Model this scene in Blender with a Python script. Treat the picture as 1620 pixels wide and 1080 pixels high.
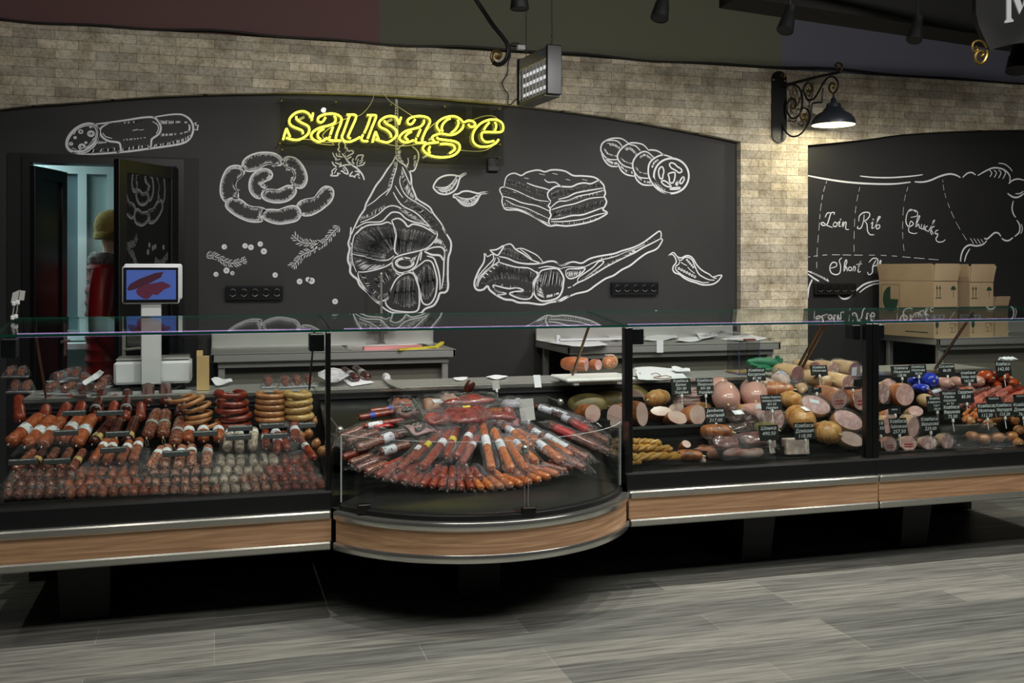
import bpy, math, random
from mathutils import Vector, Matrix, Euler
random.seed(7)
PI = math.pi
for _o in list(bpy.data.objects):
    bpy.data.objects.remove(_o)
SC = bpy.context.scene
COL = SC.collection

# ------------------------------------------------------------------ camera, world, lights, exposure
TH = math.radians(16.2); FP = 1620.0; YH = 430.0; CH = 1.46      # yaw, focal length in px, horizon row, eye height
CT, ST = math.cos(TH), math.sin(TH)
cam_d = bpy.data.cameras.new('camera'); cam = bpy.data.objects.new('camera', cam_d); COL.objects.link(cam)
cam_d.sensor_width = 36.0; cam_d.lens = 36.0
cam_d.shift_y = -(540.0 - YH) / 1620.0
cam_d.clip_start = 0.05
cam.location = (0, 0, CH); cam.rotation_euler = (PI / 2, 0, -TH)
SC.camera = cam
SC.view_settings.view_transform = 'Standard'
SC.view_settings.look = 'None'
SC.view_settings.gamma = 1.0
SC.view_settings.use_curve_mapping = False
SC.view_settings.exposure = 0.0
W = bpy.data.worlds.new('world'); SC.world = W; W.use_nodes = True
W.node_tree.nodes['Background'].inputs[0].default_value = (0.75, 0.85, 1.0, 1)
W.node_tree.nodes['Background'].inputs[1].default_value = 0.02


def spot(x, y, z, tx, ty, tz, power, ang=70, col=(1, .965, .90), r=.04, blend=.6):
    d = bpy.data.lights.new('track_light', 'SPOT'); d.energy = power; d.color = col
    d.spot_size = math.radians(ang); d.spot_blend = blend; d.shadow_soft_size = r
    o = bpy.data.objects.new('track_light', d); COL.objects.link(o); o.location = (x, y, z)
    o.rotation_euler = (Vector((tx, ty, tz)) - Vector((x, y, z))).to_track_quat('-Z', 'Y').to_euler()
    return o


def area(x, y, z, tx, ty, tz, power, sx, sy, col=(1, .97, .93)):
    d = bpy.data.lights.new('ceiling_panel_light', 'AREA'); d.energy = power; d.color = col
    d.shape = 'RECTANGLE'; d.size = sx; d.size_y = sy
    o = bpy.data.objects.new('ceiling_panel_light', d); COL.objects.link(o); o.location = (x, y, z)
    o.rotation_euler = (Vector((tx, ty, tz)) - Vector((x, y, z))).to_track_quat('-Z', 'Y').to_euler()
    return o


# row of ceiling spots above the front edge of the counters
for _x, _p in ((-1.6, 22), (-.55, 46), (.5, 86), (1.55, 98), (2.6, 98), (3.65, 96), (4.7, 90)):
    spot(_x, 4.08, 3.35, _x, 4.38, 0, _p, 95, r=.02)
# spots washing the back wall
for _x, _p in ((-.3, 22), (.9, 42), (2.2, 50), (3.4, 66), (4.4, 56), (5.6, 32)):
    spot(_x, 5.0, 2.85, _x + .1, 7.0, 1.25, _p, 95, r=.018, blend=1)
# shop ceiling lights over the customer side
area(2.4, 2.3, 3.9, 2.4, 5.0, .6, 92, 6, .6)
area(2.4, 1.4, 3.9, 2.4, 4.4, .3, 88, 6, .6)


# ------------------------------------------------------------------ pixel -> place helpers
def atY(px, py, Y):
    u = (px - 810) / FP; f = Y / (CT - u * ST)
    return Vector((f * (u * CT + ST), Y, CH - (py - YH) * f / FP))


def atZ(px, py, Z):
    u = (px - 810) / FP; f = (CH - Z) * FP / (py - YH)
    return Vector((f * (u * CT + ST), f * (CT - u * ST), Z))


def onplane(px, py, y0, z0, s):
    """point where the sight line meets the plane z = z0 + s*(Y - y0)"""
    u = (px - 810) / FP; k = CT - u * ST
    f = (CH - z0 + s * y0) / (s * k + (py - YH) / FP)
    return Vector((f * (u * CT + ST), f * k, CH - (py - YH) * f / FP))


# ------------------------------------------------------------------ mesh builder
class MB:
    def __init__(s):
        s.v = []; s.f = []; s.m = []; s.mi = 0

    def face(s, idx):
        s.f.append(idx); s.m.append(s.mi)

    def poly(s, pts):
        n = len(s.v); s.v += [tuple(p) for p in pts]; s.face(tuple(range(n, n + len(pts)))); return s

    def hexa(s, p):       # 8 points: bottom 4 ccw, top 4 ccw
        n = len(s.v); s.v += [tuple(q) for q in p]
        for q in ((0, 3, 2, 1), (4, 5, 6, 7), (0, 1, 5, 4), (1, 2, 6, 5), (2, 3, 7, 6), (3, 0, 4, 7)):
            s.face(tuple(n + i for i in q))
        return s

    def box(s, x0, x1, y0, y1, z0, z1):
        return s.hexa([(x0, y0, z0), (x1, y0, z0), (x1, y1, z0), (x0, y1, z0), (x0, y0, z1), (x1, y0, z1), (x1, y1, z1), (x0, y1, z1)])

    def rbox(s, x0, x1, y0, y1, z0, z1, b=.004):   # box with chamfered edges
        n = len(s.v)
        xs = (x0, x1); ys = (y0, y1); zs = (z0, z1)
        idx = {}
        for i in (0, 1):
            for j in (0, 1):
                for k in (0, 1):
                    sx = b if i == 0 else -b; sy = b if j == 0 else -b; sz = b if k == 0 else -b
                    for a in range(3):
                        p = [xs[i] + sx, ys[j] + sy, zs[k] + sz]
                        p[a] = (xs[i], ys[j], zs[k])[a]
                        idx[(i, j, k, a)] = len(s.v); s.v.append(tuple(p))
        g = lambda i, j, k, a: idx[(i, j, k, a)]
        for i in (0, 1):
            q = [g(i, 0, 0, 0), g(i, 1, 0, 0), g(i, 1, 1, 0), g(i, 0, 1, 0)]; s.face(tuple(q if i else q[::-1]))
            q = [g(0, i, 0, 1), g(0, i, 1, 1), g(1, i, 1, 1), g(1, i, 0, 1)]; s.face(tuple(q if i else q[::-1]))
            q = [g(0, 0, i, 2), g(1, 0, i, 2), g(1, 1, i, 2), g(0, 1, i, 2)]; s.face(tuple(q if i else q[::-1]))
        for i in (0, 1):
            for j in (0, 1):
                s.face((g(i, j, 0, 0), g(i, j, 1, 0), g(i, j, 1, 1), g(i, j, 0, 1)))
                s.face((g(i, 0, j, 0), g(i, 1, j, 0), g(i, 1, j, 2), g(i, 0, j, 2)))
                s.face((g(0, i, j, 1), g(1, i, j, 1), g(1, i, j, 2), g(0, i, j, 2)))
                for k in (0, 1):
                    s.face((g(i, j, k, 0), g(i, j, k, 1), g(i, j, k, 2)))
        return s

    def tube(s, pts, r, n=8, cap=True, closed=False):
        pts = [Vector(p) for p in pts]; m = len(pts); b = len(s.v)
        rr = r if isinstance(r, (list, tuple)) else [r] * m
        up = None
        for i, p in enumerate(pts):
            if closed: t = pts[(i + 1) % m] - pts[i - 1]
            else: t = pts[min(i + 1, m - 1)] - pts[max(i - 1, 0)]
            if t.length < 1e-9: t = Vector((0, 0, 1))
            t.normalize()
            if up is None:
                up = Vector((0, 0, 1)) if abs(t.z) < .9 else Vector((1, 0, 0))
            a = up - t * up.dot(t)
            if a.length < 1e-5: a = t.orthogonal()
            a.normalize(); up = a; c = t.cross(a)
            for k in range(n):
                w = 2 * PI * k / n
                s.v.append(tuple(p + (a * math.cos(w) + c * math.sin(w)) * rr[i]))
        for i in range(m if closed else m - 1):
            j = (i + 1) % m
            for k in range(n):
                s.face((b + i * n + k, b + i * n + (k + 1) % n, b + j * n + (k + 1) % n, b + j * n + k))
        if cap and not closed:
            s.face(tuple(b + k for k in range(n))[::-1]); s.face(tuple(b + (m - 1) * n + k for k in range(n)))
        return s

    def lathe(s, prof, n=20, M=None, ridge=0, ridx=()):
        """prof: (r, h) along local Z; M maps to place. ridge: radial wrinkle amount on rows in ridx"""
        b = len(s.v); M = M or Matrix()
        for i, (r, h) in enumerate(prof):
            for k in range(n):
                w = 2 * PI * k / n
                q = r * (1 + (ridge * (1 if k % 2 else -1) if i in ridx else 0))
                s.v.append(tuple(M @ Vector((q * math.cos(w), q * math.sin(w), h))))
        for i in range(len(prof) - 1):
            for k in range(n):
                s.face((b + i * n + k, b + i * n + (k + 1) % n, b + (i + 1) * n + (k + 1) % n, b + (i + 1) * n + k))
        s.face(tuple(b + k for k in range(n))[::-1]); e = b + (len(prof) - 1) * n
        s.face(tuple(e + k for k in range(n)))
        return s

    def grid(s, fn, nu, nv):
        b = len(s.v)
        for j in range(nv + 1):
            for i in range(nu + 1):
                s.v.append(tuple(fn(i / nu, j / nv)))
        for j in range(nv):
            for i in range(nu):
                a = b + j * (nu + 1) + i
                s.face((a, a + 1, a + nu + 2, a + nu + 1))
        return s

    def slab(s, fn, nu, nv, t):
        """closed sheet of thickness t (down in z)"""
        b = len(s.v); s.grid(fn, nu, nv); n1 = len(s.v)
        for i in range(b, n1):
            x, y, z = s.v[i]; s.v.append((x, y, z - t))
        d = n1 - b; w = nu + 1
        for j in range(nv):
            for i in range(nu):
                a = b + j * w + i + d
                s.face((a, a + w, a + w + 1, a + 1))
        for i in range(nu):
            a = b + i; s.face((a, a + d, a + d + 1, a + 1))
            a = b + nv * w + i; s.face((a, a + 1, a + d + 1, a + d))
        for j in range(nv):
            a = b + j * w; s.face((a, a + w, a + w + d, a + d))
            a = b + j * w + nu; s.face((a, a + d, a + d + w, a + w))
        return s

    def prism(s, pts, z0, z1, M=None):
        M = M or Matrix(); n = len(pts); b = len(s.v)
        for z in (z0, z1):
            for p in pts: s.v.append(tuple(M @ Vector((p[0], p[1], z))))
        s.face(tuple(b + i for i in range(n))[::-1]); s.face(tuple(b + n + i for i in range(n)))
        for i in range(n):
            j = (i + 1) % n; s.face((b + i, b + j, b + n + j, b + n + i))
        return s

    def sphere(s, c, r, n=14, m=8, sc=(1, 1, 1), R=None, wob=0):
        R = R or Matrix(); c = Vector(c); b = len(s.v)
        for i in range(1, m):
            t = PI * i / m
            for k in range(n):
                w = 2 * PI * k / n
                q = r * (1 + wob * math.sin(3 * w + 2 * t) * math.sin(2.3 * t + w))
                s.v.append(tuple(c + R @ Vector((q * sc[0] * math.sin(t) * math.cos(w), q * sc[1] * math.sin(t) * math.sin(w), q * sc[2] * math.cos(t)))))
        for i in range(m - 2):
            for k in range(n):
                s.face((b + i * n + k, b + (i + 1) * n + k, b + (i + 1) * n + (k + 1) % n, b + i * n + (k + 1) % n))
        p = len(s.v); s.v.append(tuple(c + R @ Vector((0, 0, r * sc[2])))); s.v.append(tuple(c + R @ Vector((0, 0, -r * sc[2]))))
        for k in range(n):
            s.face((p, b + k, b + (k + 1) % n)); q = b + (m - 2) * n; s.face((p + 1, q + (k + 1) % n, q + k))
        return s


def obj(name, mb, mat, parent=None, smooth=True, world=False, base=None):
    """ONE mesh object. world=True: points are in world space and the parent's location is taken off them"""
    me = bpy.data.meshes.new(name)
    v = mb.v
    off = Vector((0, 0, 0))
    if world and parent is not None:
        p = parent
        while p is not None: off += p.location; p = p.parent
    elif base == 'auto':
        xs = [p[0] for p in v]; ys = [p[1] for p in v]; zs = [p[2] for p in v]
        off = Vector(((min(xs) + max(xs)) / 2, (min(ys) + max(ys)) / 2, min(zs)))
    if off.length: v = [(p[0] - off.x, p[1] - off.y, p[2] - off.z) for p in v]
    me.from_pydata(v, [], mb.f); me.update()
    for m in (mat if isinstance(mat, (list, tuple)) else [mat]): me.materials.append(m)
    if any(mb.m): me.polygons.foreach_set('material_index', mb.m)
    if smooth:
        me.polygons.foreach_set('use_smooth', [True] * len(me.polygons))
        me.set_sharp_from_angle(angle=math.radians(38))
    o = bpy.data.objects.new(name, me); COL.objects.link(o)
    if parent is not None: o.parent = parent
    elif base == 'auto': o.location = off
    return o


def tag(o, label=None, cat=None, group=None, kind=None):
    if label: o['label'] = label
    if cat: o['category'] = cat
    if group: o['group'] = group
    if kind: o['kind'] = kind
    return o


def thing(name, label, cat, loc=(0, 0, 0), rot=(0, 0, 0), group=None):
    o = bpy.data.objects.new(name, None); COL.objects.link(o); o.empty_display_size = .05
    o.location = loc; o.rotation_euler = rot
    return tag(o, label, cat, group)


def struct(name, mb, mat, smooth=False):
    o = obj(name, mb, mat, smooth=smooth); o['kind'] = 'structure'; return o


KIDS = {}


def dup(root, loc, rot, label, group=None, scale=None):
    r = root.copy(); COL.objects.link(r); r.location = loc; r.rotation_euler = rot
    if scale: r.scale = scale
    r['label'] = label
    if group: r['group'] = group
    for ch in KIDS.get(root.name) or root.children:
        c = ch.copy(); COL.objects.link(c); c.parent = r
        for g in list(ch.children):
            d = g.copy(); COL.objects.link(d); d.parent = c
    return r


# ------------------------------------------------------------------ materials
def lin(c):
    return tuple(((x / 255) / 12.92 if x <= 10 else ((x / 255 + .055) / 1.055) ** 2.4) for x in c) + (1,)


MATS = {}


def mat(name, col, rough=.5, metal=0, noise=None, bump=0, bscale=40, spec=.5, emit=None, estr=0, coat=0, alpha=None, rnd=0, stretch=None):
    """principled material; noise=(colour2, scale[, sharpness lo, hi]) mixes a second colour in object space"""
    if name in MATS: return MATS[name]
    m = bpy.data.materials.new(name); m.use_nodes = True; nt = m.node_tree; N = nt.nodes; L = nt.links
    b = N['Principled BSDF']; b.inputs['Base Color'].default_value = lin(col)
    b.inputs['Roughness'].default_value = rough; b.inputs['Metallic'].default_value = metal
    b.inputs['Specular IOR Level'].default_value = spec
    b.inputs['Coat Weight'].default_value = coat; b.inputs['Coat Roughness'].default_value = .12
    if alpha is not None: b.inputs['Alpha'].default_value = alpha
    if emit: b.inputs['Emission Color'].default_value = lin(emit); b.inputs['Emission Strength'].default_value = estr
    tc = N.new('ShaderNodeTexCoord'); src = tc.outputs['Object']
    if stretch:
        mp = N.new('ShaderNodeMapping'); mp.inputs['Scale'].default_value = stretch; L.new(src, mp.inputs[0]); src = mp.outputs[0]
    last = None
    if noise:
        t = N.new('ShaderNodeTexNoise'); t.inputs['Scale'].default_value = noise[1]; t.inputs['Detail'].default_value = 4
        L.new(src, t.inputs['Vector'])
        if rnd:
            oi = N.new('ShaderNodeObjectInfo'); ad = N.new('ShaderNodeVectorMath'); ad.operation = 'ADD'
            cm = N.new('ShaderNodeCombineXYZ'); mu = N.new('ShaderNodeMath'); mu.operation = 'MULTIPLY'; mu.inputs[1].default_value = 37
            L.new(oi.outputs['Random'], mu.inputs[0]); L.new(mu.outputs[0], cm.inputs[0]); L.new(src, ad.inputs[0]); L.new(cm.outputs[0], ad.inputs[1])
            L.new(ad.outputs[0], t.inputs['Vector'])
        r = N.new('ShaderNodeValToRGB')
        lo, hi = (noise[2], noise[3]) if len(noise) > 2 else (.35, .65)
        r.color_ramp.elements[0].position = lo; r.color_ramp.elements[1].position = hi
        r.color_ramp.elements[0].color = lin(col); r.color_ramp.elements[1].color = lin(noise[0])
        L.new(t.outputs[0], r.inputs[0]); last = r.outputs[0]
        if rnd:
            hs = N.new('ShaderNodeHueSaturation'); mr = N.new('ShaderNodeMapRange')
            mr.inputs['To Min'].default_value = 1 - rnd; mr.inputs['To Max'].default_value = 1 + rnd
            L.new(oi.outputs['Random'], mr.inputs[0]); L.new(mr.outputs[0], hs.inputs['Value']); L.new(last, hs.inputs['Color']); last = hs.outputs[0]
        L.new(last, b.inputs['Base Color'])
    if bump:
        t = N.new('ShaderNodeTexNoise'); t.inputs['Scale'].default_value = bscale; t.inputs['Detail'].default_value = 3
        L.new(src, t.inputs['Vector']); bp = N.new('ShaderNodeBump'); bp.inputs['Strength'].default_value = bump; bp.inputs['Distance'].default_value = .01
        L.new(t.outputs[0], bp.inputs['Height']); L.new(bp.outputs[0], b.inputs['Normal'])
    MATS[name] = m
    return m


def film(name, tint=(255, 255, 255), base=.04, top=.9, rough=.05, bump=0, bscale=30, haze=0):
    """clear pane or foil: see-through with reflections that grow towards grazing view"""
    if name in MATS: return MATS[name]
    m = bpy.data.materials.new(name); m.use_nodes = True; nt = m.node_tree; N = nt.nodes; L = nt.links
    N.remove(N['Principled BSDF']); out = N['Material Output']
    tr = N.new('ShaderNodeBsdfTransparent'); tr.inputs[0].default_value = lin(tint)
    gl = N.new('ShaderNodeBsdfGlossy'); gl.inputs['Roughness'].default_value = rough; gl.inputs[0].default_value = (.9, .9, .9, 1)
    lw = N.new('ShaderNodeLayerWeight'); lw.inputs[0].default_value = .5
    p = N.new('ShaderNodeMath'); p.operation = 'POWER'; p.inputs[1].default_value = 5
    mr = N.new('ShaderNodeMapRange'); mr.inputs['To Min'].default_value = base; mr.inputs['To Max'].default_value = top
    L.new(lw.outputs['Facing'], p.inputs[0]); L.new(p.outputs[0], mr.inputs[0])
    mx = N.new('ShaderNodeMixShader'); L.new(mr.outputs[0], mx.inputs[0])
    first = tr.outputs[0]
    if haze:
        df = N.new('ShaderNodeBsdfDiffuse'); df.inputs[0].default_value = (.8, .8, .82, 1)
        m2 = N.new('ShaderNodeMixShader'); m2.inputs[0].default_value = haze; L.new(tr.outputs[0], m2.inputs[1]); L.new(df.outputs[0], m2.inputs[2]); first = m2.outputs[0]
    L.new(first, mx.inputs[1]); L.new(gl.outputs[0], mx.inputs[2]); L.new(mx.outputs[0], out.inputs[0])
    if bump:
        tc = N.new('ShaderNodeTexCoord'); t = N.new('ShaderNodeTexNoise'); t.inputs['Scale'].default_value = bscale
        L.new(tc.outputs['Object'], t.inputs['Vector']); bp = N.new('ShaderNodeBump'); bp.inputs['Strength'].default_value = bump; bp.inputs['Distance'].default_value = .05; t.inputs['Detail'].default_value = 3; t.inputs['Distortion'].default_value = 1.5
        L.new(t.outputs[0], bp.inputs['Height']); L.new(bp.outputs[0], gl.inputs['Normal'])
    MATS[name] = m
    return m


def emis(name, col, s):
    if name in MATS: return MATS[name]
    m = bpy.data.materials.new(name); m.use_nodes = True; b = m.node_tree.nodes['Principled BSDF']
    b.inputs['Base Color'].default_value = lin(col); b.inputs['Emission Color'].default_value = lin(col); b.inputs['Emission Strength'].default_value = s
    MATS[name] = m; return m


def brickmat():
    m = bpy.data.materials.new('stone_tile'); m.use_nodes = True; nt = m.node_tree; N = nt.nodes; L = nt.links; b = N['Principled BSDF']
    tc = N.new('ShaderNodeTexCoord'); sp = N.new('ShaderNodeSeparateXYZ'); cb = N.new('ShaderNodeCombineXYZ')
    L.new(tc.outputs['Object'], sp.inputs[0])
    sm = N.new('ShaderNodeMath'); sm.operation = 'ADD'; L.new(sp.outputs[0], sm.inputs[0]); L.new(sp.outputs[1], sm.inputs[1])
    L.new(sm.outputs[0], cb.inputs[0]); L.new(sp.outputs[2], cb.inputs[1])
    br = N.new('ShaderNodeTexBrick'); br.offset = .43; br.offset_frequency = 2; br.squash = 1
    L.new(cb.outputs[0], br.inputs['Vector'])
    br.inputs['Scale'].default_value = 1; br.inputs['Brick Width'].default_value = .24; br.inputs['Row Height'].default_value = .0595
    br.inputs['Mortar Size'].default_value = .0014; br.inputs['Mortar Smooth'].default_value = .3; br.inputs['Bias'].default_value = .1
    br.inputs['Color1'].default_value = lin((246, 236, 212)); br.inputs['Color2'].default_value = lin((198, 191, 176)); br.inputs['Mortar'].default_value = lin((92, 86, 76))
    n1 = N.new('ShaderNodeTexNoise'); n1.inputs['Scale'].default_value = 7; n1.inputs['Detail'].default_value = 6; n1.inputs['Roughness'].default_value = .65
    L.new(tc.outputs['Object'], n1.inputs['Vector'])
    r1 = N.new('ShaderNodeValToRGB'); r1.color_ramp.elements[0].position = .4; r1.color_ramp.elements[1].position = .68
    r1.color_ramp.elements[0].color = (1, 1, 1, 1); r1.color_ramp.elements[1].color = lin((196, 190, 178)); L.new(n1.outputs[0], r1.inputs[0])
    n2 = N.new('ShaderNodeTexNoise'); n2.inputs['Scale'].default_value = 60; n2.inputs['Detail'].default_value = 5; L.new(tc.outputs['Object'], n2.inputs['Vector'])
    r2 = N.new('ShaderNodeValToRGB'); r2.color_ramp.elements[0].position = .38; r2.color_ramp.elements[1].position = .55
    r2.color_ramp.elements[0].color = lin((222, 212, 196)); r2.color_ramp.elements[1].color = (1, 1, 1, 1); L.new(n2.outputs[0], r2.inputs[0])
    m1 = N.new('ShaderNodeMix'); m1.data_type = 'RGBA'; m1.blend_type = 'MULTIPLY'; m1.inputs[0].default_value = 1
    L.new(br.outputs['Color'], m1.inputs[6]); L.new(r1.outputs[0], m1.inputs[7])
    m2 = N.new('ShaderNodeMix'); m2.data_type = 'RGBA'; m2.blend_type = 'MULTIPLY'; m2.inputs[0].default_value = .8
    L.new(m1.outputs[2], m2.inputs[6]); L.new(r2.outputs[0], m2.inputs[7]); L.new(m2.outputs[2], b.inputs['Base Color'])
    b.inputs['Roughness'].default_value = .8
    ad = N.new('ShaderNodeMath'); ad.operation = 'MULTIPLY_ADD'; ad.inputs[1].default_value = -1.0; L.new(br.outputs['Fac'], ad.inputs[0]); L.new(n2.outputs[0], ad.inputs[2])
    bp = N.new('ShaderNodeBump'); bp.inputs['Strength'].default_value = .5; bp.inputs['Distance'].default_value = .004; L.new(ad.outputs[0], bp.inputs['Height']); L.new(bp.outputs[0], b.inputs['Normal'])
    return m


def plankmat():
    m = bpy.data.materials.new('grey_plank'); m.use_nodes = True; nt = m.node_tree; N = nt.nodes; L = nt.links; b = N['Principled BSDF']
    tc = N.new('ShaderNodeTexCoord')
    br = N.new('ShaderNodeTexBrick'); br.offset = .37; br.offset_frequency = 3
    L.new(tc.outputs['Object'], br.inputs['Vector'])
    br.inputs['Scale'].default_value = 1; br.inputs['Brick Width'].default_value = 1.22; br.inputs['Row Height'].default_value = .18
    br.inputs['Mortar Size'].default_value = .0012; br.inputs['Bias'].default_value = 0
    br.inputs['Color1'].default_value = lin((156, 155, 147)); br.inputs['Color2'].default_value = lin((117, 119, 115)); br.inputs['Mortar'].default_value = lin((180, 180, 172))
    mp = N.new('ShaderNodeMapping'); mp.inputs['Scale'].default_value = (1.6, 30, 1); L.new(tc.outputs['Object'], mp.inputs[0])
    n1 = N.new('ShaderNodeTexNoise'); n1.inputs['Scale'].default_value = 1.5; n1.inputs['Detail'].default_value = 8; n1.inputs['Roughness'].default_value = .65; n1.inputs['Distortion'].default_value = .6
    L.new(mp.outputs[0], n1.inputs['Vector'])
    r1 = N.new('ShaderNodeValToRGB'); r1.color_ramp.elements[0].position = .36; r1.color_ramp.elements[1].position = .6
    r1.color_ramp.elements[0].color = lin((176, 178, 178)); r1.color_ramp.elements[1].color = (1, 1, .97, 1); L.new(n1.outputs[0], r1.inputs[0])
    m1 = N.new('ShaderNodeMix'); m1.data_type = 'RGBA'; m1.blend_type = 'MULTIPLY'; m1.inputs[0].default_value = 1
    L.new(br.outputs['Color'], m1.inputs[6]); L.new(r1.outputs[0], m1.inputs[7]); L.new(m1.outputs[2], b.inputs['Base Color'])
    b.inputs['Roughness'].default_value = .42; b.inputs['Specular IOR Level'].default_value = .35
    return m


def woodmat():
    m = bpy.data.materials.new('walnut_panel'); m.use_nodes = True; nt = m.node_tree; N = nt.nodes; L = nt.links; b = N['Principled BSDF']
    tc = N.new('ShaderNodeTexCoord'); mp = N.new('ShaderNodeMapping'); mp.inputs['Scale'].default_value = (.9, 2, 26); L.new(tc.outputs['Object'], mp.inputs[0])
    n1 = N.new('ShaderNodeTexNoise'); n1.inputs['Scale'].default_value = 2; n1.inputs['Detail'].default_value = 6; n1.inputs['Distortion'].default_value = 1.2
    L.new(mp.outputs[0], n1.inputs['Vector'])
    r1 = N.new('ShaderNodeValToRGB'); e = r1.color_ramp.elements; e[0].position = .3; e[1].position = .7
    e[0].color = lin((168, 128, 96)); e[1].color = lin((232, 190, 148)); k = r1.color_ramp.elements.new(.5); k.color = lin((200, 156, 118))
    L.new(n1.outputs[0], r1.inputs[0]); L.new(r1.outputs[0], b.inputs['Base Color']); b.inputs['Roughness'].default_value = .4
    return m


def slotmat():
    m = bpy.data.materials.new('slotted_black'); m.use_nodes = True; nt = m.node_tree; N = nt.nodes; L = nt.links; b = N['Principled BSDF']
    tc = N.new('ShaderNodeTexCoord'); br = N.new('ShaderNodeTexBrick'); sp = N.new('ShaderNodeSeparateXYZ'); cb = N.new('ShaderNodeCombineXYZ')
    L.new(tc.outputs['Object'], sp.inputs[0]); L.new(sp.outputs[0], cb.inputs[0]); L.new(sp.outputs[2], cb.inputs[1]); L.new(cb.outputs[0], br.inputs['Vector'])
    br.inputs['Scale'].default_value = 1; br.inputs['Brick Width'].default_value = .045; br.inputs['Row Height'].default_value = .011; br.inputs['Mortar Size'].default_value = .0035
    br.inputs['Color1'].default_value = (.002, .002, .002, 1); br.inputs['Color2'].default_value = (.004, .004, .004, 1); br.inputs['Mortar'].default_value = (.02, .02, .021, 1)
    L.new(br.outputs['Color'], b.inputs['Base Color']); b.inputs['Roughness'].default_value = .35
    return m


M_BRICK = brickmat(); M_FLOOR = plankmat(); M_WOOD = woodmat(); M_SLOT = slotmat()
M_BOARD = mat('chalkboard_black', (42, 42, 44), .62, noise=((50, 50, 50), 1.3), bump=.04, bscale=3)
M_BOARD2 = mat('chalkboard_dark', (33, 33, 34), .6, noise=((38, 38, 38), 1.5), bump=.04, bscale=3)
M_CHALK = mat('chalk_white', (246, 248, 252), .9)
M_CHALKD = mat('chalk_soft', (150, 154, 162), .9)
M_BLACK = mat('black_plastic', (13, 13, 14), .32)
M_BLACKM = mat('black_matt', (15, 15, 16), .6)
M_DECK = mat('black_deck', (24, 25, 25), .33)
M_STEEL = mat('brushed_steel', (206, 207, 202), .36, .72, bump=.03, bscale=6, stretch=(1, 1, 30))
M_STEELD = mat('dull_steel', (176, 176, 172), .45, .7, noise=((120, 120, 116), 5))
M_CHROME = mat('chrome', (206, 206, 198), .2, .88)
M_GLASS = film('pane_glass', (250, 253, 251), .035, .92, .012)
M_GLASST = film('deck_glass', (246, 251, 248), .04, .95, .012)
M_GEDGE = mat('glass_edge', (16, 70, 56), .1)
M_FOIL = film('clear_foil', (248, 248, 250), .085, .7, .18, .8, 42, haze=.008)
M_ACRY = film('acrylic', (240, 240, 240), .03, .9, .008)
M_WHITE = mat('white_plastic', (214, 217, 220), .4)
M_PAPER = mat('paper', (232, 234, 238), .8)
M_PAPERG = mat('paper_grey', (176, 176, 172), .8)
M_LED = emis('led_tube', (206, 160, 236), 1.3)
# ------------------------------------------------------------------ the setting
mb = MB(); mb.box(-6, 11, -2.5, 9.5, -.05, 0); struct('floor', mb, M_FLOOR)
mb = MB(); mb.box(-6, 11, -2.5, 9.5, 3.95, 4.05); struct('ceiling', mb, mat('ceiling_black', (20, 20, 20), .9))
YW, YP = 6.96, 7.02

ARCH_L = [(-3.2, 2.12)] + [tuple(atY(a, b, YW))[::2] for a, b in ((0, 172), (100, 163), (200, 155), (300, 149.5), (400, 147), (500, 146.5), (600, 150), (700, 156), (800, 164.5), (900, 176), (1000, 191), (1100, 209), (1172, 224))]
XA = ARCH_L[-1][0]
XB = atY(1278, 230, YW).x
ARCH_R = [(XB, 2.44), (XB + .5, 2.50), (5.3, 2.56), (5.9, 2.61), (6.5, 2.64), (7.2, 2.64), (8.0, 2.60)]


def smoothpts(pts, n=4):
    """Catmull-Rom through 2D or 3D points"""
    P = [Vector(p) for p in pts]
    if len(P) < 3: return P
    out = []
    for i in range(len(P) - 1):
        p0 = P[max(i - 1, 0)]; p1 = P[i]; p2 = P[i + 1]; p3 = P[min(i + 2, len(P) - 1)]
        for k in range(n):
            t = k / n
            out.append(.5 * ((2 * p1) + (p2 - p0) * t + (2 * p0 - 5 * p1 + 4 * p2 - p3) * t * t + (3 * p1 - p0 - 3 * p2 + p3) * t ** 3))
    out.append(P[-1]); return out


mb = MB(); TOPZ = 3.01
al = [tuple(p) for p in smoothpts(ARCH_L, 5)]
ar = [tuple(p) for p in smoothpts(ARCH_R, 4)]


def brickcols(pts):
    for (x0, z0), (x1, z1) in zip(pts, pts[1:]):
        mb.poly([(x0, YW, z0), (x1, YW, z1), (x1, YW, TOPZ), (x0, YW, TOPZ)])
        mb.poly([(x0, YW, z0), (x0, YP, z0), (x1, YP, z1), (x1, YW, z1)])


brickcols(al); brickcols(ar)
mb.poly([(XA, YW, 0), (XB, YW, 0), (XB, YW, TOPZ), (XA, YW, TOPZ)])
mb.poly([(XA, YP, 0), (XA, YW, 0), (XA, YW, al[-1][1]), (XA, YP, al[-1][1])])
mb.poly([(XB, YW, 0), (XB, YP, 0), (XB, YP, 2.44), (XB, YW, 2.44)])
mb.poly([(-3.2, YW, TOPZ), (8, YW, TOPZ), (8, 7.2, TOPZ), (-3.2, 7.2, TOPZ)])
struct('wall_back', mb, M_BRICK)
# painted wall above the tile
mb = MB()
for i, (a, b) in enumerate(((-3.2, atY(600, 0, 6.98).x), (atY(600, 0, 6.98).x, atY(1237, 0, 6.98).x), (atY(1237, 0, 6.98).x, 9.5))):
    mb.mi = i; mb.box(a, b, 6.98, 7.15, 3.0, 3.95)
struct('wall_upper', mb, [mat('paint_maroon', (110, 78, 75), .7), mat('paint_olive', (97, 97, 78), .7), mat('paint_slate', (94, 96, 108), .7)])
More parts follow.
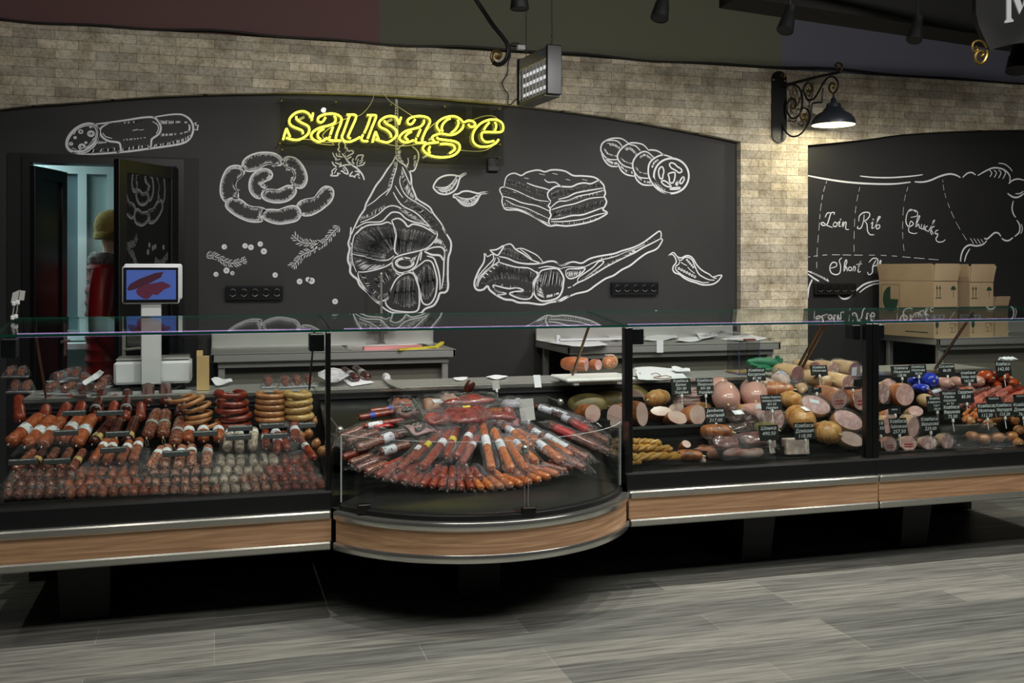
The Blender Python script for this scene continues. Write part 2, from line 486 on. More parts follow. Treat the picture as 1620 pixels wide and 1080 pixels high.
# chalkboard panels
DX0, DX1, DZ = -1.155, -.19, 2.19
mb = MB(); mb.box(-3.2, DX0, YP, 7.14, 0, 3.0); mb.box(DX1, XA + .02, YP, 7.14, 0, 3.0); mb.box(DX0, DX1, YP, 7.14, DZ, 3.0)
BOARD_L = struct('wall_chalkboard_main', mb, M_BOARD)
mb = MB(); mb.box(XB - .02, 8.0, YP, 7.14, 0, 3.0)
BOARD_R = struct('wall_chalkboard_side', mb, M_BOARD2)
# faint raised door surround above and beside the opening
mb = MB()
mb.box(-1.24, -.10, 7.012, YP, 2.19, 2.205); mb.box(-.19, -.10, 7.008, YP, 0, 2.19); mb.box(-1.24, -1.155, 7.008, YP, 0, 2.19)
struct('trim_1', mb, M_BLACKM)
# side and far walls of the shop (outside the picture)
mb = MB(); mb.box(-3.3, -3.2, -2.5, 9.5, 0, 3.95); struct('wall_left', mb, M_BOARD)
mb = MB(); mb.box(9.5, 9.6, -2.5, 9.5, 0, 3.95); struct('wall_right', mb, M_BOARD)

# back room seen through the door
mb = MB(); M_BW = mat('pale_room_paint', (172, 196, 196), .6)
mb.box(-2.6, .6, 8.3, 8.4, 0, 2.7); mb.box(-2.7, -2.6, 7.14, 8.4, 0, 2.7); mb.box(.6, .7, 7.14, 8.4, 0, 2.7); mb.box(-2.7, .7, 7.14, 8.4, 2.7, 2.8)
struct('wall_back_room', mb, M_BW)
mb = MB(); mb.box(-1.9, .3, 8.0, 8.29, .9, .94)
WS = obj('window_sill', mb, M_WHITE, base='auto', smooth=False)
tag(WS, 'white sill under the window of the back room', 'window sill', kind='structure')
_bl = bpy.data.lights.new('back_room_light', 'AREA'); _bl.energy = 24; _bl.size = .8; _bl.color = (.8, 1, 1)
_bo = bpy.data.objects.new('back_room_light', _bl); COL.objects.link(_bo); _bo.location = (-1.75, 7.9, 2.45)

# window of the back room
win = bpy.data.objects.new('window_1', None); COL.objects.link(win); win['kind'] = 'structure'
wp = lambda px, py, Y=8.22: atY(px, py, Y)
mb = MB(); MWF = mat('white_frame', (206, 226, 226), .4)
x0, x1, x2 = wp(124, 0).x, wp(138, 0).x, wp(170, 0).x
xl = wp(88, 0).x
zt, zb = wp(0, 277).z, wp(0, 520).z
zt = CH + (YH - 277) * 7.7 / FP; zb = CH - (520 - YH) * 7.7 / FP
mb.box(xl, x2, 8.18, 8.26, zt, zt + .07); mb.box(xl, x2, 8.18, 8.26, zb - .08, zb); mb.box(x0, x1, 8.18, 8.28, zb, zt); mb.box(xl - .07, xl, 8.18, 8.26, zb - .08, zt + .07); mb.box(x2, x2 + .07, 8.18, 8.26, zb - .08, zt + .07)
obj('window_frame', mb, MWF, win, smooth=False)
mb = MB(); mb.box(xl, x0, 8.21, 8.225, zb, zt); obj('window_pane', mb, mat('frosted_pane', (96, 118, 124), .3), win, smooth=False)
mb = MB(); mb.box(x1, x2, 8.21, 8.225, zb, zt); obj('window_pane', mb, mat('bright_pane', (158, 182, 180), .35), win, smooth=False)

# double door
MD = mat('door_black', (7, 7, 8), .42)
MDG = film('door_glass', (60, 62, 58), .20, .9, .02)
d1 = bpy.data.objects.new('door_1', None); COL.objects.link(d1); d1['kind'] = 'structure'; d1.location = (DX0, 7.05, 0)
mb = MB(); mb.box(DX0, DX0 + .045, 6.99, 7.14, 0, DZ); mb.box(DX1 - .045, DX1, 6.99, 7.14, 0, DZ); mb.box(DX0 + .045, DX1 - .045, 6.99, 7.14, DZ - .045, DZ)
obj('door_frame', mb, MD, d1, smooth=False, world=True)


def leaf(hx, hy, ang, w, glass, side):
    """door leaf hinged at (hx,hy); ang = direction of the free edge from the hinge (radians from +X)"""
    e = bpy.data.objects.new('door_leaf', None); COL.objects.link(e); e.parent = d1
    e.location = Vector((hx, hy, 0)) - d1.location; e.rotation_euler = (0, 0, ang)
    s = .075; h = DZ - .06
    mb = MB()
    mb.rbox(0, s, -.02, .02, .01, h, .003); mb.rbox(w - s, w, -.02, .02, .01, h, .003); mb.box(s, w - s, -.02, .02, h - s, h); mb.box(s, w - s, -.02, .02, .01, .16)
    obj('leaf_frame', mb, MD, e, smooth=False)
    mb = MB(); mb.box(s, w - s, -.005, .005, .16, h - s)
    obj('leaf_glass' if glass else 'leaf_panel', mb, MDG if glass else mat('door_panel', (7, 8, 9), .4), e, smooth=False)
    mb = MB()
    y = side * .03
    mb.tube([(w - .04, side * .02, 1.0), (w - .04, y + side * .02, 1.0), (w - .15, y + side * .02, 1.0)], .009, 8); mb.rbox(w - .055, w - .025, min(0, side * .026), max(0, side * .026), .9, 1.12, .003)
    obj('door_handle', mb, M_STEEL, e)
    return e


leaf(DX0 + .05, 7.04, math.radians(72), .44, False, -1)
leaf(DX1 - .05, 6.98, math.radians(180 + 58), .60, True, 1)

# ------------------------------------------------------------------ chalk drawings on the boards
YC = YP - .0015


def ribbon(mb, pts, w, taper=.35, Y=YC):
    """flat painted stroke of width w (m) through world x,z points"""
    P = [Vector(p) for p in pts]; n = len(P)
    if n < 2: return
    L = []; R = []
    for i, p in enumerate(P):
        t = P[min(i + 1, n - 1)] - P[max(i - 1, 0)]
        if t.length < 1e-7: t = Vector((1, 0))
        t.normalize(); q = Vector((-t.y, t.x))
        u = i / (n - 1); k = w * .5 * (1 - taper * abs(2 * u - 1) ** 3)
        L.append(p + q * k); R.append(p - q * k)
    b = len(mb.v)
    for a, c in zip(L, R): mb.v.append((a.x, Y, a.y)); mb.v.append((c.x, Y, c.y))
    for i in range(n - 1):
        mb.face((b + 2 * i, b + 2 * i + 1, b + 2 * i + 3, b + 2 * i + 2))


class Draw:
    """strokes given in the coordinates of an enlarged view (origin, scale), laid on the board"""
    def __init__(s, ox, oy, sc): s.o = (ox, oy, sc); s.mb = MB()

    def at(s, ox, oy, sc): s.o = (ox, oy, sc); return s

    def w(s, p):
        ox, oy, sc = s.o; q = atY(ox + p[0] / sc, oy + p[1] / sc, YP); return (q.x, q.z)

    def pts(s, flat):
        return [(flat[i], flat[i + 1]) for i in range(0, len(flat), 2)]

    def line(s, flat, w=2.4, sm=4, taper=.4):
        P = [s.w(p) for p in (s.pts(flat) if not isinstance(flat[0], (tuple, list)) else flat)]
        if sm and len(P) > 2: P = smoothpts(P, sm)
        ribbon(s.mb, P, w * .0043, taper); return s

    def hatch(s, A, B, n, w=.9, f0=0, f1=1, jit=.15):
        n = int(n * 1.3); w *= 1.25
        """n thin strokes from curve A towards curve B"""
        A = smoothpts([s.w(p) for p in s.pts(A)], 8); B = smoothpts([s.w(p) for p in s.pts(B)], 8)
        for i in range(n):
            u = (i + random.random() * .7) / n
            a = A[min(int(u * (len(A) - 1)), len(A) - 1)]; b = B[min(int(u * (len(B) - 1)), len(B) - 1)]
            g0 = f0 + random.uniform(0, jit); g1 = f1 - random.uniform(0, jit)
            m = (a + b) * .5 + Vector((random.uniform(-.004, .004), 0))
            ribbon(s.mb, [a.lerp(b, g0), a.lerp(b, (g0 + g1) / 2), a.lerp(b, g1)], w * .0043, .8)
        return s

    def fringe(s, flat, ln, n, w=.9, u0=0, u1=1, both=False):
        n = int(n * 1.6); w *= 1.2
        """short strokes growing inwards from a closed outline (towards its centre)"""
        P = smoothpts([s.w(p) for p in s.pts(flat)], 6); ln = ln / s.o[2] * .0043
        c = sum(P, Vector((0, 0))) / len(P)
        for i in range(n):
            u = u0 + (u1 - u0) * (i + random.random() * .5) / n
            k = int(u * (len(P) - 2)); a = P[k]; t = (P[k + 1] - a)
            if t.length < 1e-7: continue
            t.normalize(); q = Vector((-t.y, t.x))
            if q.dot(c - a) < 0: q = -q
            l = ln * random.uniform(.6, 1.2)
            ribbon(s.mb, [a, a + q * l * .5 + t * l * .08, a + q * l], w * .0043, .9)
        return s

    def ring(s, x, y, r, w=2, ry=None, rot=0):
        ry = ry or r; cr, sr = math.cos(rot), math.sin(rot); N_ = 36 if r / s.o[2] > 8 else 14
        P = [s.w((x + r * math.cos(k * 2 * PI / N_) * cr - ry * math.sin(k * 2 * PI / N_) * sr, y + r * math.cos(k * 2 * PI / N_) * sr + ry * math.sin(k * 2 * PI / N_) * cr)) for k in range(N_ + 1)]
        ribbon(s.mb, P, w * .0043, 0); return s

    def done(s, name, label, board):
        o = obj(name, s.mb, M_CHALK, board, smooth=False); o['label'] = label; return o


# ham
d = Draw(530, 230, 7.714)
HL = [740, 130, 700, 210, 640, 290, 570, 400, 500, 490, 440, 600, 380, 710, 360, 780, 300, 870, 240, 990, 200, 1085]
HR = [760, 60, 745, 150, 790, 200, 850, 240, 910, 320, 930, 400, 935, 490, 970, 580, 1010, 660, 1150, 750, 1200, 830, 1300, 960, 1360, 1085]
d.line(HL, 2.8).line(HR, 2.8).line([760, 60, 800, 10, 850, -10], 2)
d.line([890, 150, 895, 210, 880, 250, 900, 300, 940, 315, 975, 290, 1000, 220, 1020, 150, 1015, 90, 990, 50, 940, 10], 2.4)
d.line([390, 740, 480, 680, 560, 610, 640, 550, 670, 530], 1.6).line([620, 610, 680, 520, 710, 400, 745, 290, 760, 200], 1.8)
d.line([820, 260, 860, 350, 900, 440, 935, 500], 2).line([800, 370, 790, 450, 830, 560, 900, 640, 1000, 700, 1100, 760, 1180, 830], 1.8)
d.line([730, 490, 780, 570, 830, 640], 1.6).line([710, 570, 760, 660, 830, 740, 950, 800, 1020, 850, 1100, 930, 1170, 1000, 1250, 1060], 2.2)
d.line([310, 940, 440, 890, 540, 830, 620, 760, 700, 735, 790, 760, 870, 830, 960, 890, 1080, 940], 2.0)
d.line([250, 1010, 380, 940, 560, 930, 640, 860, 700, 815, 790, 825, 860, 890, 950, 930, 1080, 960, 1180, 1010, 1240, 1060], 2.4)
d.line([260, 1080, 330, 1010, 420, 970, 560, 960, 640, 935, 690, 960], 2.4).line([690, 915, 750, 890, 800, 900, 850, 940, 890, 990, 950, 960, 1050, 980, 1150, 1030, 1230, 1085], 2.8).line([690, 915, 715, 980, 735, 1080], 2.2)
d.hatch([760, 200, 745, 290, 710, 400, 680, 520], [700, 210, 690, 300, 650, 420, 610, 560], 26, .9, 0, .8)
d.hatch([820, 280, 860, 360, 900, 440, 930, 520, 990, 640], [810, 330, 800, 420, 840, 560, 900, 640, 1000, 700], 30, .9, .1, .9)
d.hatch([830, 700, 950, 780, 1050, 850, 1180, 1000], [900, 640, 1050, 720, 1130, 800, 1290, 960], 40, 1.0, 0, .8)
d.hatch([300, 920, 400, 890, 500, 850, 620, 760], [330, 840, 400, 800, 520, 720, 620, 690], 30, 1.0, 0, .7)
d.hatch([780, 780, 860, 850, 960, 910, 1080, 950], [860, 770, 950, 830, 1030, 880, 1120, 950], 26, 1.0, 0, .9)
d.hatch([900, 170, 900, 240, 930, 290, 970, 270], [1000, 110, 1000, 180, 980, 230, 970, 270], 14, 1, .5, 1)
d.hatch([760, 60, 750, 120, 770, 180, 820, 210], [830, 60, 820, 110, 830, 160, 850, 200], 14, .9, 0, .8)
d.at(530, 360, 7.714)
d.line([195, -5, 185, 110, 162, 190, 178, 260, 160, 340, 160, 410, 185, 470, 185, 540, 220, 590, 270, 630, 300, 700, 350, 750, 410, 800, 460, 860, 520, 915, 560, 925], 3.4)
d.line([540, 930, 620, 1000, 720, 1040, 900, 1052, 1040, 1045, 1100, 990, 1200, 950, 1250, 880, 1280, 800, 1340, 790, 1370, 760, 1380, 700, 1375, 600, 1380, 380, 1410, 280, 1415, 180, 1380, 110, 1340, 50, 1310, 0], 3.4)
d.line([330, -10, 240, 90, 215, 180, 205, 300, 215, 420, 260, 540], 1.6)
d.line([730, -5, 745, 100, 730, 200, 730, 290, 770, 330], 2.4)
d.line([1150, 10, 1240, 60, 1240, 120, 1180, 200, 1100, 260, 950, 300, 820, 330, 725, 370, 690, 430, 600, 480, 470, 520, 360, 540, 280, 540], 2.4)
d.line([210, 320, 350, 350, 500, 390, 640, 395, 720, 340], 2)
d.line([720, 380, 700, 440, 720, 500, 790, 550, 900, 530, 980, 470, 1010, 400, 1030, 330, 1060, 285], 2.4)
d.ring(850, 430, 110, 2.6, 62).ring(850, 432, 92, 1.6, 48).line([820, 355, 860, 385, 930, 385, 1000, 345], 2).line([920, 430, 970, 390, 990, 340], 1.6)
d.line([1100, 280, 1200, 240, 1300, 240, 1340, 300, 1330, 400, 1322, 600, 1300, 745], 2.6).line([1060, 300, 1050, 340, 1040, 400], 2.2).line([1090, 290, 1180, 330, 1280, 340, 1320, 400], 3.4)
d.line([1120, 345, 1200, 370, 1230, 430, 1260, 520, 1280, 640, 1280, 760], 2.8)
d.line([940, 525, 1050, 440, 1110, 400, 1180, 420, 1220, 520, 1245, 640, 1240, 740, 1220, 840, 1170, 920, 1110, 940, 1060, 900, 1045, 800, 1040, 700, 1000, 610, 950, 535], 2.6)
d.line([640, 880, 680, 760, 740, 640, 820, 570, 900, 545, 960, 570, 1000, 660, 1025, 740, 1030, 850, 1025, 960, 990, 1020, 880, 1030, 720, 1010, 640, 960, 615, 900, 640, 860], 2.8)
d.line([690, 460, 740, 550, 800, 580], 2).line([280, 550, 290, 620, 350, 720, 440, 830, 520, 900, 590, 890, 650, 840, 680, 740], 2.4)
d.hatch([230, 480, 215, 300, 230, 180, 300, 60, 420, 0, 560, -20, 700, -20], [640, 400, 640, 370, 650, 340, 670, 320, 690, 300, 710, 290, 720, 280], 95, .9, 0, .95)
d.hatch([760, 10, 860, 0, 960, 10, 1080, 40, 1220, 90], [770, 320, 840, 320, 900, 305, 980, 290, 1080, 260], 66, 1.0, .02, .98)
d.hatch([240, 420, 260, 480, 300, 530, 400, 530, 520, 505], [330, 380, 400, 400, 470, 430, 560, 440, 640, 430], 30, .8, .1, .9)
d.hatch([300, 560, 350, 680, 440, 800, 540, 880, 640, 820], [390, 600, 430, 680, 500, 760, 580, 800, 660, 780], 46, 1.0, 0, .9)
d.hatch([460, 600, 520, 560, 640, 480, 720, 500], [560, 760, 640, 720, 700, 660, 760, 600], 40, .9, .1, .8)
d.hatch([760, 640, 830, 580, 900, 560, 970, 620], [700, 940, 800, 990, 900, 1010, 1000, 960], 40, 1.0, .05, .95)
d.hatch([1000, 560, 1080, 440, 1150, 430, 1210, 540], [1060, 840, 1100, 910, 1160, 880, 1220, 760], 42, .9, .05, .95)
d.hatch([1330, 320, 1340, 450, 1335, 600, 1320, 740], [1385, 260, 1380, 420, 1378, 600, 1365, 740], 46, .9, 0, .9)
d.hatch([1250, 120, 1300, 140, 1340, 200, 1370, 280], [1200, 210, 1270, 220, 1330, 260, 1350, 300], 18, .9, 0, .9)
d.hatch([180, 180, 190, 280, 175, 380, 195, 470], [215, 180, 205, 280, 200, 380, 225, 460], 24, 1, 0, 1)
d.done('chalk_ham_drawing', 'white chalk drawing of a hanging ham with its cut face', BOARD_L)
# twisted hanging cord of the ham
d = Draw(610, 140, 8.1)
for k in range(22):
    y = 140 + k * 33
    if 360 < y < 700 and False: continue
    d.line([125, y + 22, 140, y + 6, 155, y + 26], 1.6, 0)
d.line([135, 130, 120, 400, 130, 720, 130, 860], 1).line([150, 150, 160, 420, 150, 720, 140, 860], 1)
d.done('chalk_rope_drawing', 'chalk drawing of the twisted cord the ham hangs from', BOARD_L)

# ring of sausages
d = Draw(340, 230, 8.1)
LK = [[360, 290, 350, 240, 380, 180, 450, 130, 560, 95, 680, 90, 780, 110, 850, 160, 860, 210, 840, 250, 780, 250, 700, 235, 640, 250, 560, 300, 480, 330, 400, 325, 360, 290],
      [870, 200, 900, 155, 960, 145, 1040, 170, 1110, 240, 1160, 330, 1180, 420, 1160, 500, 1110, 545, 1050, 540, 1000, 510, 1000, 460, 1025, 410, 1010, 350, 970, 300, 910, 270, 870, 220, 870, 200],
      [1030, 540, 990, 520, 930, 515, 870, 540, 800, 570, 720, 565, 650, 570, 610, 600, 600, 650, 650, 700, 750, 730, 850, 730, 940, 705, 1010, 650, 1040, 590, 1030, 540],
      [590, 680, 530, 670, 470, 620, 440, 540, 450, 440, 490, 370, 560, 320, 640, 300, 710, 325, 735, 380, 710, 430, 650, 455, 600, 490, 590, 520, 640, 550, 650, 570],
      [130, 720, 90, 670, 70, 590, 80, 470, 120, 360, 170, 290, 240, 260, 320, 265, 370, 310, 370, 360, 320, 410, 270, 470, 265, 540, 295, 620, 290, 670, 230, 670],
      [150, 700, 210, 675, 290, 680, 350, 710, 410, 760, 490, 790, 570, 795, 640, 820, 600, 870, 590, 930, 600, 970, 500, 980, 400, 960, 290, 910, 200, 850, 140, 780, 150, 700],
      [600, 880, 640, 830, 720, 820, 820, 825, 900, 795, 980, 775, 1050, 785, 1090, 830, 1095, 900, 1050, 960, 950, 990, 830, 1005, 720, 985, 630, 940, 600, 880],
      [1050, 770, 1090, 720, 1170, 690, 1270, 670, 1320, 610, 1370, 550, 1430, 525, 1500, 550, 1520, 620, 1490, 710, 1420, 780, 1340, 840, 1240, 890, 1150, 900, 1100, 880]]
for i, l in enumerate(LK):
    d.line(l, 2.6, taper=.1); d.fringe(l, 45, 60, .8)
    cx = sum(l[::2]) / (len(l) / 2); cy = sum(l[1::2]) / (len(l) / 2)
    ins = []
    for a, b in zip(l[::2], l[1::2]): ins += [a + (cx - a) * .12, b + (cy - b) * .16]
    h = len(ins) // 4 * 2
    d.line(ins[h - 8:], 1.6) if i not in (3, 7) else d.line(ins[2:h], 1.6)
d.done('chalk_sausage_ring_drawing', 'white chalk drawing of a coiled string of sausages', BOARD_L)

# sliced salami above the door
d = Draw(90, 170, 6.75)
d.ring(275, 325, 195, 3.2, 125, -.65).ring(270, 328, 175, 1.4, 106, -.65)
d.mb.v = [(x + .0, y, z) for x, y, z in d.mb.v]
d.line([400, 180, 560, 160, 740, 135, 940, 105, 1040, 110, 1090, 160, 1110, 220, 1090, 280, 1030, 325, 1010, 350, 1005, 410, 980, 440], 3)
d.line([560, 165, 480, 210, 460, 260, 490, 320, 560, 360, 660, 375, 680, 420, 680, 460, 640, 480], 3)
d.line([160, 480, 280, 500, 450, 495, 640, 480, 800, 465, 980, 440, 1200, 410, 1350, 380, 1420, 330, 1450, 270, 1455, 210, 1430, 140, 1370, 90, 1300, 72, 1180, 80, 1030, 105], 3)
d.line([1455, 180, 1490, 160, 1480, 190, 1510, 190, 1500, 220, 1505, 240, 1470, 235], 2.2, 0).line([430, 200, 450, 260, 440, 330, 400, 410, 330, 470, 260, 490], 2)
for x, y, r in ((255, 258, 20), (365, 280, 34), (195, 322, 11), (152, 388, 15), (310, 375, 9), (268, 420, 34), (360, 208, 8)): d.ring(x, y, r, 2, r * .85)
d.ring(366, 280, 16, 1.4).ring(270, 418, 17, 1.4)
d.line([180, 290, 200, 260], 1.5).line([160, 430, 210, 450], 1.5).line([345, 400, 380, 360, 395, 325], 2)
d.hatch([350, 490, 500, 480, 640, 470], [375, 440, 520, 430, 640, 420], 22, 1.6, 0, 1).hatch([700, 470, 850, 450, 990, 430], [710, 430, 860, 400, 980, 400], 20, 1.6, 0, 1)
d.hatch([1020, 425, 1200, 405, 1350, 375, 1430, 320], [1040, 390, 1210, 360, 1350, 320, 1420, 290], 26, 1.4, 0, 1).hatch([590, 160, 740, 150, 930, 125], [610, 180, 750, 175, 935, 150], 24, 1.6, 0, 1)
d.hatch([1080, 130, 1180, 135, 1300, 140, 1400, 150], [1110, 180, 1190, 185, 1300, 170, 1390, 170], 22, 1.2, 0, 1).hatch([1110, 310, 1200, 305, 1320, 290, 1430, 260], [1120, 275, 1210, 275, 1320, 265, 1420, 240], 24, 1.4, 0, 1)
d.hatch([710, 355, 830, 345, 950, 325], [725, 335, 835, 325, 955, 315], 18, 1.6, 0, 1).hatch([430, 390, 470, 388, 530, 380], [440, 360, 480, 360, 540, 360], 8, 1.4)
d.line([810, 245, 870, 235], 2).line([880, 242, 930, 236], 1.4).line([490, 270, 520, 310, 590, 330], 1.5).line([1020, 150, 1070, 180, 1085, 230, 1060, 280], 1.5).line([1410, 180, 1418, 220, 1405, 260], 2.4)
d.done('chalk_salami_drawing', 'white chalk drawing of a sliced salami above the door', BOARD_L)

# tied sausage on the right
d = Draw(940, 210, 10.125)
d.ring(1235, 690, 280, 3.4, 280)
d.line([1260, 400, 1100, 355, 960, 410, 880, 500, 865, 640, 900, 760, 980, 870, 1090, 950, 1220, 975], 3)
d.line([1120, 360, 1010, 290, 900, 275, 870, 285], 2.6).line([960, 400, 850, 310, 760, 310, 660, 390, 615, 500, 640, 620, 720, 710, 870, 730], 2.8)
d.line([640, 650, 680, 750, 780, 830, 940, 840], 2.8).line([870, 280, 780, 190, 640, 160, 540, 180, 430, 260, 370, 370, 400, 460, 480, 530, 610, 570], 2.8)
d.line([740, 290, 660, 210, 560, 190], 2.2).line([380, 490, 430, 600, 520, 670, 640, 695], 2.8).line([545, 165, 450, 100, 340, 85, 220, 110, 130, 170, 105, 260, 130, 330, 220, 420, 370, 430], 2.6)
d.line([450, 220, 380, 140, 290, 120, 200, 130], 2.2).line([115, 330, 170, 450, 260, 530, 380, 540], 2.6)
for f in ([1075, 540, 1040, 580, 1030, 640, 1050, 720, 1090, 735, 1100, 680, 1115, 620, 1100, 560, 1075, 540], [1200, 500, 1240, 480, 1290, 500, 1330, 540, 1390, 580, 1400, 620, 1360, 640, 1300, 600, 1230, 560, 1200, 500],
          [1180, 660, 1230, 640, 1290, 640, 1290, 720, 1260, 800, 1210, 790, 1200, 720, 1180, 660], [1070, 770, 1130, 770, 1200, 820, 1230, 860, 1170, 860, 1100, 820, 1070, 770],
          [1430, 700, 1390, 740, 1370, 800, 1400, 810, 1440, 750, 1430, 700], [1340, 770, 1305, 820, 1330, 835, 1340, 770], [1215, 890, 1280, 880, 1370, 875, 1350, 900, 1230, 905, 1215, 890]):
    d.line(f, 2.6, taper=0)
d.hatch([200, 160, 300, 160, 420, 220], [250, 210, 320, 220, 400, 270], 16, 1.2).hatch([150, 250, 200, 340, 360, 390], [180, 260, 240, 330, 360, 360], 16, 1.2)
d.hatch([480, 240, 580, 220, 700, 330], [520, 290, 590, 290, 660, 370], 16, 1.2).hatch([410, 400, 480, 470, 610, 510], [450, 410, 500, 450, 610, 480], 16, 1.2)
d.hatch([730, 370, 820, 330, 930, 400], [740, 410, 820, 380, 900, 440], 16, 1.2).hatch([640, 540, 720, 640, 850, 670], [690, 560, 740, 620, 850, 640], 18, 1.2)
d.hatch([180, 440, 260, 500, 370, 520], [200, 400, 280, 450, 370, 460], 12, 1.3).hatch([430, 560, 520, 640, 620, 670], [430, 520, 520, 590, 610, 610], 12, 1.3).hatch([690, 720, 800, 800, 940, 820], [700, 690, 800, 760, 900, 770], 12, 1.3)
d.hatch([950, 780, 1040, 880, 1150, 930], [940, 700, 1010, 800, 1110, 890], 20, 1.3).hatch([910, 540, 950, 460, 1010, 420], [940, 560, 980, 490, 1040, 440], 10, 1.3)
d.done('chalk_tied_sausage_drawing', 'white chalk drawing of a tied sausage with a sliced end', BOARD_L)

# chili
d = Draw(1040, 390, 14.727)
d.line([240, 215, 330, 180, 380, 210, 430, 300, 430, 380, 370, 460, 360, 540, 410, 610, 520, 650, 620, 730, 760, 800, 900, 840, 1030, 885, 1180, 890, 1300, 870, 1400, 810, 1460, 740, 1500, 670, 1420, 670, 1330, 700, 1270, 700], 2.6)
d.line([240, 215, 350, 140, 400, 160, 470, 240, 560, 260, 640, 220, 710, 210, 790, 240, 850, 310, 900, 400, 990, 510, 1100, 590, 1200, 640, 1300, 720, 1380, 740], 2.4)
d.line([470, 270, 540, 320, 640, 250, 740, 260, 820, 330, 860, 430, 950, 620, 1050, 700, 1200, 770, 1330, 780], 2.2).line([510, 330, 500, 400, 430, 460, 430, 540, 520, 620, 640, 700, 800, 770, 960, 810, 1060, 840, 1200, 830], 2)
d.line([540, 360, 620, 410, 690, 440], 1.4).line([700, 470, 770, 550, 870, 625], 1.4)
for k in range(7): d.ring(500 + k * 62, 510 + k * 32, 22, 1.4)
for k in range(5): d.ring(690 + k * 36, 310 + k * 42, 16, 1.4)
d.done('chalk_chili_drawing', 'white chalk drawing of a halved chili pepper', BOARD_L)


def sprig(d, spine, n, l, w=2.6):
    n = int(n * 1.5)
    d.line(spine, 1.6)
    P = smoothpts(d.pts(spine), 8)
    for i in range(n):
        k = int((i + .5) / n * (len(P) - 2)); a = P[k]; t = (P[k + 1] - P[k]).normalized()
        for sgn in (1, -1):
            q = Vector((-t.y, t.x)) * sgn; e = a + (t * .75 + q * .8) * l * random.uniform(.7, 1.15); m = a.lerp(e, .5) + q * l * .12
            d.line([a.x, a.y, m.x, m.y, e.x, e.y], w, 3, .9); d.line([a.x, a.y, m.x + t.x * 8, m.y + t.y * 8, e.x, e.y], w * .6, 3, .9)


d = Draw(320, 350, 7.043)
sprig(d, [45, 385, 130, 385, 220, 430, 300, 465, 400, 460, 490, 420], 11, 52)
d.done('chalk_rosemary_drawing', 'small chalk drawing of a rosemary sprig left of the other', BOARD_L)
d = Draw(320, 350, 7.043)
sprig(d, [1525, 55, 1450, 130, 1380, 210, 1300, 250, 1200, 245, 1100, 230, 1000, 150], 13, 55); sprig(d, [1340, 250, 1220, 330, 1120, 370, 1060, 440, 995, 515], 8, 55)
d.done('chalk_rosemary_drawing', 'larger forked chalk rosemary sprig under the sausage ring', BOARD_L)
for x, y, r in ((245, 284, 22), (477, 273, 22), (542, 289, 24), (646, 253, 22), (686, 334, 26), (270, 548, 26), (153, 590, 20), (335, 577, 15), (812, 598, 22), (1084, 670, 24), (1178, 648, 20), (1218, 663, 28), (1480, 892, 24)):
    d = Draw(320, 350, 7.043); d.ring(x, y, r, 2.2).ring(x + 2, y + 1, r * .45, 1.4)
    o = obj('chalk_peppercorn_drawing', d.mb, M_CHALK, BOARD_L, smooth=False)

# garlic cloves
for pl, lb in ((([240, 400, 300, 320, 400, 260, 520, 230, 650, 230, 760, 250, 850, 205, 905, 195, 800, 265, 760, 330, 730, 440, 680, 540, 580, 610, 460, 640, 330, 615, 240, 540, 210, 480, 240, 400], [250, 480, 350, 500, 480, 490, 580, 430, 660, 340, 700, 260], [300, 530, 420, 580, 560, 540, 660, 440, 720, 330]), 'chalk garlic clove drawn upper left of its twin'),
               (([650, 640, 740, 630, 830, 580, 950, 570, 1080, 600, 1170, 620, 1260, 600, 1340, 600, 1380, 585, 1330, 615, 1240, 625, 1190, 680, 1140, 780, 1060, 860, 950, 885, 850, 865, 760, 790, 690, 710, 640, 700, 650, 640], [690, 680, 800, 720, 920, 740, 1040, 720, 1150, 650], [720, 710, 850, 820, 980, 840, 1100, 780, 1180, 660]), 'chalk garlic clove drawn lower right of its twin')):
    d = Draw(670, 260, 13.5); d.line(pl[0], 2.8, taper=0); d.line(pl[1], 2.6).line(pl[2], 2)
    d.hatch(pl[1], pl[2], 24, 1.4, 0, .9); d.hatch(pl[2], pl[2][:2] + [pl[2][2], pl[2][3] + 40] + [pl[2][4] + 30, pl[2][5] + 50] + pl[2][6:], 10, 1.2)
    d.done('chalk_garlic_drawing', lb, BOARD_L)

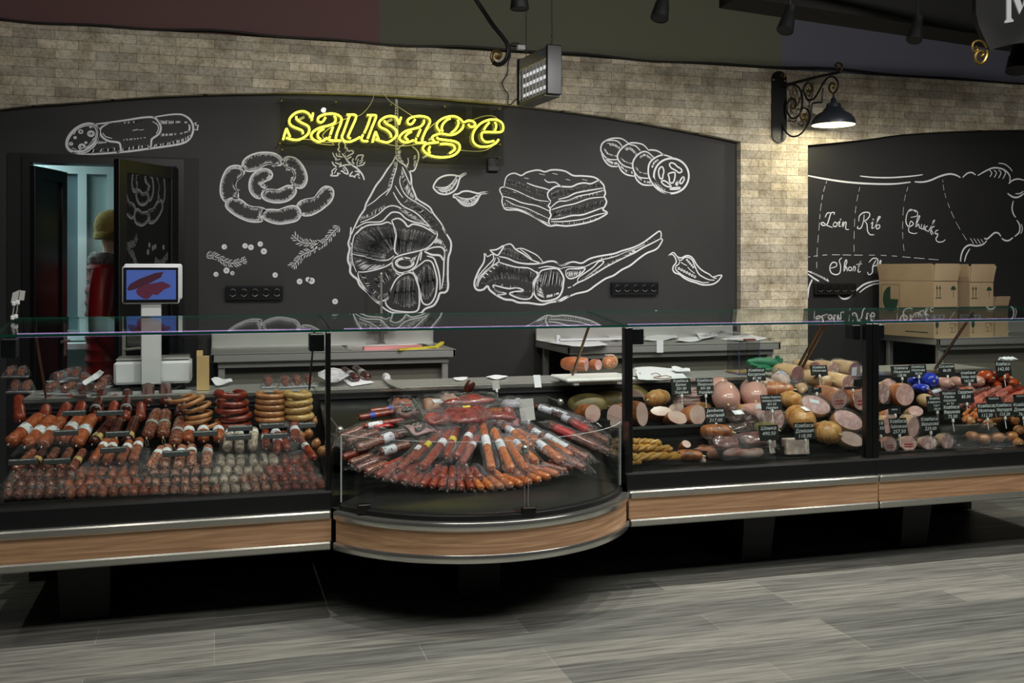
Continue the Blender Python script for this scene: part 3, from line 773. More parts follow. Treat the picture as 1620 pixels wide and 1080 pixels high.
# parsley
d = Draw(510, 220, 15.43)
d.line([480, 350, 560, 450, 620, 540, 720, 630, 850, 720, 950, 830, 1000, 920, 1020, 1000], 2.8).line([720, 635, 600, 625, 480, 650, 400, 680], 2.2).line([850, 720, 845, 600], 2)
for c, s in (((560, 450), [(480, 40, 400, 110, 410, 190, 385, 260, 440, 320), (500, 50, 560, 130, 550, 220, 600, 210, 590, 300, 540, 360), (250, 330, 290, 430, 340, 470, 320, 510, 440, 490), (340, 340, 360, 410, 500, 440), (760, 300, 740, 350, 640, 400, 600, 440), (640, 310, 700, 280, 760, 300), (715, 430, 650, 460, 610, 500), (560, 360, 590, 290, 690, 280), (400, 340, 430, 400), (570, 390, 560, 450)]),
             ((450, 650), [(240, 550, 270, 620, 350, 680), (440, 560, 460, 620), (310, 570, 400, 610, 470, 640), (330, 700, 240, 770, 240, 850, 200, 890, 330, 895, 380, 880, 370, 830, 440, 850), (290, 840, 350, 720), (520, 660, 600, 750, 620, 850, 530, 820, 480, 770, 450, 800), (500, 700, 560, 780)]),
             ((845, 600), [(780, 610, 730, 540, 760, 470), (810, 520, 850, 420, 920, 390, 1000, 400, 960, 480, 980, 520, 900, 540), (1040, 545, 1000, 620, 940, 640, 870, 660), (880, 480, 840, 600), (980, 560, 900, 600)]),
             ((800, 850), [(740, 790, 690, 850, 670, 900, 740, 900, 790, 930, 800, 870), (790, 790, 860, 790, 920, 830), (820, 880, 870, 850, 900, 900), (870, 920, 920, 960)])):
    for q in s: d.line(list(q), 2.2)
d.done('chalk_parsley_drawing', 'small chalk drawing of a parsley sprig under the neon sign', BOARD_L)

# block of bacon
d = Draw(780, 260, 8.526)
d.line([150, 295, 160, 230, 180, 170, 230, 130, 300, 120, 380, 150, 450, 110, 560, 80, 630, 80, 700, 100, 780, 75, 880, 75, 980, 95, 1080, 150, 1200, 155, 1350, 170, 1430, 215, 1490, 280, 1500, 330, 1515, 390, 1500, 430, 1530, 500, 1510, 560, 1480, 610, 1540, 650, 1480, 700, 1350, 760, 1200, 800, 1000, 830, 860, 820, 770, 830, 700, 800, 560, 710, 430, 650, 320, 615, 180, 610, 140, 570, 120, 500, 125, 430, 90, 350, 110, 310, 170, 305], 2.8)
d.line([780, 500, 740, 440, 740, 380, 790, 330, 860, 295, 960, 300, 1060, 300, 1140, 265, 1230, 250, 1320, 260, 1400, 225, 1440, 225], 2.8).line([770, 830, 750, 760, 780, 690, 765, 640, 770, 590, 745, 560, 775, 510], 2.8)
d.line([455, 250, 560, 290, 680, 320, 760, 345], 2.2).line([690, 200, 740, 240, 830, 240, 880, 270, 930, 300], 2)
d.line([880, 470, 1000, 440, 1120, 385, 1300, 350, 1480, 320], 2.4).line([780, 580, 880, 500, 1000, 490, 1150, 430, 1300, 400, 1490, 350], 2.2).line([790, 610, 950, 560, 1100, 530, 1300, 460, 1490, 440], 2.2)
d.line([780, 740, 900, 730, 1060, 690, 1200, 680, 1350, 630, 1480, 580], 2.6).line([780, 770, 950, 770, 1200, 740, 1400, 680, 1540, 650], 2)
d.line([150, 300, 300, 350, 450, 420, 600, 480, 750, 500], 1.6).line([130, 430, 250, 460, 400, 520, 600, 560, 760, 630], 2).line([170, 480, 300, 550, 450, 590, 600, 660, 750, 730], 1.6).line([130, 580, 330, 600, 480, 660, 640, 750, 760, 800], 1.6)
d.hatch([180, 260, 350, 310, 500, 380, 740, 440], [200, 170, 350, 210, 480, 270, 740, 350], 46, 1.0, 0, .75).hatch([140, 400, 300, 430, 500, 500, 740, 580], [150, 340, 300, 390, 500, 450, 740, 520], 46, 1.0, 0, .8)
d.hatch([150, 560, 300, 580, 500, 650, 740, 760], [150, 480, 300, 530, 500, 590, 740, 690], 40, 1.0, 0, .7)
d.hatch([790, 470, 900, 440, 1050, 400, 1250, 350, 1460, 300], [790, 370, 900, 320, 1050, 310, 1250, 270, 1440, 240], 60, 1.1, 0, .85).hatch([1000, 500, 1150, 470, 1300, 430, 1480, 410], [1000, 470, 1150, 430, 1300, 400, 1480, 370], 36, 1.0, 0, 1)
d.hatch([800, 720, 950, 690, 1200, 660, 1480, 560], [860, 620, 1010, 570, 1260, 510, 1500, 470], 60, 1.2, 0, .9).hatch([790, 790, 1000, 780, 1250, 750, 1480, 680], [790, 815, 1000, 810, 1250, 785, 1480, 710], 30, .9, 0, 1)
for x, y, a in ((270, 370, 40), (400, 405, 40), (500, 440, 40), (800, 120, 70), (620, 125, 80), (980, 200, 60), (1200, 200, 70), (420, 180, 60)): d.line([x, y, x + a, y + a * .22], 1.4)
d.done('chalk_bacon_drawing', 'white chalk drawing of a block of bacon', BOARD_L)

# rib chop
d = Draw(740, 350, 7.7125)
d.line([200, 390, 205, 440, 190, 510, 140, 590, 100, 680, 80, 750, 90, 810, 130, 840, 190, 830, 240, 790, 270, 840, 350, 900, 450, 950, 540, 960, 620, 990, 740, 995, 900, 1015, 1000, 990, 1100, 970, 1180, 925, 1250, 910], 3.4)
d.line([265, 345, 300, 350, 360, 340, 440, 295, 400, 370, 360, 415, 300, 380, 265, 345], 2.6).line([215, 390, 240, 430, 300, 400, 315, 440, 300, 480, 240, 540, 150, 640, 110, 700], 2).line([440, 295, 510, 275, 550, 300, 580, 340, 680, 400, 780, 470, 900, 510], 2.4)
d.line([580, 340, 660, 330, 760, 370, 850, 420, 920, 500], 1.8).line([640, 340, 720, 400, 790, 470], 1.6).line([380, 430, 480, 450, 600, 500, 750, 520, 900, 510, 980, 490, 1060, 490, 1140, 540, 1240, 510], 2.8)
d.line([385, 500, 480, 530, 600, 560, 740, 570, 830, 620], 2.4).line([360, 440, 380, 490, 280, 560, 200, 640, 140, 720, 120, 800], 2.2).line([340, 440, 300, 530, 200, 620, 130, 700, 100, 790], 1.8)
d.line([830, 620, 850, 660, 800, 740, 800, 850, 770, 930, 700, 950, 600, 930, 510, 885, 560, 860, 680, 845, 600, 810, 500, 820, 400, 800, 310, 780, 350, 850, 470, 880, 400, 895, 340, 890], 2.6)
d.line([870, 640, 900, 600, 980, 580, 1080, 575, 1130, 610, 1170, 690, 1165, 760, 1150, 850, 1100, 930, 1000, 965, 900, 970, 830, 920, 805, 850, 820, 740, 870, 650, 830, 610], 3).line([860, 570, 960, 550, 1060, 560, 1140, 580], 1.8)
d.hatch([160, 760, 250, 660, 380, 510, 500, 530, 700, 570, 820, 640], [210, 790, 300, 740, 430, 740, 520, 740, 680, 760, 790, 800], 80, 1.0, 0, .85).hatch([870, 660, 960, 600, 1080, 600, 1160, 700], [850, 900, 900, 840, 1060, 820, 1140, 840], 30, .9, 0, .9)
d.hatch([830, 700, 830, 800, 840, 900], [900, 760, 920, 860, 940, 940], 16, 1.2).hatch([540, 890, 620, 920, 740, 930], [580, 860, 680, 860, 770, 840], 26, 1.1).hatch([440, 330, 520, 330, 640, 400, 800, 500], [400, 400, 500, 430, 620, 480, 780, 515], 40, 1.0, 0, .9)
d.hatch([960, 940, 1040, 920, 1120, 890], [970, 890, 1040, 880, 1100, 860], 12, 1.4).hatch([330, 780, 450, 800, 620, 820], [340, 740, 460, 770, 620, 790], 24, 1.2).hatch([290, 820, 350, 860, 430, 880], [330, 810, 370, 840, 430, 870], 14, 1.1)
for k in range(5): d.line([180 + k * 40, 670 - k * 35, 210 + k * 40, 690 - k * 38], 3)
d.at(880, 350, 7.717)
d.line([0, 510, 70, 535, 150, 505, 220, 495, 310, 510, 400, 460, 500, 430, 700, 395, 800, 360, 950, 315, 1060, 260, 1130, 210, 1210, 150, 1260, 120, 1280, 150, 1275, 210], 2.8)
d.line([1275, 210, 1180, 260, 1060, 320, 960, 380, 850, 430, 730, 490, 600, 560, 470, 640, 350, 710, 260, 750, 200, 790], 2.8).line([1275, 210, 1295, 230, 1250, 310, 1200, 350, 1100, 390, 1000, 460, 900, 540, 800, 590, 700, 660, 600, 700, 480, 780, 380, 850, 250, 880, 150, 920, 60, 970, 0, 975], 3)
d.line([60, 575, 150, 555, 260, 560, 350, 550, 440, 510, 540, 470, 640, 450, 740, 420, 860, 370, 980, 330, 1080, 280], 1.8).line([115, 600, 160, 580, 260, 580, 350, 570, 330, 610, 300, 640, 240, 680, 170, 700, 125, 670, 115, 600], 2.4)
d.line([260, 740, 270, 690, 350, 630, 450, 560, 520, 490, 580, 490, 540, 540, 440, 620, 350, 690], 2).line([140, 812, 180, 800], 2.4)
d.hatch([330, 520, 500, 450, 700, 410, 900, 340, 1200, 180], [340, 560, 520, 480, 700, 430, 900, 370, 1230, 210], 50, 1.2, 0, 1).hatch([300, 700, 420, 620, 560, 540, 700, 480], [330, 720, 480, 640, 600, 560, 740, 490], 36, 1.1).hatch([130, 610, 200, 600, 320, 590], [150, 680, 210, 680, 280, 650], 16, 1.1)
d.hatch([720, 480, 800, 430, 940, 350], [760, 450, 860, 420, 980, 360], 12, 2.0)
d.done('chalk_chop_drawing', 'white chalk drawing of a long boned rib chop', BOARD_L)

# cattle chart on the other board
d = Draw(1270, 250, 4.694)
d.line([36, 130, 150, 152, 300, 175, 450, 188, 600, 193, 700, 190, 800, 178], 3.4).line([425, 133, 520, 143, 650, 145, 800, 135, 890, 123], 2.6)


def dash(d, flat, n, w=2):
    P = smoothpts(d.pts(flat), 10)
    for i in range(n):
        a = P[int(i / n * (len(P) - 1))]; b = P[min(int((i + .62) / n * (len(P) - 1)), len(P) - 1)]
        d.line([a.x, a.y, b.x, b.y], w, 0, .6)


dash(d, [178, 170, 150, 260, 130, 390, 120, 520, 105, 700, 103, 850], 9); dash(d, [423, 215, 400, 320, 385, 450, 380, 600, 380, 720], 6); dash(d, [780, 215, 752, 320, 742, 470, 742, 600, 755, 712], 6)
dash(d, [36, 735, 180, 718, 380, 720, 600, 722, 800, 738, 1040, 758], 12, 2.2)
dash(d, [1038, 160, 1050, 250, 1090, 370, 1150, 500, 1235, 640], 7)
# Loin
d.line([230, 420, 235, 405, 210, 408, 195, 450, 180, 490, 150, 500, 135, 487, 150, 478, 180, 500, 220, 515], 2.2).line([165, 440, 180, 410, 205, 405], 1.8)
d.line([225, 490, 240, 475, 255, 490, 245, 508, 228, 505, 225, 490], 2).line([255, 490, 275, 470, 268, 505, 285, 505], 2).line([290, 500, 300, 470, 297, 512, 310, 480, 322, 480, 318, 525, 342, 530], 2).ring(280, 455, 2, 2)
# Rib
d.line([415, 470, 420, 430, 450, 405, 490, 405, 495, 430, 470, 460, 445, 465], 2.2).line([455, 420, 450, 470, 430, 520, 405, 520, 410, 505], 2).line([455, 465, 475, 490, 480, 540, 500, 568, 530, 568], 2)
d.line([505, 490, 520, 475, 512, 520, 530, 515], 2).line([535, 510, 560, 460, 575, 437, 560, 440, 545, 500, 550, 525, 570, 515, 568, 495, 550, 500], 2.2).ring(522, 455, 2, 2)
# Chucka
d.line([840, 400, 800, 380, 775, 410, 765, 470, 785, 510, 820, 490, 800, 470, 785, 540, 820, 560, 850, 555], 2.2).line([775, 400, 820, 385, 850, 400, 845, 430, 800, 440], 1.8)
d.at(1440, 250, 4.694)
d.line([35, 510, 60, 460, 70, 430, 55, 440, 40, 510, 60, 490, 70, 520, 85, 515], 2.2).line([85, 490, 80, 520, 95, 525, 105, 495, 103, 530, 118, 530], 2).line([130, 505, 115, 510, 112, 535, 130, 540], 2)
d.line([130, 550, 165, 490, 180, 463, 170, 470, 150, 540, 160, 570], 2.2).line([180, 505, 155, 525, 172, 565], 2).line([210, 535, 190, 540, 185, 560, 205, 560, 215, 535, 200, 580, 190, 600, 205, 622, 240, 620, 260, 605], 2.2)
# Short Pla
d.at(1270, 250, 4.694)
d.line([290, 740, 270, 760, 280, 800, 275, 850, 245, 865, 210, 850, 200, 810, 220, 775, 250, 780, 245, 805, 195, 820], 2.2).line([300, 830, 325, 780, 322, 755, 310, 780, 305, 840, 322, 805, 330, 840], 2.1)
d.ring(350, 822, 12, 1.8, 14).line([370, 840, 378, 805, 390, 812, 385, 840], 2).line([405, 840, 425, 780, 432, 760, 415, 800, 412, 845, 430, 840], 2).line([395, 790, 440, 785], 1.6)
d.line([545, 755, 520, 800, 515, 850, 490, 865, 480, 845], 2.2).line([490, 775, 520, 745, 555, 750, 550, 790, 520, 805], 2).line([560, 830, 580, 770, 572, 765, 560, 845], 2).line([600, 800, 585, 815, 590, 840, 605, 830], 2)
d.line([36, 838, 100, 865, 150, 890, 190, 915], 3).line([38, 860, 80, 890, 120, 915], 3)
for k in range(7): d.line([60 + k * 20, 840 + k * 9, 85 + k * 18, 862 + k * 9], 2)
d.line([70, 900, 45, 960, 36, 1040], 3).line([262, 1018, 300, 1045, 350, 1030, 400, 980, 460, 935, 540, 912, 590, 912], 3.4).line([420, 998, 470, 960, 530, 935, 590, 930], 2.6)
d.at(1440, 250, 4.694)
d.line([32, 176, 90, 178, 150, 165, 220, 135, 290, 118, 340, 127, 372, 145], 3.4).line([388, 145, 420, 115, 455, 107, 485, 125], 2.8).line([500, 130, 560, 95, 620, 72, 680, 80, 720, 105, 740, 140, 738, 178], 3).line([655, 38, 700, 45, 735, 70, 758, 98], 2)
for k in range(4): d.line([585 + k * 35, 88, 605 + k * 34, 110, 590 + k * 32, 140 + k * 5], 2)
d.line([730, 190, 760, 165, 800, 155, 845, 165], 2.8).line([722, 262, 760, 288, 800, 290, 845, 262], 3.4).line([780, 265, 815, 262, 840, 245], 2.2)
d.line([765, 318, 755, 370, 765, 415, 782, 440], 3).line([790, 460, 812, 500, 808, 550, 775, 582], 3.2).line([825, 490, 832, 530, 820, 562], 2).line([762, 590, 730, 612, 700, 610, 678, 595], 3.2)
d.line([672, 582, 655, 558, 625, 555, 595, 580, 570, 600, 548, 595], 3.2).line([568, 612, 540, 640, 490, 652, 440, 645, 400, 670, 378, 720, 372, 768], 3.2).line([442, 672, 415, 720, 402, 768], 2.6)
for k in range(4): d.line([445 + k * 26, 595 + k * 2, 470 + k * 26, 635], 2)
# animal's head on towards the edge and beyond it
d.line([845, 165, 900, 190, 930, 230, 925, 290, 880, 330], 2.8)
d.done('chalk_cattle_chart_drawing', 'white chalk outline of a cow marked Loin, Rib, Chucka and Short Plate', BOARD_R)
# ------------------------------------------------------------------ neon sign
YN = 6.93


def pxpts(flat, ox, oy, sc, Y):
    return [atY(ox + flat[i] / sc, oy + flat[i + 1] / sc, Y) for i in range(0, len(flat), 2)]


NE = thing('neon_sign', 'glowing yellow neon word sausage on a clear board, wired above the chalk ham', 'neon sign', atY(620, 247, YN))
a, b = atY(443, 190, YN + .03), atY(797, 248, YN + .03)
b2 = atY(797, 184, YN + .03)
mb = MB(); mb.rbox(a.x, b.x, YN + .02, YN + .026, atY(443, 252, YN).z, atY(443, 153, YN).z, .002)
obj('backing_board', mb, M_ACRY, NE, world=True, smooth=False)
M_NEON = emis('neon_yellow', (255, 250, 70), 3.2)
NL = {'letter_s': [[510, 410, 530, 310], [500, 370, 470, 320, 400, 290, 310, 310, 240, 370, 225, 430, 260, 480, 340, 515, 390, 540, 400, 580], [315, 355, 320, 390, 370, 430, 450, 470, 480, 510, 470, 570, 420, 620, 340, 655, 250, 650, 185, 630], [235, 620, 205, 550, 185, 520, 145, 655]],
      'letter_a': [[690, 370, 650, 425, 610, 430, 590, 400, 610, 360, 680, 330, 780, 320, 860, 345, 895, 390, 880, 460, 840, 560, 820, 640], [800, 350, 820, 390, 800, 440, 720, 475, 620, 500, 540, 545, 505, 600, 530, 650, 600, 680, 670, 660, 710, 630], [670, 515, 610, 550, 590, 590, 600, 630, 630, 650], [785, 490, 750, 590], [745, 610, 735, 650, 780, 665, 885, 665]],
      'letter_u': [[960, 335, 1060, 335, 1080, 370, 1040, 470, 990, 580, 980, 620, 1010, 640], [1000, 340, 960, 450, 920, 560, 900, 620, 930, 670, 1000, 680, 1080, 650, 1130, 620], [1220, 340, 1320, 340, 1335, 370, 1280, 510, 1230, 640], [1270, 350, 1230, 470, 1185, 570], [1170, 590, 1150, 640, 1170, 670, 1235, 675]],
      'letter_s ': [[1628, 460, 1658, 365], [1623, 430, 1588, 370, 1518, 352, 1440, 372, 1378, 430, 1390, 490, 1470, 530, 1520, 580, 1530, 625], [1440, 410, 1470, 450, 1540, 487, 1598, 540, 1603, 590, 1558, 645, 1488, 688, 1420, 680, 1330, 650], [1370, 650, 1340, 575, 1328, 560, 1290, 690]]}
NR = {'letter_a ': [[380, 395, 340, 450, 300, 455, 280, 420, 310, 380, 390, 355, 480, 355, 550, 380, 570, 430, 530, 510, 480, 620, 470, 680], [490, 400, 490, 440, 440, 490, 340, 520, 250, 550, 185, 610, 190, 660, 250, 690, 310, 680, 360, 660], [335, 550, 270, 590, 255, 630, 290, 660], [450, 520, 410, 615], [395, 635, 385, 680, 420, 695, 520, 690]],
      'letter_g': [[700, 550, 660, 500, 665, 440, 720, 390, 800, 360, 880, 355, 950, 385, 1000, 430, 1060, 410, 1120, 420, 1150, 460, 1120, 490, 1080, 485, 1060, 455], [735, 550, 720, 510, 740, 450, 790, 400, 830, 385], [925, 400, 935, 450, 900, 520, 840, 570], [1000, 460, 985, 510, 930, 560, 870, 590, 800, 590, 715, 575], [700, 575, 640, 595, 600, 620, 610, 660, 625, 680], [660, 620, 680, 645, 780, 660, 880, 675, 940, 710, 950, 770, 910, 830, 830, 870, 700, 880, 580, 860, 500, 810, 480, 760, 520, 710, 600, 695, 680, 690], [570, 740, 555, 790, 570, 830], [700, 710, 800, 710, 870, 730, 885, 780, 820, 830]],
      'letter_e': [[1450, 650, 1410, 700, 1320, 740, 1200, 740, 1130, 690, 1115, 610, 1150, 520, 1230, 440, 1330, 400, 1420, 400, 1490, 440, 1510, 510, 1480, 555, 1400, 558, 1250, 560, 1230, 620, 1260, 670, 1310, 685, 1390, 670], [1330, 435, 1290, 480, 1260, 530], [1400, 430, 1420, 480, 1400, 540]]}
for dct, ox in ((NL, 430), (NR, 610)):
    for nm, ls in dct.items():
        mb = MB()
        for l in ls:
            P = pxpts(l, ox, 140, 8.1, YN - .012)
            if len(P) > 2: P = smoothpts(P, 5)
            mb.tube(P, .0068, 8)
        obj(nm.strip() + '_tube', mb, M_NEON, NE, world=True)
for px, py in ((445, 159), (531, 161), (618, 165), (703, 168), (790, 172), (442, 227), (446, 237), (791, 229), (790, 249)):
    p = atY(px, py, YN + .02); mb = MB(); mb.sphere((p.x, YN + .012, p.z), .008, 8, 6); mb.tube([(p.x, YN + .012, p.z), (p.x, YP, p.z)], .003, 6)
    obj('standoff_screw', mb, mat('brass', (190, 170, 90), .3, 1), NE, world=True)
M_WIRE = mat('cream_wire', (196, 190, 150), .6)
for l, ox in (([1310, 60, 1290, 150, 1230, 250, 1150, 330, 1090, 355], 430), ([1430, 60, 1500, 150, 1600, 220, 1800, 350], 430), ([340, 650, 500, 655, 700, 690, 900, 680], 430), ([560, 700, 800, 720, 650, 600, 860, 430, 1000, 370], 430),
              ([1120, 400, 1250, 355, 1370, 350, 1440, 390], 610), ([960, 790, 1150, 805, 1280, 790, 1370, 740], 610), ([500, 570, 600, 470, 700, 400, 780, 375], 610), ([0, 705, 100, 730, 250, 735, 400, 715], 610)):
    mb = MB(); mb.tube(smoothpts(pxpts(l, ox, 140, 8.1, YN + .008), 5), .0024, 6)
    obj('supply_wire', mb, M_WIRE, NE, world=True)
for px, py, ox in ((385, 380, 0), (1505, 412, 0), (55, 410, 1), (580, 645, 1), (505, 875, 1)):
    p = atY((610 if ox else 430) + px / 8.1, 140 + py / 8.1, YN + .006); mb = MB(); mb.tube([p + Vector((-.016, 0, -.008)), p + Vector((.016, 0, .008))], .008, 8)
    obj('tube_holder', mb, mat('frosted_glass_holder', (170, 170, 150), .3), NE, world=True)

# ------------------------------------------------------------------ sockets
M_SOCK = mat('socket_graphite', (34, 37, 42), .3)


def sockets(x0, z0, n, lab, cat='socket', cableright=False):
    t = thing('socket_strip' if n > 1 else 'wall_socket', lab, cat, (x0, YP, z0), group='black wall socket strips' if n > 1 else None)
    w = .071; L = n * w
    mb = MB(); mb.rbox(-.006, L + .006, -.038, 0, -.006, .088, .004); mb.rbox(-.004, L + .004, -.042, -.036, -.002, .084, .002); obj('surface_box', mb, M_SOCK, t, smooth=False)
    for i in range(n):
        cx = (i + .5) * w
        mb = MB()
        pr = [(.026, 0), (.0265, .004), (.022, .005), (.021, -.012), (.001, -.012)]
        mb.lathe(pr, 20, Matrix.Translation((cx, -.042, .042)) @ Matrix.Rotation(PI / 2, 4, 'X'))
        mb.rbox(cx - .033, cx + .033, -.0445, -.042, .008, .077, .001)
        s = obj('socket_face', mb, M_BLACK, t)
        mb = MB(); mb.tube([(cx + .022 * math.cos(w_), -.047, .042 + .022 * math.sin(w_)) for w_ in [PI * 1.15 + k * .7 * PI / 8 for k in range(9)]], .0012, 5); mb.sphere((cx, -.034, .042), .003, 6, 4)
        obj('earth_contact', mb, M_STEEL, s)
    return t


p = atY(359, 473, YP); sockets(p.x, p.z, 5, 'five-gang black socket strip on the chalkboard under the chalk rosemary')
p = atY(967, 465, YP); sockets(p.x, p.z, 5, 'five-gang black socket strip on the chalkboard under the chalk rib chop')
p = atY(1287, 465, YP); sockets(p.x, p.z, 5, 'five-gang black socket strip beside the cardboard boxes on the cow chart board')
p = atY(771, 270, YP); sockets(p.x, p.z, 1, 'single black wall socket just below the neon sign board')

# ------------------------------------------------------------------ bracket lamp on the pillar
M_IRON = mat('wrought_iron', (17, 17, 18), .42, .3); M_GILT = mat('gilded_iron', (116, 92, 40), .35, .8)
BL = Vector(atY(1232, 225, YW)); LS = 6.75
lamp = thing('bracket_lamp', 'black wrought iron bracket lamp with a dome shade on the stone pillar', 'wall lamp', BL)
x0, x1 = atY(1220, 0, YW).x, atY(1243, 0, YW).x
zt, zb = atY(1220, 112, YW).z, atY(1220, 226, YW).z
mb = MB(); r = (x1 - x0) / 2; cx = (x0 + x1) / 2
pl = [(cx + r * math.cos(a_), zt - r + r * math.sin(a_)) for a_ in [k * PI / 10 for k in range(11)]] + [(cx + r * math.cos(a_), zb + r + r * math.sin(a_)) for a_ in [PI + k * PI / 10 for k in range(11)]]
mb.prism(pl, -.0, .016, Matrix.Translation((0, YW, 0)) @ Matrix.Rotation(PI / 2, 4, 'X'))
obj('back_plate', mb, M_IRON, lamp, world=True, smooth=False)
# the bracket stands out from the wall towards the room, turned a little sideways
BO = Vector((cx + .02, YW - .016, 0)); BD = Vector((.62, -.78, 0)).normalized()


def br(px, py):
    """point of the bracket's own upright plane hit by the sight line"""
    u = (px - 810) / FP; dx, dy = u * CT + ST, CT - u * ST
    # BO + BD*s = f*(dx,dy)
    den = BD.x * dy - BD.y * dx
    s_ = (-BO.x * dy + BO.y * dx) / den
    f = (BO.x + BD.x * s_) / dx
    return Vector((BO.x + BD.x * s_, BO.y + BD.y * s_, CH - (py - YH) * f / FP))


def bl(flat): return smoothpts([br(1200 + flat[i] / LS, 80 + flat[i + 1] / LS) for i in range(0, len(flat), 2)], 5)


mb = MB()
mb.tube(bl([240, 375, 300, 365, 420, 335, 560, 300, 700, 265, 830, 240, 870, 225]), .011, 8)
for f_ in ([290, 390, 330, 370, 400, 370, 450, 430, 465, 530, 455, 640, 410, 710, 350, 720, 310, 660, 305, 580, 340, 515, 380, 520, 400, 570, 385, 620],
           [210, 560, 215, 700, 260, 820, 330, 905, 400, 915, 470, 870, 530, 770, 560, 690, 570, 570], [570, 565, 640, 552, 675, 550, 680, 480, 690, 400],
           [445, 660, 470, 615, 510, 620, 545, 680, 530, 790], [530, 335, 490, 390, 490, 460, 530, 525, 590, 515, 640, 440, 690, 350, 740, 290, 800, 280, 845, 330, 845, 400, 800, 460]):
    mb.tube(bl(f_), .0072, 7)
obj('scroll_bracket', mb, M_IRON, lamp, world=True)
for f_ in ([870, 225, 890, 190, 885, 150, 850, 132, 820, 150, 830, 175, 855, 170], [385, 620, 360, 615, 345, 590, 360, 565], [530, 340, 570, 370, 575, 420, 545, 445, 520, 420, 525, 390], [445, 660, 450, 720, 490, 745, 510, 710, 495, 680, 475, 700], [800, 460, 760, 430, 755, 380, 785, 345, 815, 365, 805, 400, 790, 395], [260, 290, 240, 270, 250, 250, 275, 255, 270, 285]):
    mb = MB(); mb.tube(bl(f_), .0075, 7)
    obj('scroll_end', mb, M_GILT, lamp, world=True)
sc_ = br(1200 + 800 / LS, 80 + 790 / LS); rt = br(1200 + 800 / LS, 80 + 460 / LS)
rim = 34.0 * (sc_.y / (CT - ((1200 + 796 / LS - 810) / FP) * ST)) / FP
hh = rt.z - sc_.z
mb = MB()
pr = [(rim, 0), (rim * 1.0, .006), (rim * .98, hh * .12), (rim * .92, hh * .20), (rim * .83, hh * .28), (rim * .69, hh * .36), (rim * .50, hh * .43), (rim * .44, hh * .50), (rim * .34, hh * .56), (rim * .33, hh * .62), (rim * .31, hh * .68), (rim * .14, hh * .72), (rim * .11, hh * .84), (rim * .05, hh * .88), (.004, hh)]
inn = [(max(r_ - .004, .002), h_ - .003) for r_, h_ in pr[:-4]]
mb.lathe(inn[::-1] + pr, 36, Matrix.Translation(sc_)); 
mb.f = [f_ for f_ in mb.f if len(f_) == 4]; mb.m = [0] * len(mb.f)
for i_ in range(len(mb.f)):
    if i_ < 36 * (len(inn) - 1): mb.m[i_] = 1
o = obj('lamp_shade', mb, [mat('shade_grey', (62, 66, 74), .38, .4), mat('shade_inner', (250, 246, 200), .5, emit=(255, 240, 150), estr=.45)], lamp, world=True)
mb = MB(); mb.sphere(sc_ + Vector((0, 0, .055)), .03, 14, 10, (1, 1, 1.2)); obj('bulb', mb, emis('warm_bulb', (255, 240, 150), 8), lamp, world=True)
for a_, b_ in ((1224, 126), (1242, 128), (1231, 218)):
    p = atY(a_, b_, YW - .018); mb = MB(); mb.sphere(p, .007, 8, 6)
    obj('screw', mb, M_STEEL, lamp, world=True)
_d = bpy.data.lights.new('bracket_lamp_light', 'POINT'); _d.energy = 8; _d.color = (1, .93, .74); _d.shadow_soft_size = .03
_o = bpy.data.objects.new('bracket_lamp_light', _d); COL.objects.link(_o); _o.location = sc_ + Vector((0, 0, .01))

# ------------------------------------------------------------------ insect killer on chains
fn = 6.2; u = (866 - 810) / FP; K1 = Vector((fn * (u * CT + ST), fn * (CT - u * ST), CH + (YH - 148) * fn / FP))
ff = 6.2 * 1.069; u = (820 - 810) / FP; K2 = Vector((ff * (u * CT + ST), ff * (CT - u * ST), CH + (YH - 165) * ff / FP))
dv = (K2 - K1); dv.z = 0; kl = dv.length; ang = math.atan2(dv.y, dv.x)
ik = thing('insect_killer', 'grey electric insect killer with lit tubes hanging on two chains', 'insect killer', (K1.x, K1.y, (K1.z + K2.z) / 2), (0, 0, ang))
# local: x along the case from the near end, y: front grid faces +y side seen from the left -> depth goes to -y
H_ = .29; D_ = -.085
for x_ in (0, kl):
    mb = MB(); mb.rbox(x_ - .012, x_ + .012, D_ - .008, .008, -.006, H_ + .006, .006); obj('end_cap', mb, mat('cap_navy', (22, 24, 34), .35), ik, smooth=False)
mb = MB(); mb.rbox(.01, kl - .01, D_, 0, H_ - .075, H_, .004); mb.rbox(.01, kl - .01, D_, 0, 0, .02, .004); obj('housing', mb, mat('case_metal', (150, 150, 150), .3, .9), ik, smooth=False)
mb = MB()
for k in range(9): x_ = .02 + k * (kl - .04) / 8; mb.box(x_ - .0035, x_ + .0035, -.004, .001, .02, H_ - .07)
for k in range(26): z_ = .026 + k * .0073; mb.box(.015, kl - .015, -.003, -.0015, z_, z_ + .0022)
obj('front_grid', mb, mat('grid_metal', (210, 210, 206), .35, .7), ik, smooth=False)
mb = MB(); mb.box(.015, kl - .015, D_, D_ + .004, .02, H_ - .07); obj('back_panel', mb, mat('grid_back', (60, 60, 60), .5), ik, smooth=False)
for z_ in (.055, .12, .18):
    mb = MB(); mb.tube([(.02, -.03, z_), (kl - .02, -.03, z_)], .010, 10); obj('uv_tube', mb, emis('uv_tube', (236, 238, 245), 1.1), ik)
mb = MB(); mb.rbox(.01, kl - .01, D_ - .01, .012, -.014, -.004, .002); obj('drip_tray', mb, mat('tray_grey', (120, 122, 110), .4, .6), ik, smooth=False)
mb = MB(); mb.box(.05, .09, -.0005, .0012, H_ - .05, H_ - .02); obj('sticker', mb, mat('blue_sticker', (80, 120, 170), .5), ik, smooth=False)


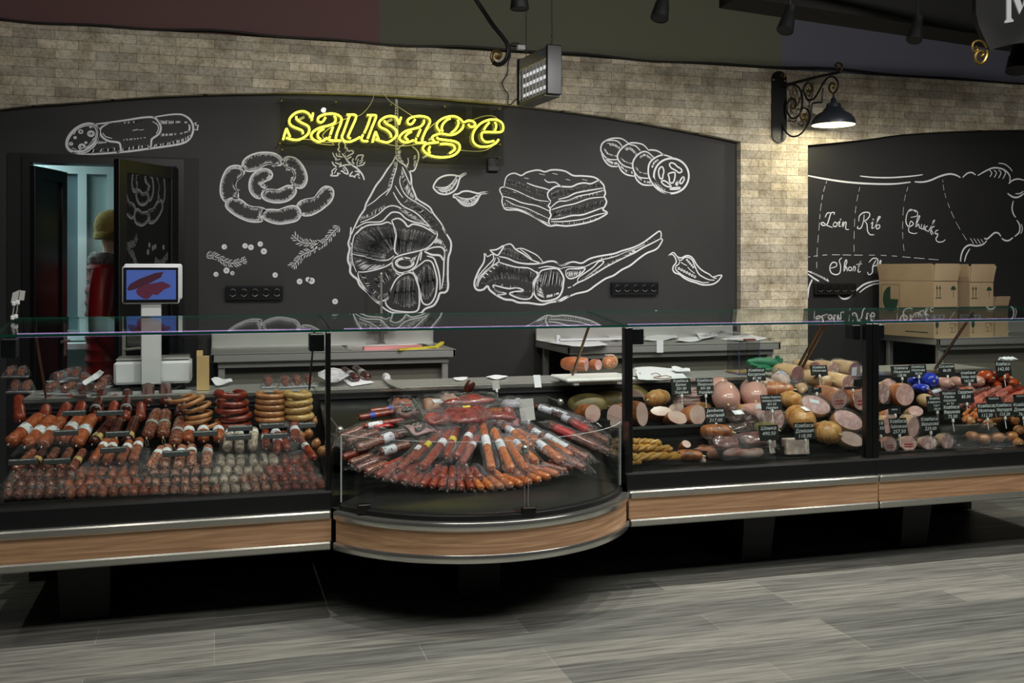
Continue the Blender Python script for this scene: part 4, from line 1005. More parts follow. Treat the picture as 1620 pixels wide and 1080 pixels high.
def chain(mb, a, b, r=.0016, l=.026):
    n = int((b - a).length / (l * .75)); t = (b - a).normalized()
    for k in range(n):
        c = a + t * (k + .5) * l * .75; s1 = Vector((1, 0, 0)) if k % 2 else Vector((0, 1, 0))
        pts = [c + t * (math.cos(w_) * l * .5) + s1 * math.sin(w_) * l * .26 for w_ in [2 * PI * i / 8 for i in range(8)]]
        mb.tube(pts, r, 4, closed=True)


for x_ in (.03, kl - .03):
    mb = MB(); chain(mb, Vector((x_, D_ / 2, H_)), Vector((x_, D_ / 2, 3.95 - ik.location.z))); obj('hanging_chain', mb, mat('chain_zinc', (120, 118, 108), .4, .8), ik)
# its supply lead down the tile
mb = MB(); mb.tube(smoothpts(pxpts([400, 470, 405, 530, 385, 590, 375, 700, 330, 780, 350, 850, 385, 900, 380, 980, 405, 992, 440, 960, 470, 930], 740, 0, 6, 6.93), 5), .004, 6)
mb.tube(smoothpts(pxpts([400, 470, 405, 430, 440, 410, 520, 425], 740, 0, 6, 6.93), 5), .006, 6)
tag(obj('power_cable', mb, M_BLACKM, base='auto'), 'black lead running down the tile to the insect killer', 'cable')
p = atY(823, 76, 6.94); mb = MB(); mb.rbox(p.x - .03, p.x + .03, 6.90, 6.955, p.z - .016, p.z + .016, .004)
tag(obj('junction_box', mb, M_WHITE, base='auto', smooth=False), 'small white junction box at the top of the tile', 'junction box')
mb = MB(); P_ = []
for k in range(60):
    px = k * 28; py = 31 + (133 - 33) * px / 1620 + 1.5 * math.sin(k * .9) + (2 * math.sin(k * .37)); P_.append(atY(px, py - 1, 6.95))
mb.tube(P_, .008, 6); tag(obj('ceiling_cable', mb, M_BLACKM, base='auto'), 'black cable sagging along the top edge of the tile', 'cable')

# ------------------------------------------------------------------ scroll brackets, hanging sign, track and spotlights
t = thing('scroll_arm', 'long black wrought iron arm ending in a gilded scroll left of the insect killer', 'bracket', atY(795, 100, 5.6))
mb = MB(); mb.tube(smoothpts(pxpts([60, -60, 80, 0, 160, 120, 240, 240, 330, 350, 375, 420, 385, 480, 370, 550, 330, 600, 280, 612, 240, 590], 740, 0, 6, 5.6), 6), .013, 8); obj('iron_bar', mb, M_IRON, t, world=True)
mb = MB(); mb.tube(smoothpts(pxpts([240, 590, 225, 540, 245, 490, 285, 485, 312, 510, 300, 545, 275, 545, 278, 525], 740, 0, 6, 5.6), 6), .010, 8); obj('gilded_scroll', mb, M_GILT, t, world=True)

sg = thing('hanging_sign', 'black hanging shop sign with a big white letter M and a gilded scroll', 'sign', atY(1600, 75, 4.6))
Y_ = 4.6
q = lambda px, py: (lambda v: (v.x, v.z))(atY(px, py, Y_))
mb = MB(); mb.prism([q(1544, -60), q(1544, 20), q(1549, 42), q(1566, 79), q(1580, 75), q(1600, 70), q(1620, 67), q(1700, 72), q(1700, -60)], 0, .03, Matrix.Translation((0, Y_ + .03, 0)) @ Matrix.Rotation(PI / 2, 4, 'X'))
obj('sign_board', mb, M_BLACKM, sg, world=True, smooth=False)
mb = MB(); MT = Matrix.Translation((0, Y_ - .001, 0)) @ Matrix.Rotation(PI / 2, 4, 'X')
for pg in ([q(1588, 37), q(1588, 34), q(1591, 31), q(1591, -30), q(1598, -30), q(1598, 29), q(1602, 33), q(1601, 35)], [q(1591, -30), q(1602, -30), q(1616, 12), q(1611, 23)], [q(1611, 23), q(1616, 12), q(1626, -30), q(1636, -30)], [q(1629, 37), q(1629, 33), q(1631, 30), q(1631, -30), q(1640, -30), q(1640, 30), q(1644, 35), q(1644, 37)]):
    mb.prism(pg, 0, .008, MT)
obj('letter_m', mb, M_WHITE, sg, world=True, smooth=False)
mb = MB(); mb.tube(smoothpts(pxpts([1185, 580, 1190, 640, 1160, 710, 1110, 745, 1060, 710, 1050, 650, 1080, 605, 1130, 600, 1145, 640, 1115, 665], 1400, 0, 7.364, Y_), 5), .008, 7)
mb.tube(smoothpts(pxpts([1180, 560, 1150, 500, 1090, 475, 1030, 500, 1015, 560, 1040, 600, 1080, 580, 1060, 540], 1400, 0, 7.364, Y_), 5), .006, 7)
obj('gilded_scroll', mb, M_GILT, sg, world=True)
mb = MB(); mb.tube([(atY(1660, 0, Y_).x, Y_ + .015, 2.75), (atY(1660, 0, Y_).x, Y_ + .015, 3.95)], .008, 6); mb.tube([(atY(1560, 0, Y_).x, Y_ + .015, 2.75), (atY(1560, 0, Y_).x, Y_ + .015, 3.95)], .008, 6); obj('hanging_rod', mb, M_IRON, sg, world=True)

# dark duct at the ceiling
A_, B_ = atY(1172, -5, 5.0), atY(1560, 56, 5.35)
B_ = A_ + (B_ - A_) * 1.5
mb = MB(); h_ = .32
mb.hexa([A_, B_, B_ + Vector((0, .25, 0)), A_ + Vector((0, .25, 0)), A_ + Vector((0, 0, h_)), B_ + Vector((0, 0, h_)), B_ + Vector((0, .25, h_)), A_ + Vector((0, .25, h_))])
for k in range(4):
    c_ = A_.lerp(B_, .15 + k * .22) + Vector((0, .12, 0)); mb.tube([c_ + Vector((0, 0, .3)), Vector((c_.x, c_.y, 3.96))], .01, 6)
du = obj('ceiling_duct', mb, mat('duct_black', (17, 17, 16), .9, bump=.3, bscale=12), base='auto', smooth=False); tag(du, 'black duct slung under the ceiling towards the hanging sign', 'duct')
tr = thing('light_track', 'thin black lighting track under the ceiling carrying the spotlights', 'track', (2.5, 4.9, 3.05))
mb = MB(); mb.box(-6, 7, -.02, .02, 0, .035); obj('track_rail', mb, M_BLACK, tr, smooth=False)
mb = MB(); 
for x_ in (-5, -2.5, 0, 2.5, 5): mb.tube([(x_, 0, .03), (x_, 0, .91)], .005, 6)
obj('suspension_rod', mb, M_BLACK, tr)
for px, py, wpx, tilt, lb in ((822, 14, 31, (0.02, 0), 'black track spotlight at the top edge above the insect killer'), (1043, 29, 31, (-.3, -.2), 'black track spotlight above the end of the stone arch'), (1242, 48, 30, (-.42, -.25), 'black track spotlight above the bracket lamp'),
                              (1446, 63, 28, (-.42, -.25), 'black track spotlight hanging under the duct near the sign'), (1610, 112, 44, (-.2, -.2), 'large black spotlight below the hanging sign at the picture edge')):
    c = atY(px, py, 4.9); top = Vector((c.x, 4.9, 3.05))
    ax = Vector((tilt[0], tilt[1], -1)).normalized()       # beam direction
    s = thing('track_spotlight', lb, 'spotlight', c, group=None)
    R_ = ax.to_track_quat('-Z', 'Y').to_matrix().to_4x4(); k = wpx / 31
    mb = MB(); mb.lathe([(.0, .0), (.040 * k, .0), (.044 * k, -.004), (.048 * k, 0), (.036 * k, .09), (.03 * k, .10), (.03 * k, .15), (.02 * k, .16)], 20, R_); obj('lamp_head', mb, M_BLACKM, s)
    mb = MB(); a0 = (R_ @ Vector((0, 0, .12 * k))); t0 = top - c
    if t0.z > .1: mb.tube([a0, Vector((a0.x, a0.y, t0.z - .03)), Vector((0, 0, t0.z))] if abs(a0.x) > .02 else [a0, t0], .009, 6)
    obj('swivel_arm', mb, M_BLACKM, s)
    mb = MB(); mb.rbox(t0.x - .07, t0.x + .07, -.02, .02, max(t0.z - .03, .12), max(t0.z, .15), .004); obj('adapter_box', mb, M_BLACKM, s, smooth=False)

# ------------------------------------------------------------------ steel tables against the wall
TZ = .975


def table(name, lab, x0, x1, y0=6.28, y1=6.98, left_leg=True, sink=None, back=True):
    t = thing(name, lab, 'table', ((x0 + x1) / 2, (y0 + y1) / 2, 0), group='steel work tables along the back wall')
    M_ = mb = MB()
    if sink:
        a, b = sink; c, d_ = y0 + .10, y1 - .16
        for (p0, p1, q0, q1) in ((x0, a, y0, y1), (b, x1, y0, y1), (a, b, y0, c), (a, b, d_, y1)): mb.box(p0, p1, q0, q1, TZ - .006, TZ)
    else: mb.box(x0, x1, y0, y1, TZ - .006, TZ)
    mb.rbox(x0, x1, y0, y0 + .02, TZ - .05, TZ + .001, .004); mb.rbox(x0, x0 + .02, y0, y1, TZ - .05, TZ + .001, .004); mb.rbox(x1 - .02, x1, y0, y1, TZ - .05, TZ + .001, .004)
    if back: mb.rbox(x0, x1, y1 - .02, y1, TZ - .03, TZ + .085, .004)
    obj('table_top', mb, M_STEEL, t, smooth=False, world=True)
    mb = MB(); mb.box(x0 + .04, x1 - .04, y0 + .03, y0 + .05, TZ - .085, TZ - .052); obj('cross_rail', mb, M_STEEL, t, smooth=False, world=True)
    mb = MB(); mb.box(x0 + .06, x1 - .06, y0 + .10, y0 + .11, .2, TZ - .05); obj('back_panel', mb, mat('panel_steel', (128, 126, 114), .55, .3), t, smooth=False, world=True)
    mb = MB(); mb.box(x0 + .05, x1 - .05, y0 + .06, y1 - .06, .26, .28); obj('under_shelf', mb, M_STEELD, t, smooth=False, world=True)
    for x_ in (x0 + .04, x1 - .08):
        for y_ in (y0 + .04, y1 - .08):
            mb = MB(); mb.rbox(x_, x_ + .04, y_, y_ + .04, 0, TZ - .01, .004); obj('table_leg', mb, M_STEEL, t, smooth=False, world=True)
    return t


tb = table('sink_table', 'stainless steel sink table with a raised back edge and a tap', -.02, 1.457, sink=(.80, 1.36))
mb = MB(); a, b, c, d_ = .80, 1.36, 6.38, 6.82
rc = []
for (cx_, cy_, s0) in ((b - .06, d_ - .06, 0), (a + .06, d_ - .06, 1), (a + .06, c + .06, 2), (b - .06, c + .06, 3)):
    for k in range(5): w_ = (s0 + k / 4) * PI / 2; rc.append((cx_ + .06 * math.cos(w_), cy_ + .06 * math.sin(w_)))
n0 = len(rc)
for z_, s_ in ((TZ, 1.0), (TZ - .01, .985), (TZ - .16, .93)):
    for (x_, y_) in rc: mb.v.append((1.08 + (x_ - 1.08) * s_, 6.6 + (y_ - 6.6) * s_, z_))
for j in range(2):
    for i in range(n0): mb.face((j * n0 + i, (j + 1) * n0 + i, (j + 1) * n0 + (i + 1) % n0, j * n0 + (i + 1) % n0))
mb.face(tuple(2 * n0 + i for i in range(n0)))
obj('sink_basin', mb, M_STEELD, tb, world=True)
tap = thing('kitchen_tap', 'chrome kitchen tap with an upright spout standing behind the sink', 'tap', (1.08, 6.88, TZ))
mb = MB(); mb.lathe([(.03, 0), (.03, .01), (.022, .015), (.022, .11), (.018, .12), (.001, .12)], 16); obj('tap_body', mb, M_CHROME, tap)
mb = MB(); mb.tube([(0, 0, .1), (0, 0, .42), (0, 0, .47), (0, -.01, .475)], .008, 8); mb.tube([(0, -.02, .09), (0, -.09, .12), (0, -.16, .12)], .012, 8); obj('spout', mb, M_STEEL, tap)
mb = MB(); mb.rbox(-.09, .09, -.03, .03, .118, .136, .004); obj('tap_bridge', mb, M_CHROME, tap)
for s in (-1, 1):
    mb = MB(); mb.lathe([(.018, 0), (.02, .03), (.012, .035), (.001, .035)], 10, Matrix.Translation((s * .075, -.01, .085))); obj('tap_handle', mb, M_CHROME, tap)
t = thing('squeegee', 'long cleaning tool with a pink blade and a yellow handle lying across the sink', 'squeegee', (1.0, 6.33, TZ + .004))
pp = [atZ(575, 553.5, TZ), atZ(666, 550, TZ), atZ(630, 554, TZ), atZ(690, 549.5, TZ), atZ(700, 543.5, TZ + .02)]
mb = MB()
def bar(mb, a, b, w, h):
    t_ = (b - a).normalized(); n_ = Vector((-t_.y, t_.x, 0)) * w; u_ = Vector((0, 0, h))
    mb.hexa([a - n_, b - n_, b + n_, a + n_, a - n_ + u_, b - n_ + u_, b + n_ + u_, a + n_ + u_])
bar(mb, pp[0], pp[1] , .018, .02); obj('pink_blade', mb, mat('pink_rubber', (226, 148, 152), .6), t, smooth=False, world=True)
mb = MB(); bar(mb, pp[2] + Vector((0, -.02, 0)), pp[3] + Vector((0, -.01, 0)), .008, .012); bar(mb, pp[3] + Vector((0, -.01, 0)), pp[4], .012, .014); obj('yellow_handle', mb, mat('yellow_plastic', (224, 204, 60), .5), t, smooth=False, world=True)

table('work_table', 'stainless steel work table covered with papers and plastic film', 2.20, 3.76)
table('work_table', 'dark steel work table under the cardboard boxes', 5.05, 7.4)


def sheet(name, lab, cat, pts, m, z, grp=None, curl=.004, n=5, th=.0012):
    """thin sheet of paper or film from 4 pixel corners on a horizontal plane z"""
    P = [atZ(a, b, z) for a, b in pts]; sd = random.random() * 9
    def fn(u, v):
        p = (P[0] * (1 - u) + P[1] * u) * (1 - v) + (P[3] * (1 - u) + P[2] * u) * v
        return (p.x, p.y, z + th + curl * (1 + math.sin(u * 5 + sd) * math.cos(v * 4 + sd)) * (1 if u * v > 0 or 1 else 0))
    mb = MB(); mb.slab(fn, n, n, th); o = obj(name, mb, m, base='auto'); return tag(o, lab, cat, grp)


G = 'sheets of paper on the work table'
Z1 = TZ + .002
sheet('paper_sheet', 'white sheet hanging furthest out over the front edge of the work table', 'paper', [(868, 542), (925, 532), (962, 547), (905, 549)], M_PAPER, Z1 + .002, G)
sheet('paper_sheet', 'large blank white sheet lying at the back of the work table', 'paper', [(898, 523), (960, 519), (985, 529), (920, 532)], M_PAPER, Z1 + .006, G)
sheet('paper_sheet', 'narrow grey printed sheet at the end of the work table', 'paper', [(870, 521), (912, 520), (920, 525), (876, 527)], M_PAPERG, Z1, G)
sheet('paper_sheet', 'white sheet on the work table just behind the black glass post', 'paper', [(950, 527), (992, 520), (1010, 530), (975, 538)], M_PAPER, Z1 + .012, G)
sheet('paper_sheet', 'crumpled white sheet on the work table right of the black post', 'paper', [(1022, 530), (1068, 528), (1072, 537), (1020, 541)], M_PAPER, Z1, G, .01)
sheet('paper_sheet', 'white sheet in the middle of the work table among film scraps', 'paper', [(1074, 536), (1104, 534), (1110, 540), (1070, 542)], M_PAPER, Z1, G, .008)
sheet('paper_sheet', 'white sheet near the pillar end of the work table', 'paper', [(1140, 537), (1185, 529), (1215, 537), (1170, 541)], M_PAPER, Z1, G, .006)
sheet('paper_sheet', 'folded white sheet between film and pillar end of the work table', 'paper', [(1102, 530), (1128, 527), (1135, 533), (1108, 538)], M_PAPER, Z1 + .01, G, .008)
# narrow white strip end with a clip
p = atZ(835, 530, TZ + .01); mb = MB(); mb.rbox(p.x - .03, p.x + .0, 6.6, 6.62, TZ + .0, TZ + .055, .004); mb.box(p.x - .01, p.x + .46, 6.6, 6.66, TZ + .016, TZ + .03)
tag(obj('hanging_rail_bar', mb, M_WHITE, base='auto', smooth=False), 'white plastic bar with a cross end beyond the papers on the work table', 'plastic bar')


def crumple(name, lab, cat, px, py, z, r, sc, m, grp=None, seed=1, n=20, k=.35, Y=None):
    random.seed(seed); c = atZ(px, py, z); mb = MB(); mb.sphere((0, 0, r * sc[2]), r, n, n // 2, sc)
    mb.v = [(x * (1 + random.uniform(-k, k)), y * (1 + random.uniform(-k, k)), max(.0, zz * (1 + random.uniform(-k, k)))) for x, y, zz in mb.v]
    o = obj(name, mb, m, smooth=False); o.location = c; tag(o, lab, cat, grp); return o


crumple('plastic_film', 'ball of crumpled clear film on the work table beside the black post', 'plastic film', 1042, 532, TZ + .002, .075, (1.3, .8, .42), M_FOIL, 'scraps of film on the work table', 3)
crumple('plastic_film', 'flat heap of crumpled clear film near the pillar end of the work table', 'plastic film', 1150, 535, TZ + .002, .11, (1.6, .8, .22), M_FOIL, 'scraps of film on the work table', 4)
crumple('plastic_film', 'small red and white printed wrapper lying on the work table', 'wrapper', 1087, 528, TZ + .002, .06, (1.6, .7, .3), mat('printed_wrap', (220, 214, 208), .5, noise=((176, 70, 50), 18, .5, .6)), None, 5, k=.15)
# paper tag hanging off the table edge
p = atY(1044, 548, 6.27); mb = MB(); mb.box(p.x - .024, p.x + .024, 6.268, 6.271, p.z - .04, p.z + .04)
tag(obj('paper_tag', mb, M_PAPER, base='auto', smooth=False), 'white tag hanging off the front edge of the work table', 'tag')

# ------------------------------------------------------------------ cardboard boxes
M_CARD = mat('cardboard', (176, 154, 122), .85, noise=((160, 138, 108), 3)); M_CARDD = mat('cardboard_inside', (140, 112, 78), .9); M_INK = mat('green_ink', (24, 58, 40), .9)


def MARKS(mb, t):
    """each printed mark its own piece"""
    par = list(range(len(mb.v)))
    def find(a):
        while par[a] != a: par[a] = par[par[a]]; a = par[a]
        return a
    for f in mb.f:
        for k in f[1:]: par[find(k)] = find(f[0])
    # marks lying within 3 cm of each other belong to one sign
    roots = {}
    for f in mb.f: roots.setdefault(find(f[0]), []).append(f)
    cen = []
    for r, fs in roots.items():
        vs = {i for f in fs for i in f}; c = sum((Vector(mb.v[i]) for i in vs), Vector()) / len(vs); cen.append([c, fs])
    groups = []
    for c, fs in cen:
        for g in groups:
            if any((c - q).length < .045 for q, _ in g): g.append((c, fs)); break
        else: groups.append([(c, fs)])
    for g in groups:
        m2 = MB(); idx = {}
        for _, fs in g:
            for f in fs:
                for i in f:
                    if i not in idx: idx[i] = len(m2.v); m2.v.append(mb.v[i])
                m2.face(tuple(idx[i] for i in f))
        obj('printed_mark', m2, M_INK, t, smooth=False)


def cbox(name, lab, cx, y0, w, dp, h, rot, z0, flapf=.3, prints=True, grp='cardboard boxes on the side table'):
    """open carton, corner (cx,y0) nearest the viewer; right face runs +x (w), left face runs back +y (dp)"""
    t = thing(name, lab, 'cardboard box', (cx, y0, z0), (0, 0, rot), group=grp); th = .004; fh = h * flapf
    mb = MB(); mb.box(0, w, 0, th, 0, h); mb.box(0, w, dp - th, dp, 0, h); mb.box(0, th, th, dp - th, 0, h); mb.box(w - th, w, th, dp - th, 0, h); mb.box(th, w - th, th, dp - th, 0, th)
    obj('carton', mb, M_CARD, t, smooth=False)
    for nm, pg in (('flap', [(.002, -.002, h), (w - .002, -.002, h), (w - .002, -.014, h + fh), (.002, -.014, h + fh)]), ('flap', [(-.002, .002, h), (-.002, dp - .002, h), (-.012, dp - .002, h + fh), (-.012, .002, h + fh)]),
                   ('flap', [(.002, dp, h), (w - .002, dp, h), (w - .002, dp + .03, h + fh), (.002, dp + .03, h + fh)]), ('flap', [(w, .002, h), (w, dp - .002, h), (w + .03, dp - .002, h + fh * .9), (w + .03, .002, h + fh * .9)])):
        mb = MB(); P = [Vector(q_) for q_ in pg]; nrm = (P[1] - P[0]).cross(P[3] - P[0]).normalized() * th
        mb.hexa([P[0], P[1], P[1] + nrm, P[0] + nrm, P[3], P[2], P[2] + nrm, P[3] + nrm]); obj('box_flap', mb, M_CARD, t, smooth=False)
    if not prints: return t
    mb = MB(); e = -.0012
    for x_ in (w * .14, w * .26):     # two up arrows over a bar
        mb.poly([(x_ - .003, e, h * .72), (x_ + .003, e, h * .72), (x_ + .003, e, h * .86), (x_ - .003, e, h * .86)]); mb.poly([(x_ - .010, e, h * .86), (x_ + .010, e, h * .86), (x_, e, h * .93)])
    mb.poly([(w * .07, e, h * .695), (w * .33, e, h * .695), (w * .33, e, h * .71), (w * .07, e, h * .71)])
    ux, uz = w * .82, h * .84          # umbrella
    mb.poly([(ux + w * .11 * math.cos(a_), e, uz + h * .07 * math.sin(a_)) for a_ in [k * PI / 8 for k in range(9)]]); mb.poly([(ux - .002, e, uz - h * .13), (ux + .002, e, uz - h * .13), (ux + .002, e, uz), (ux - .002, e, uz)])
    gx, gz = w * .14, h * .17          # fragile glass
    mb.poly([(gx - w * .07, e, gz + h * .12), (gx - w * .06, e, gz + h * .03), (gx, e, gz), (gx + w * .06, e, gz + h * .03), (gx + w * .07, e, gz + h * .12)]); mb.poly([(gx - .002, e, gz - h * .08), (gx + .002, e, gz - h * .08), (gx + .002, e, gz), (gx - .002, e, gz)]); mb.poly([(gx - w * .05, e, gz - h * .09), (gx + w * .05, e, gz - h * .09), (gx + w * .05, e, gz - h * .08), (gx - w * .05, e, gz - h * .08)])
    gx = w * .8
    for l in ([(gx - .03, gz + .035), (gx - .025, gz + .005), (gx - .01, gz), (gx + .005, gz + .005), (gx + .01, gz + .035), (gx - .03, gz + .035)], [(gx - .01, gz), (gx - .01, gz - .025)], [(gx - .025, gz - .03), (gx + .01, gz - .03)], [(gx + .025, gz + .04), (gx + .022, gz - .03)], [(gx + .018, gz + .04), (gx + .018, gz + .015), (gx + .034, gz + .015), (gx + .034, gz + .04)]):
        mb.tube([(a_, e, b_) for a_, b_ in l], .0011, 4)
    cy, cz, rr = dp * .78, h * .66, h * .23    # three-quarter disc in a square on the long side
    P = [(-.0012, cy, cz)] + [(-.0012, cy + rr * .8 * math.cos(a_), cz + rr * math.sin(a_)) for a_ in [PI / 2 + k * 1.5 * PI / 18 for k in range(19)]]
    if prints == 2:
        mb.poly([(-.0012, cy, cz)] + [(-.0012, cy + rr * .85 * math.sin(a_), cz + rr * math.cos(a_)) for a_ in [k * 1.5 * PI / 18 for k in range(19)]])
        mb.tube([(-.0012, cy - rr, cz - rr * 1.15), (-.0012, cy + rr, cz - rr * 1.15), (-.0012, cy + rr, cz + rr * 1.15), (-.0012, cy - rr, cz + rr * 1.15)], .0012, 4, closed=True)
        mb.poly([(-.0012, dp * .1, h * .085), (-.0012, dp * .5, h * .085), (-.0012, dp * .5, h * .1), (-.0012, dp * .1, h * .1)])
    MARKS(mb, t)
    mb = MB(); mb.box(-.0018, w * .45, -.0018, 0, h * .33, h * .41); mb.box(-.0018, 0, 0, dp * .22, h * .33, h * .41); l_ = obj('barcode_label', mb, M_PAPER, t, smooth=False)
    mb = MB(); e = -.0022
    for a0 in (.08, .26):
        for k in range(9): x_ = w * a0 + k * w * .014; mb.poly([(x_, e, h * .345), (x_ + w * (.004 + .004 * (k % 3)), e, h * .345), (x_ + w * (.004 + .004 * (k % 3)), e, h * .395), (x_, e, h * .395)])
    for k in range(10): y_ = dp * .04 + k * dp * .014; mb.poly([(e, y_, h * .345), (e, y_ + dp * .006, h * .345), (e, y_ + dp * .006, h * .395), (e, y_, h * .395)])
    obj('barcode_bars', mb, M_BLACKM, l_, smooth=False)
    return t


u = (1477 - 810) / FP
cA = atZ(1477, 532, TZ)
fA = 1620 / 1.0
fwd = cA.y / (CT - u * ST)
yA = 6.32; xA = yA * (u * CT + ST) / (CT - u * ST); fwdA = yA / (CT - u * ST)
hA = (532 - 441) * fwdA / FP
cbox('cardboard_box', 'largest open cardboard box, nearest the chalk cow lettering, with a green pie mark', xA, yA, .23, .56, hA, math.radians(6), TZ, .3, 2)
u = (1537 - 810) / FP; xB = yA * (u * CT + ST) / (CT - u * ST)
cbox('cardboard_box', 'second open cardboard box, its torn side flap hanging open', xB, yA + .02, .23, .42, hA * .98, math.radians(5), TZ, .32, 1)
u = (1579 - 810) / FP; xC = yA * (u * CT + ST) / (CT - u * ST)
cbox('cardboard_box', 'small low cardboard box partly hidden behind the second one', xC + .06, yA + .1, .16, .3, hA * .55, math.radians(14), TZ, .3, 0)
crumple('plastic_film', 'scrap of torn tape film stuck on the largest cardboard box', 'plastic film', 1500, 528, TZ + .01, .05, (1, .5, 1.0), M_FOIL, None, 8)
# ------------------------------------------------------------------ refrigerated counters
YF = 4.34                       # face of the bumper rails
XL, XM, XR, XE = -.84, .475, 1.82, 3.15
GY0, GZ0, GY1, GZ1 = YF + .065, 1.205, YF + .555, 1.252    # sloping glass deck


def extr(mb, prof, x0, x1):
    """profile of (y,z) points extruded along x"""
    return mb.prism([(y, z) for y, z in prof], x0, x1, Matrix(((0, 0, 1, 0), (1, 0, 0, 0), (0, 1, 0, 0), (0, 0, 0, 1))))


def deckglass(t, x0, x1):
    mb = MB(); th = .009
    A, B, C_, D_ = (x0, GY0, GZ0), (x1, GY0, GZ0), (x1, GY1, GZ1), (x0, GY1, GZ1)
    up = lambda p: (p[0], p[1], p[2] + th)
    n = len(mb.v); mb.v += [A, B, C_, D_, up(A), up(B), up(C_), up(D_)]
    mb.face((0, 3, 2, 1)); mb.face((4, 5, 6, 7)); mb.mi = 1
    for q_ in ((0, 1, 5, 4), (1, 2, 6, 5), (2, 3, 7, 6), (3, 0, 4, 7)): mb.face(q_)
    obj('glass_deck', mb, [M_GLASST, M_GEDGE], t, smooth=False, world=True)
    mb = MB(); mb.tube([(x0 + .07, GY0 + .13, GZ0 + .13 * .0959 - .008), (x1 - .07, GY0 + .13, GZ0 + .13 * .0959 - .008)], .0025, 6); obj('led_tube', mb, M_LED, t, world=True)


def strut(t, x, both=True):
    mb = MB(); a = Vector((x, YF + .44, GZ1 - .015)); b = Vector((x, YF + .76, .89))
    mb.hexa([a + Vector((-.004, 0, 0)), a + Vector((.004, 0, 0)), b + Vector((.004, 0, 0)), b + Vector((-.004, 0, 0)), a + Vector((-.004, -.018, 0)), a + Vector((.004, -.018, 0)), b + Vector((.004, -.018, -.004)), b + Vector((-.004, -.018, -.004))])
    obj('glass_strut', mb, mat('strut_metal', (120, 96, 80), .3, .8), t, smooth=False, world=True)


def post(t, x, w, z0=.50):
    mb = MB(); mb.rbox(x - w / 2, x + w / 2, YF + .055, YF + .095, z0, GZ0 - .002, .003); obj('glass_post', mb, M_BLACK, t, smooth=False, world=True)


def bracket(t, x0, x1):
    mb = MB(); mb.rbox(x0, x1, YF + .10, YF + .17, GZ0 - .085, GZ0 - .01, .004); obj('lamp_housing', mb, M_BLACK, t, smooth=False, world=True)


def rails(t, x0, x1):
    for nm, z0, z1, y0 in (('bumper_rail', .293, .327, 0), ('bumper_rail', .422, .456, 0)):
        mb = MB(); mb.rbox(x0 + .004, x1 - .004, YF + y0, YF + .045, z0, z1, .006); obj(nm, mb, M_CHROME, t, world=True, smooth=False)
    mb = MB(); mb.box(x0 + .003, x1 - .003, YF + .014, YF + .04, .327, .422); obj('wood_panel', mb, M_WOOD, t, smooth=False, world=True)


def rearparts(t, x0, x1):
    mb = MB(); mb.box(x0, x1, YF + .745, YF + .76, .60, .862); obj('back_grille', mb, M_SLOT, t, smooth=False, world=True)
    mb = MB(); mb.box(x0, x1, YF + .76, YF + 1.08, .30, .86); obj('rear_body', mb, M_BLACKM, t, smooth=False, world=True)
    mb = MB(); mb.rbox(x0 + .001, x1 - .001, YF + .775, YF + 1.11, .862, .882, .003); obj('worktop', mb, M_STEEL, t, smooth=False, world=True)
    mb = MB(); mb.rbox(x0 + .001, x1 - .001, YF + .748, YF + .775, .858, .884, .005); obj('worktop_edge', mb, M_CHROME, t, smooth=False, world=True)
    mb = MB(); mb.box(x0 + .02, x1 - .02, YF + .735, YF + .744, .835, .842); mb.box(x0 + .02, x1 - .02, YF + .735, YF + .744, .815, .820); obj('grille_bar', mb, mat('rail_grey', (70, 72, 74), .35, .6), t, smooth=False, world=True)


def legs(t, xs, y0=.27):
    for xc, w in xs:
        mb = MB(); mb.hexa([(xc - w / 2, YF + y0, 0.012), (xc + w / 2, YF + y0, 0.012), (xc + w / 2, YF + .9, 0.012), (xc - w / 2, YF + .9, 0.012), (xc - w / 2 - .01, YF + y0 - .05, .31), (xc + w / 2 + .01, YF + y0 - .05, .31), (xc + w / 2 + .01, YF + .95, .31), (xc - w / 2 - .01, YF + .95, .31)])
        o = obj('support_leg', mb, M_BLACKM, t, smooth=False, world=True)
        mb = MB(); mb.lathe([(.02, 0), (.02, .008), (.008, .012), (.008, .02)], 10, Matrix.Translation((xc + w * .1, YF + y0 + .05, 0))); obj('levelling_foot', mb, M_STEELD, o, world=True)


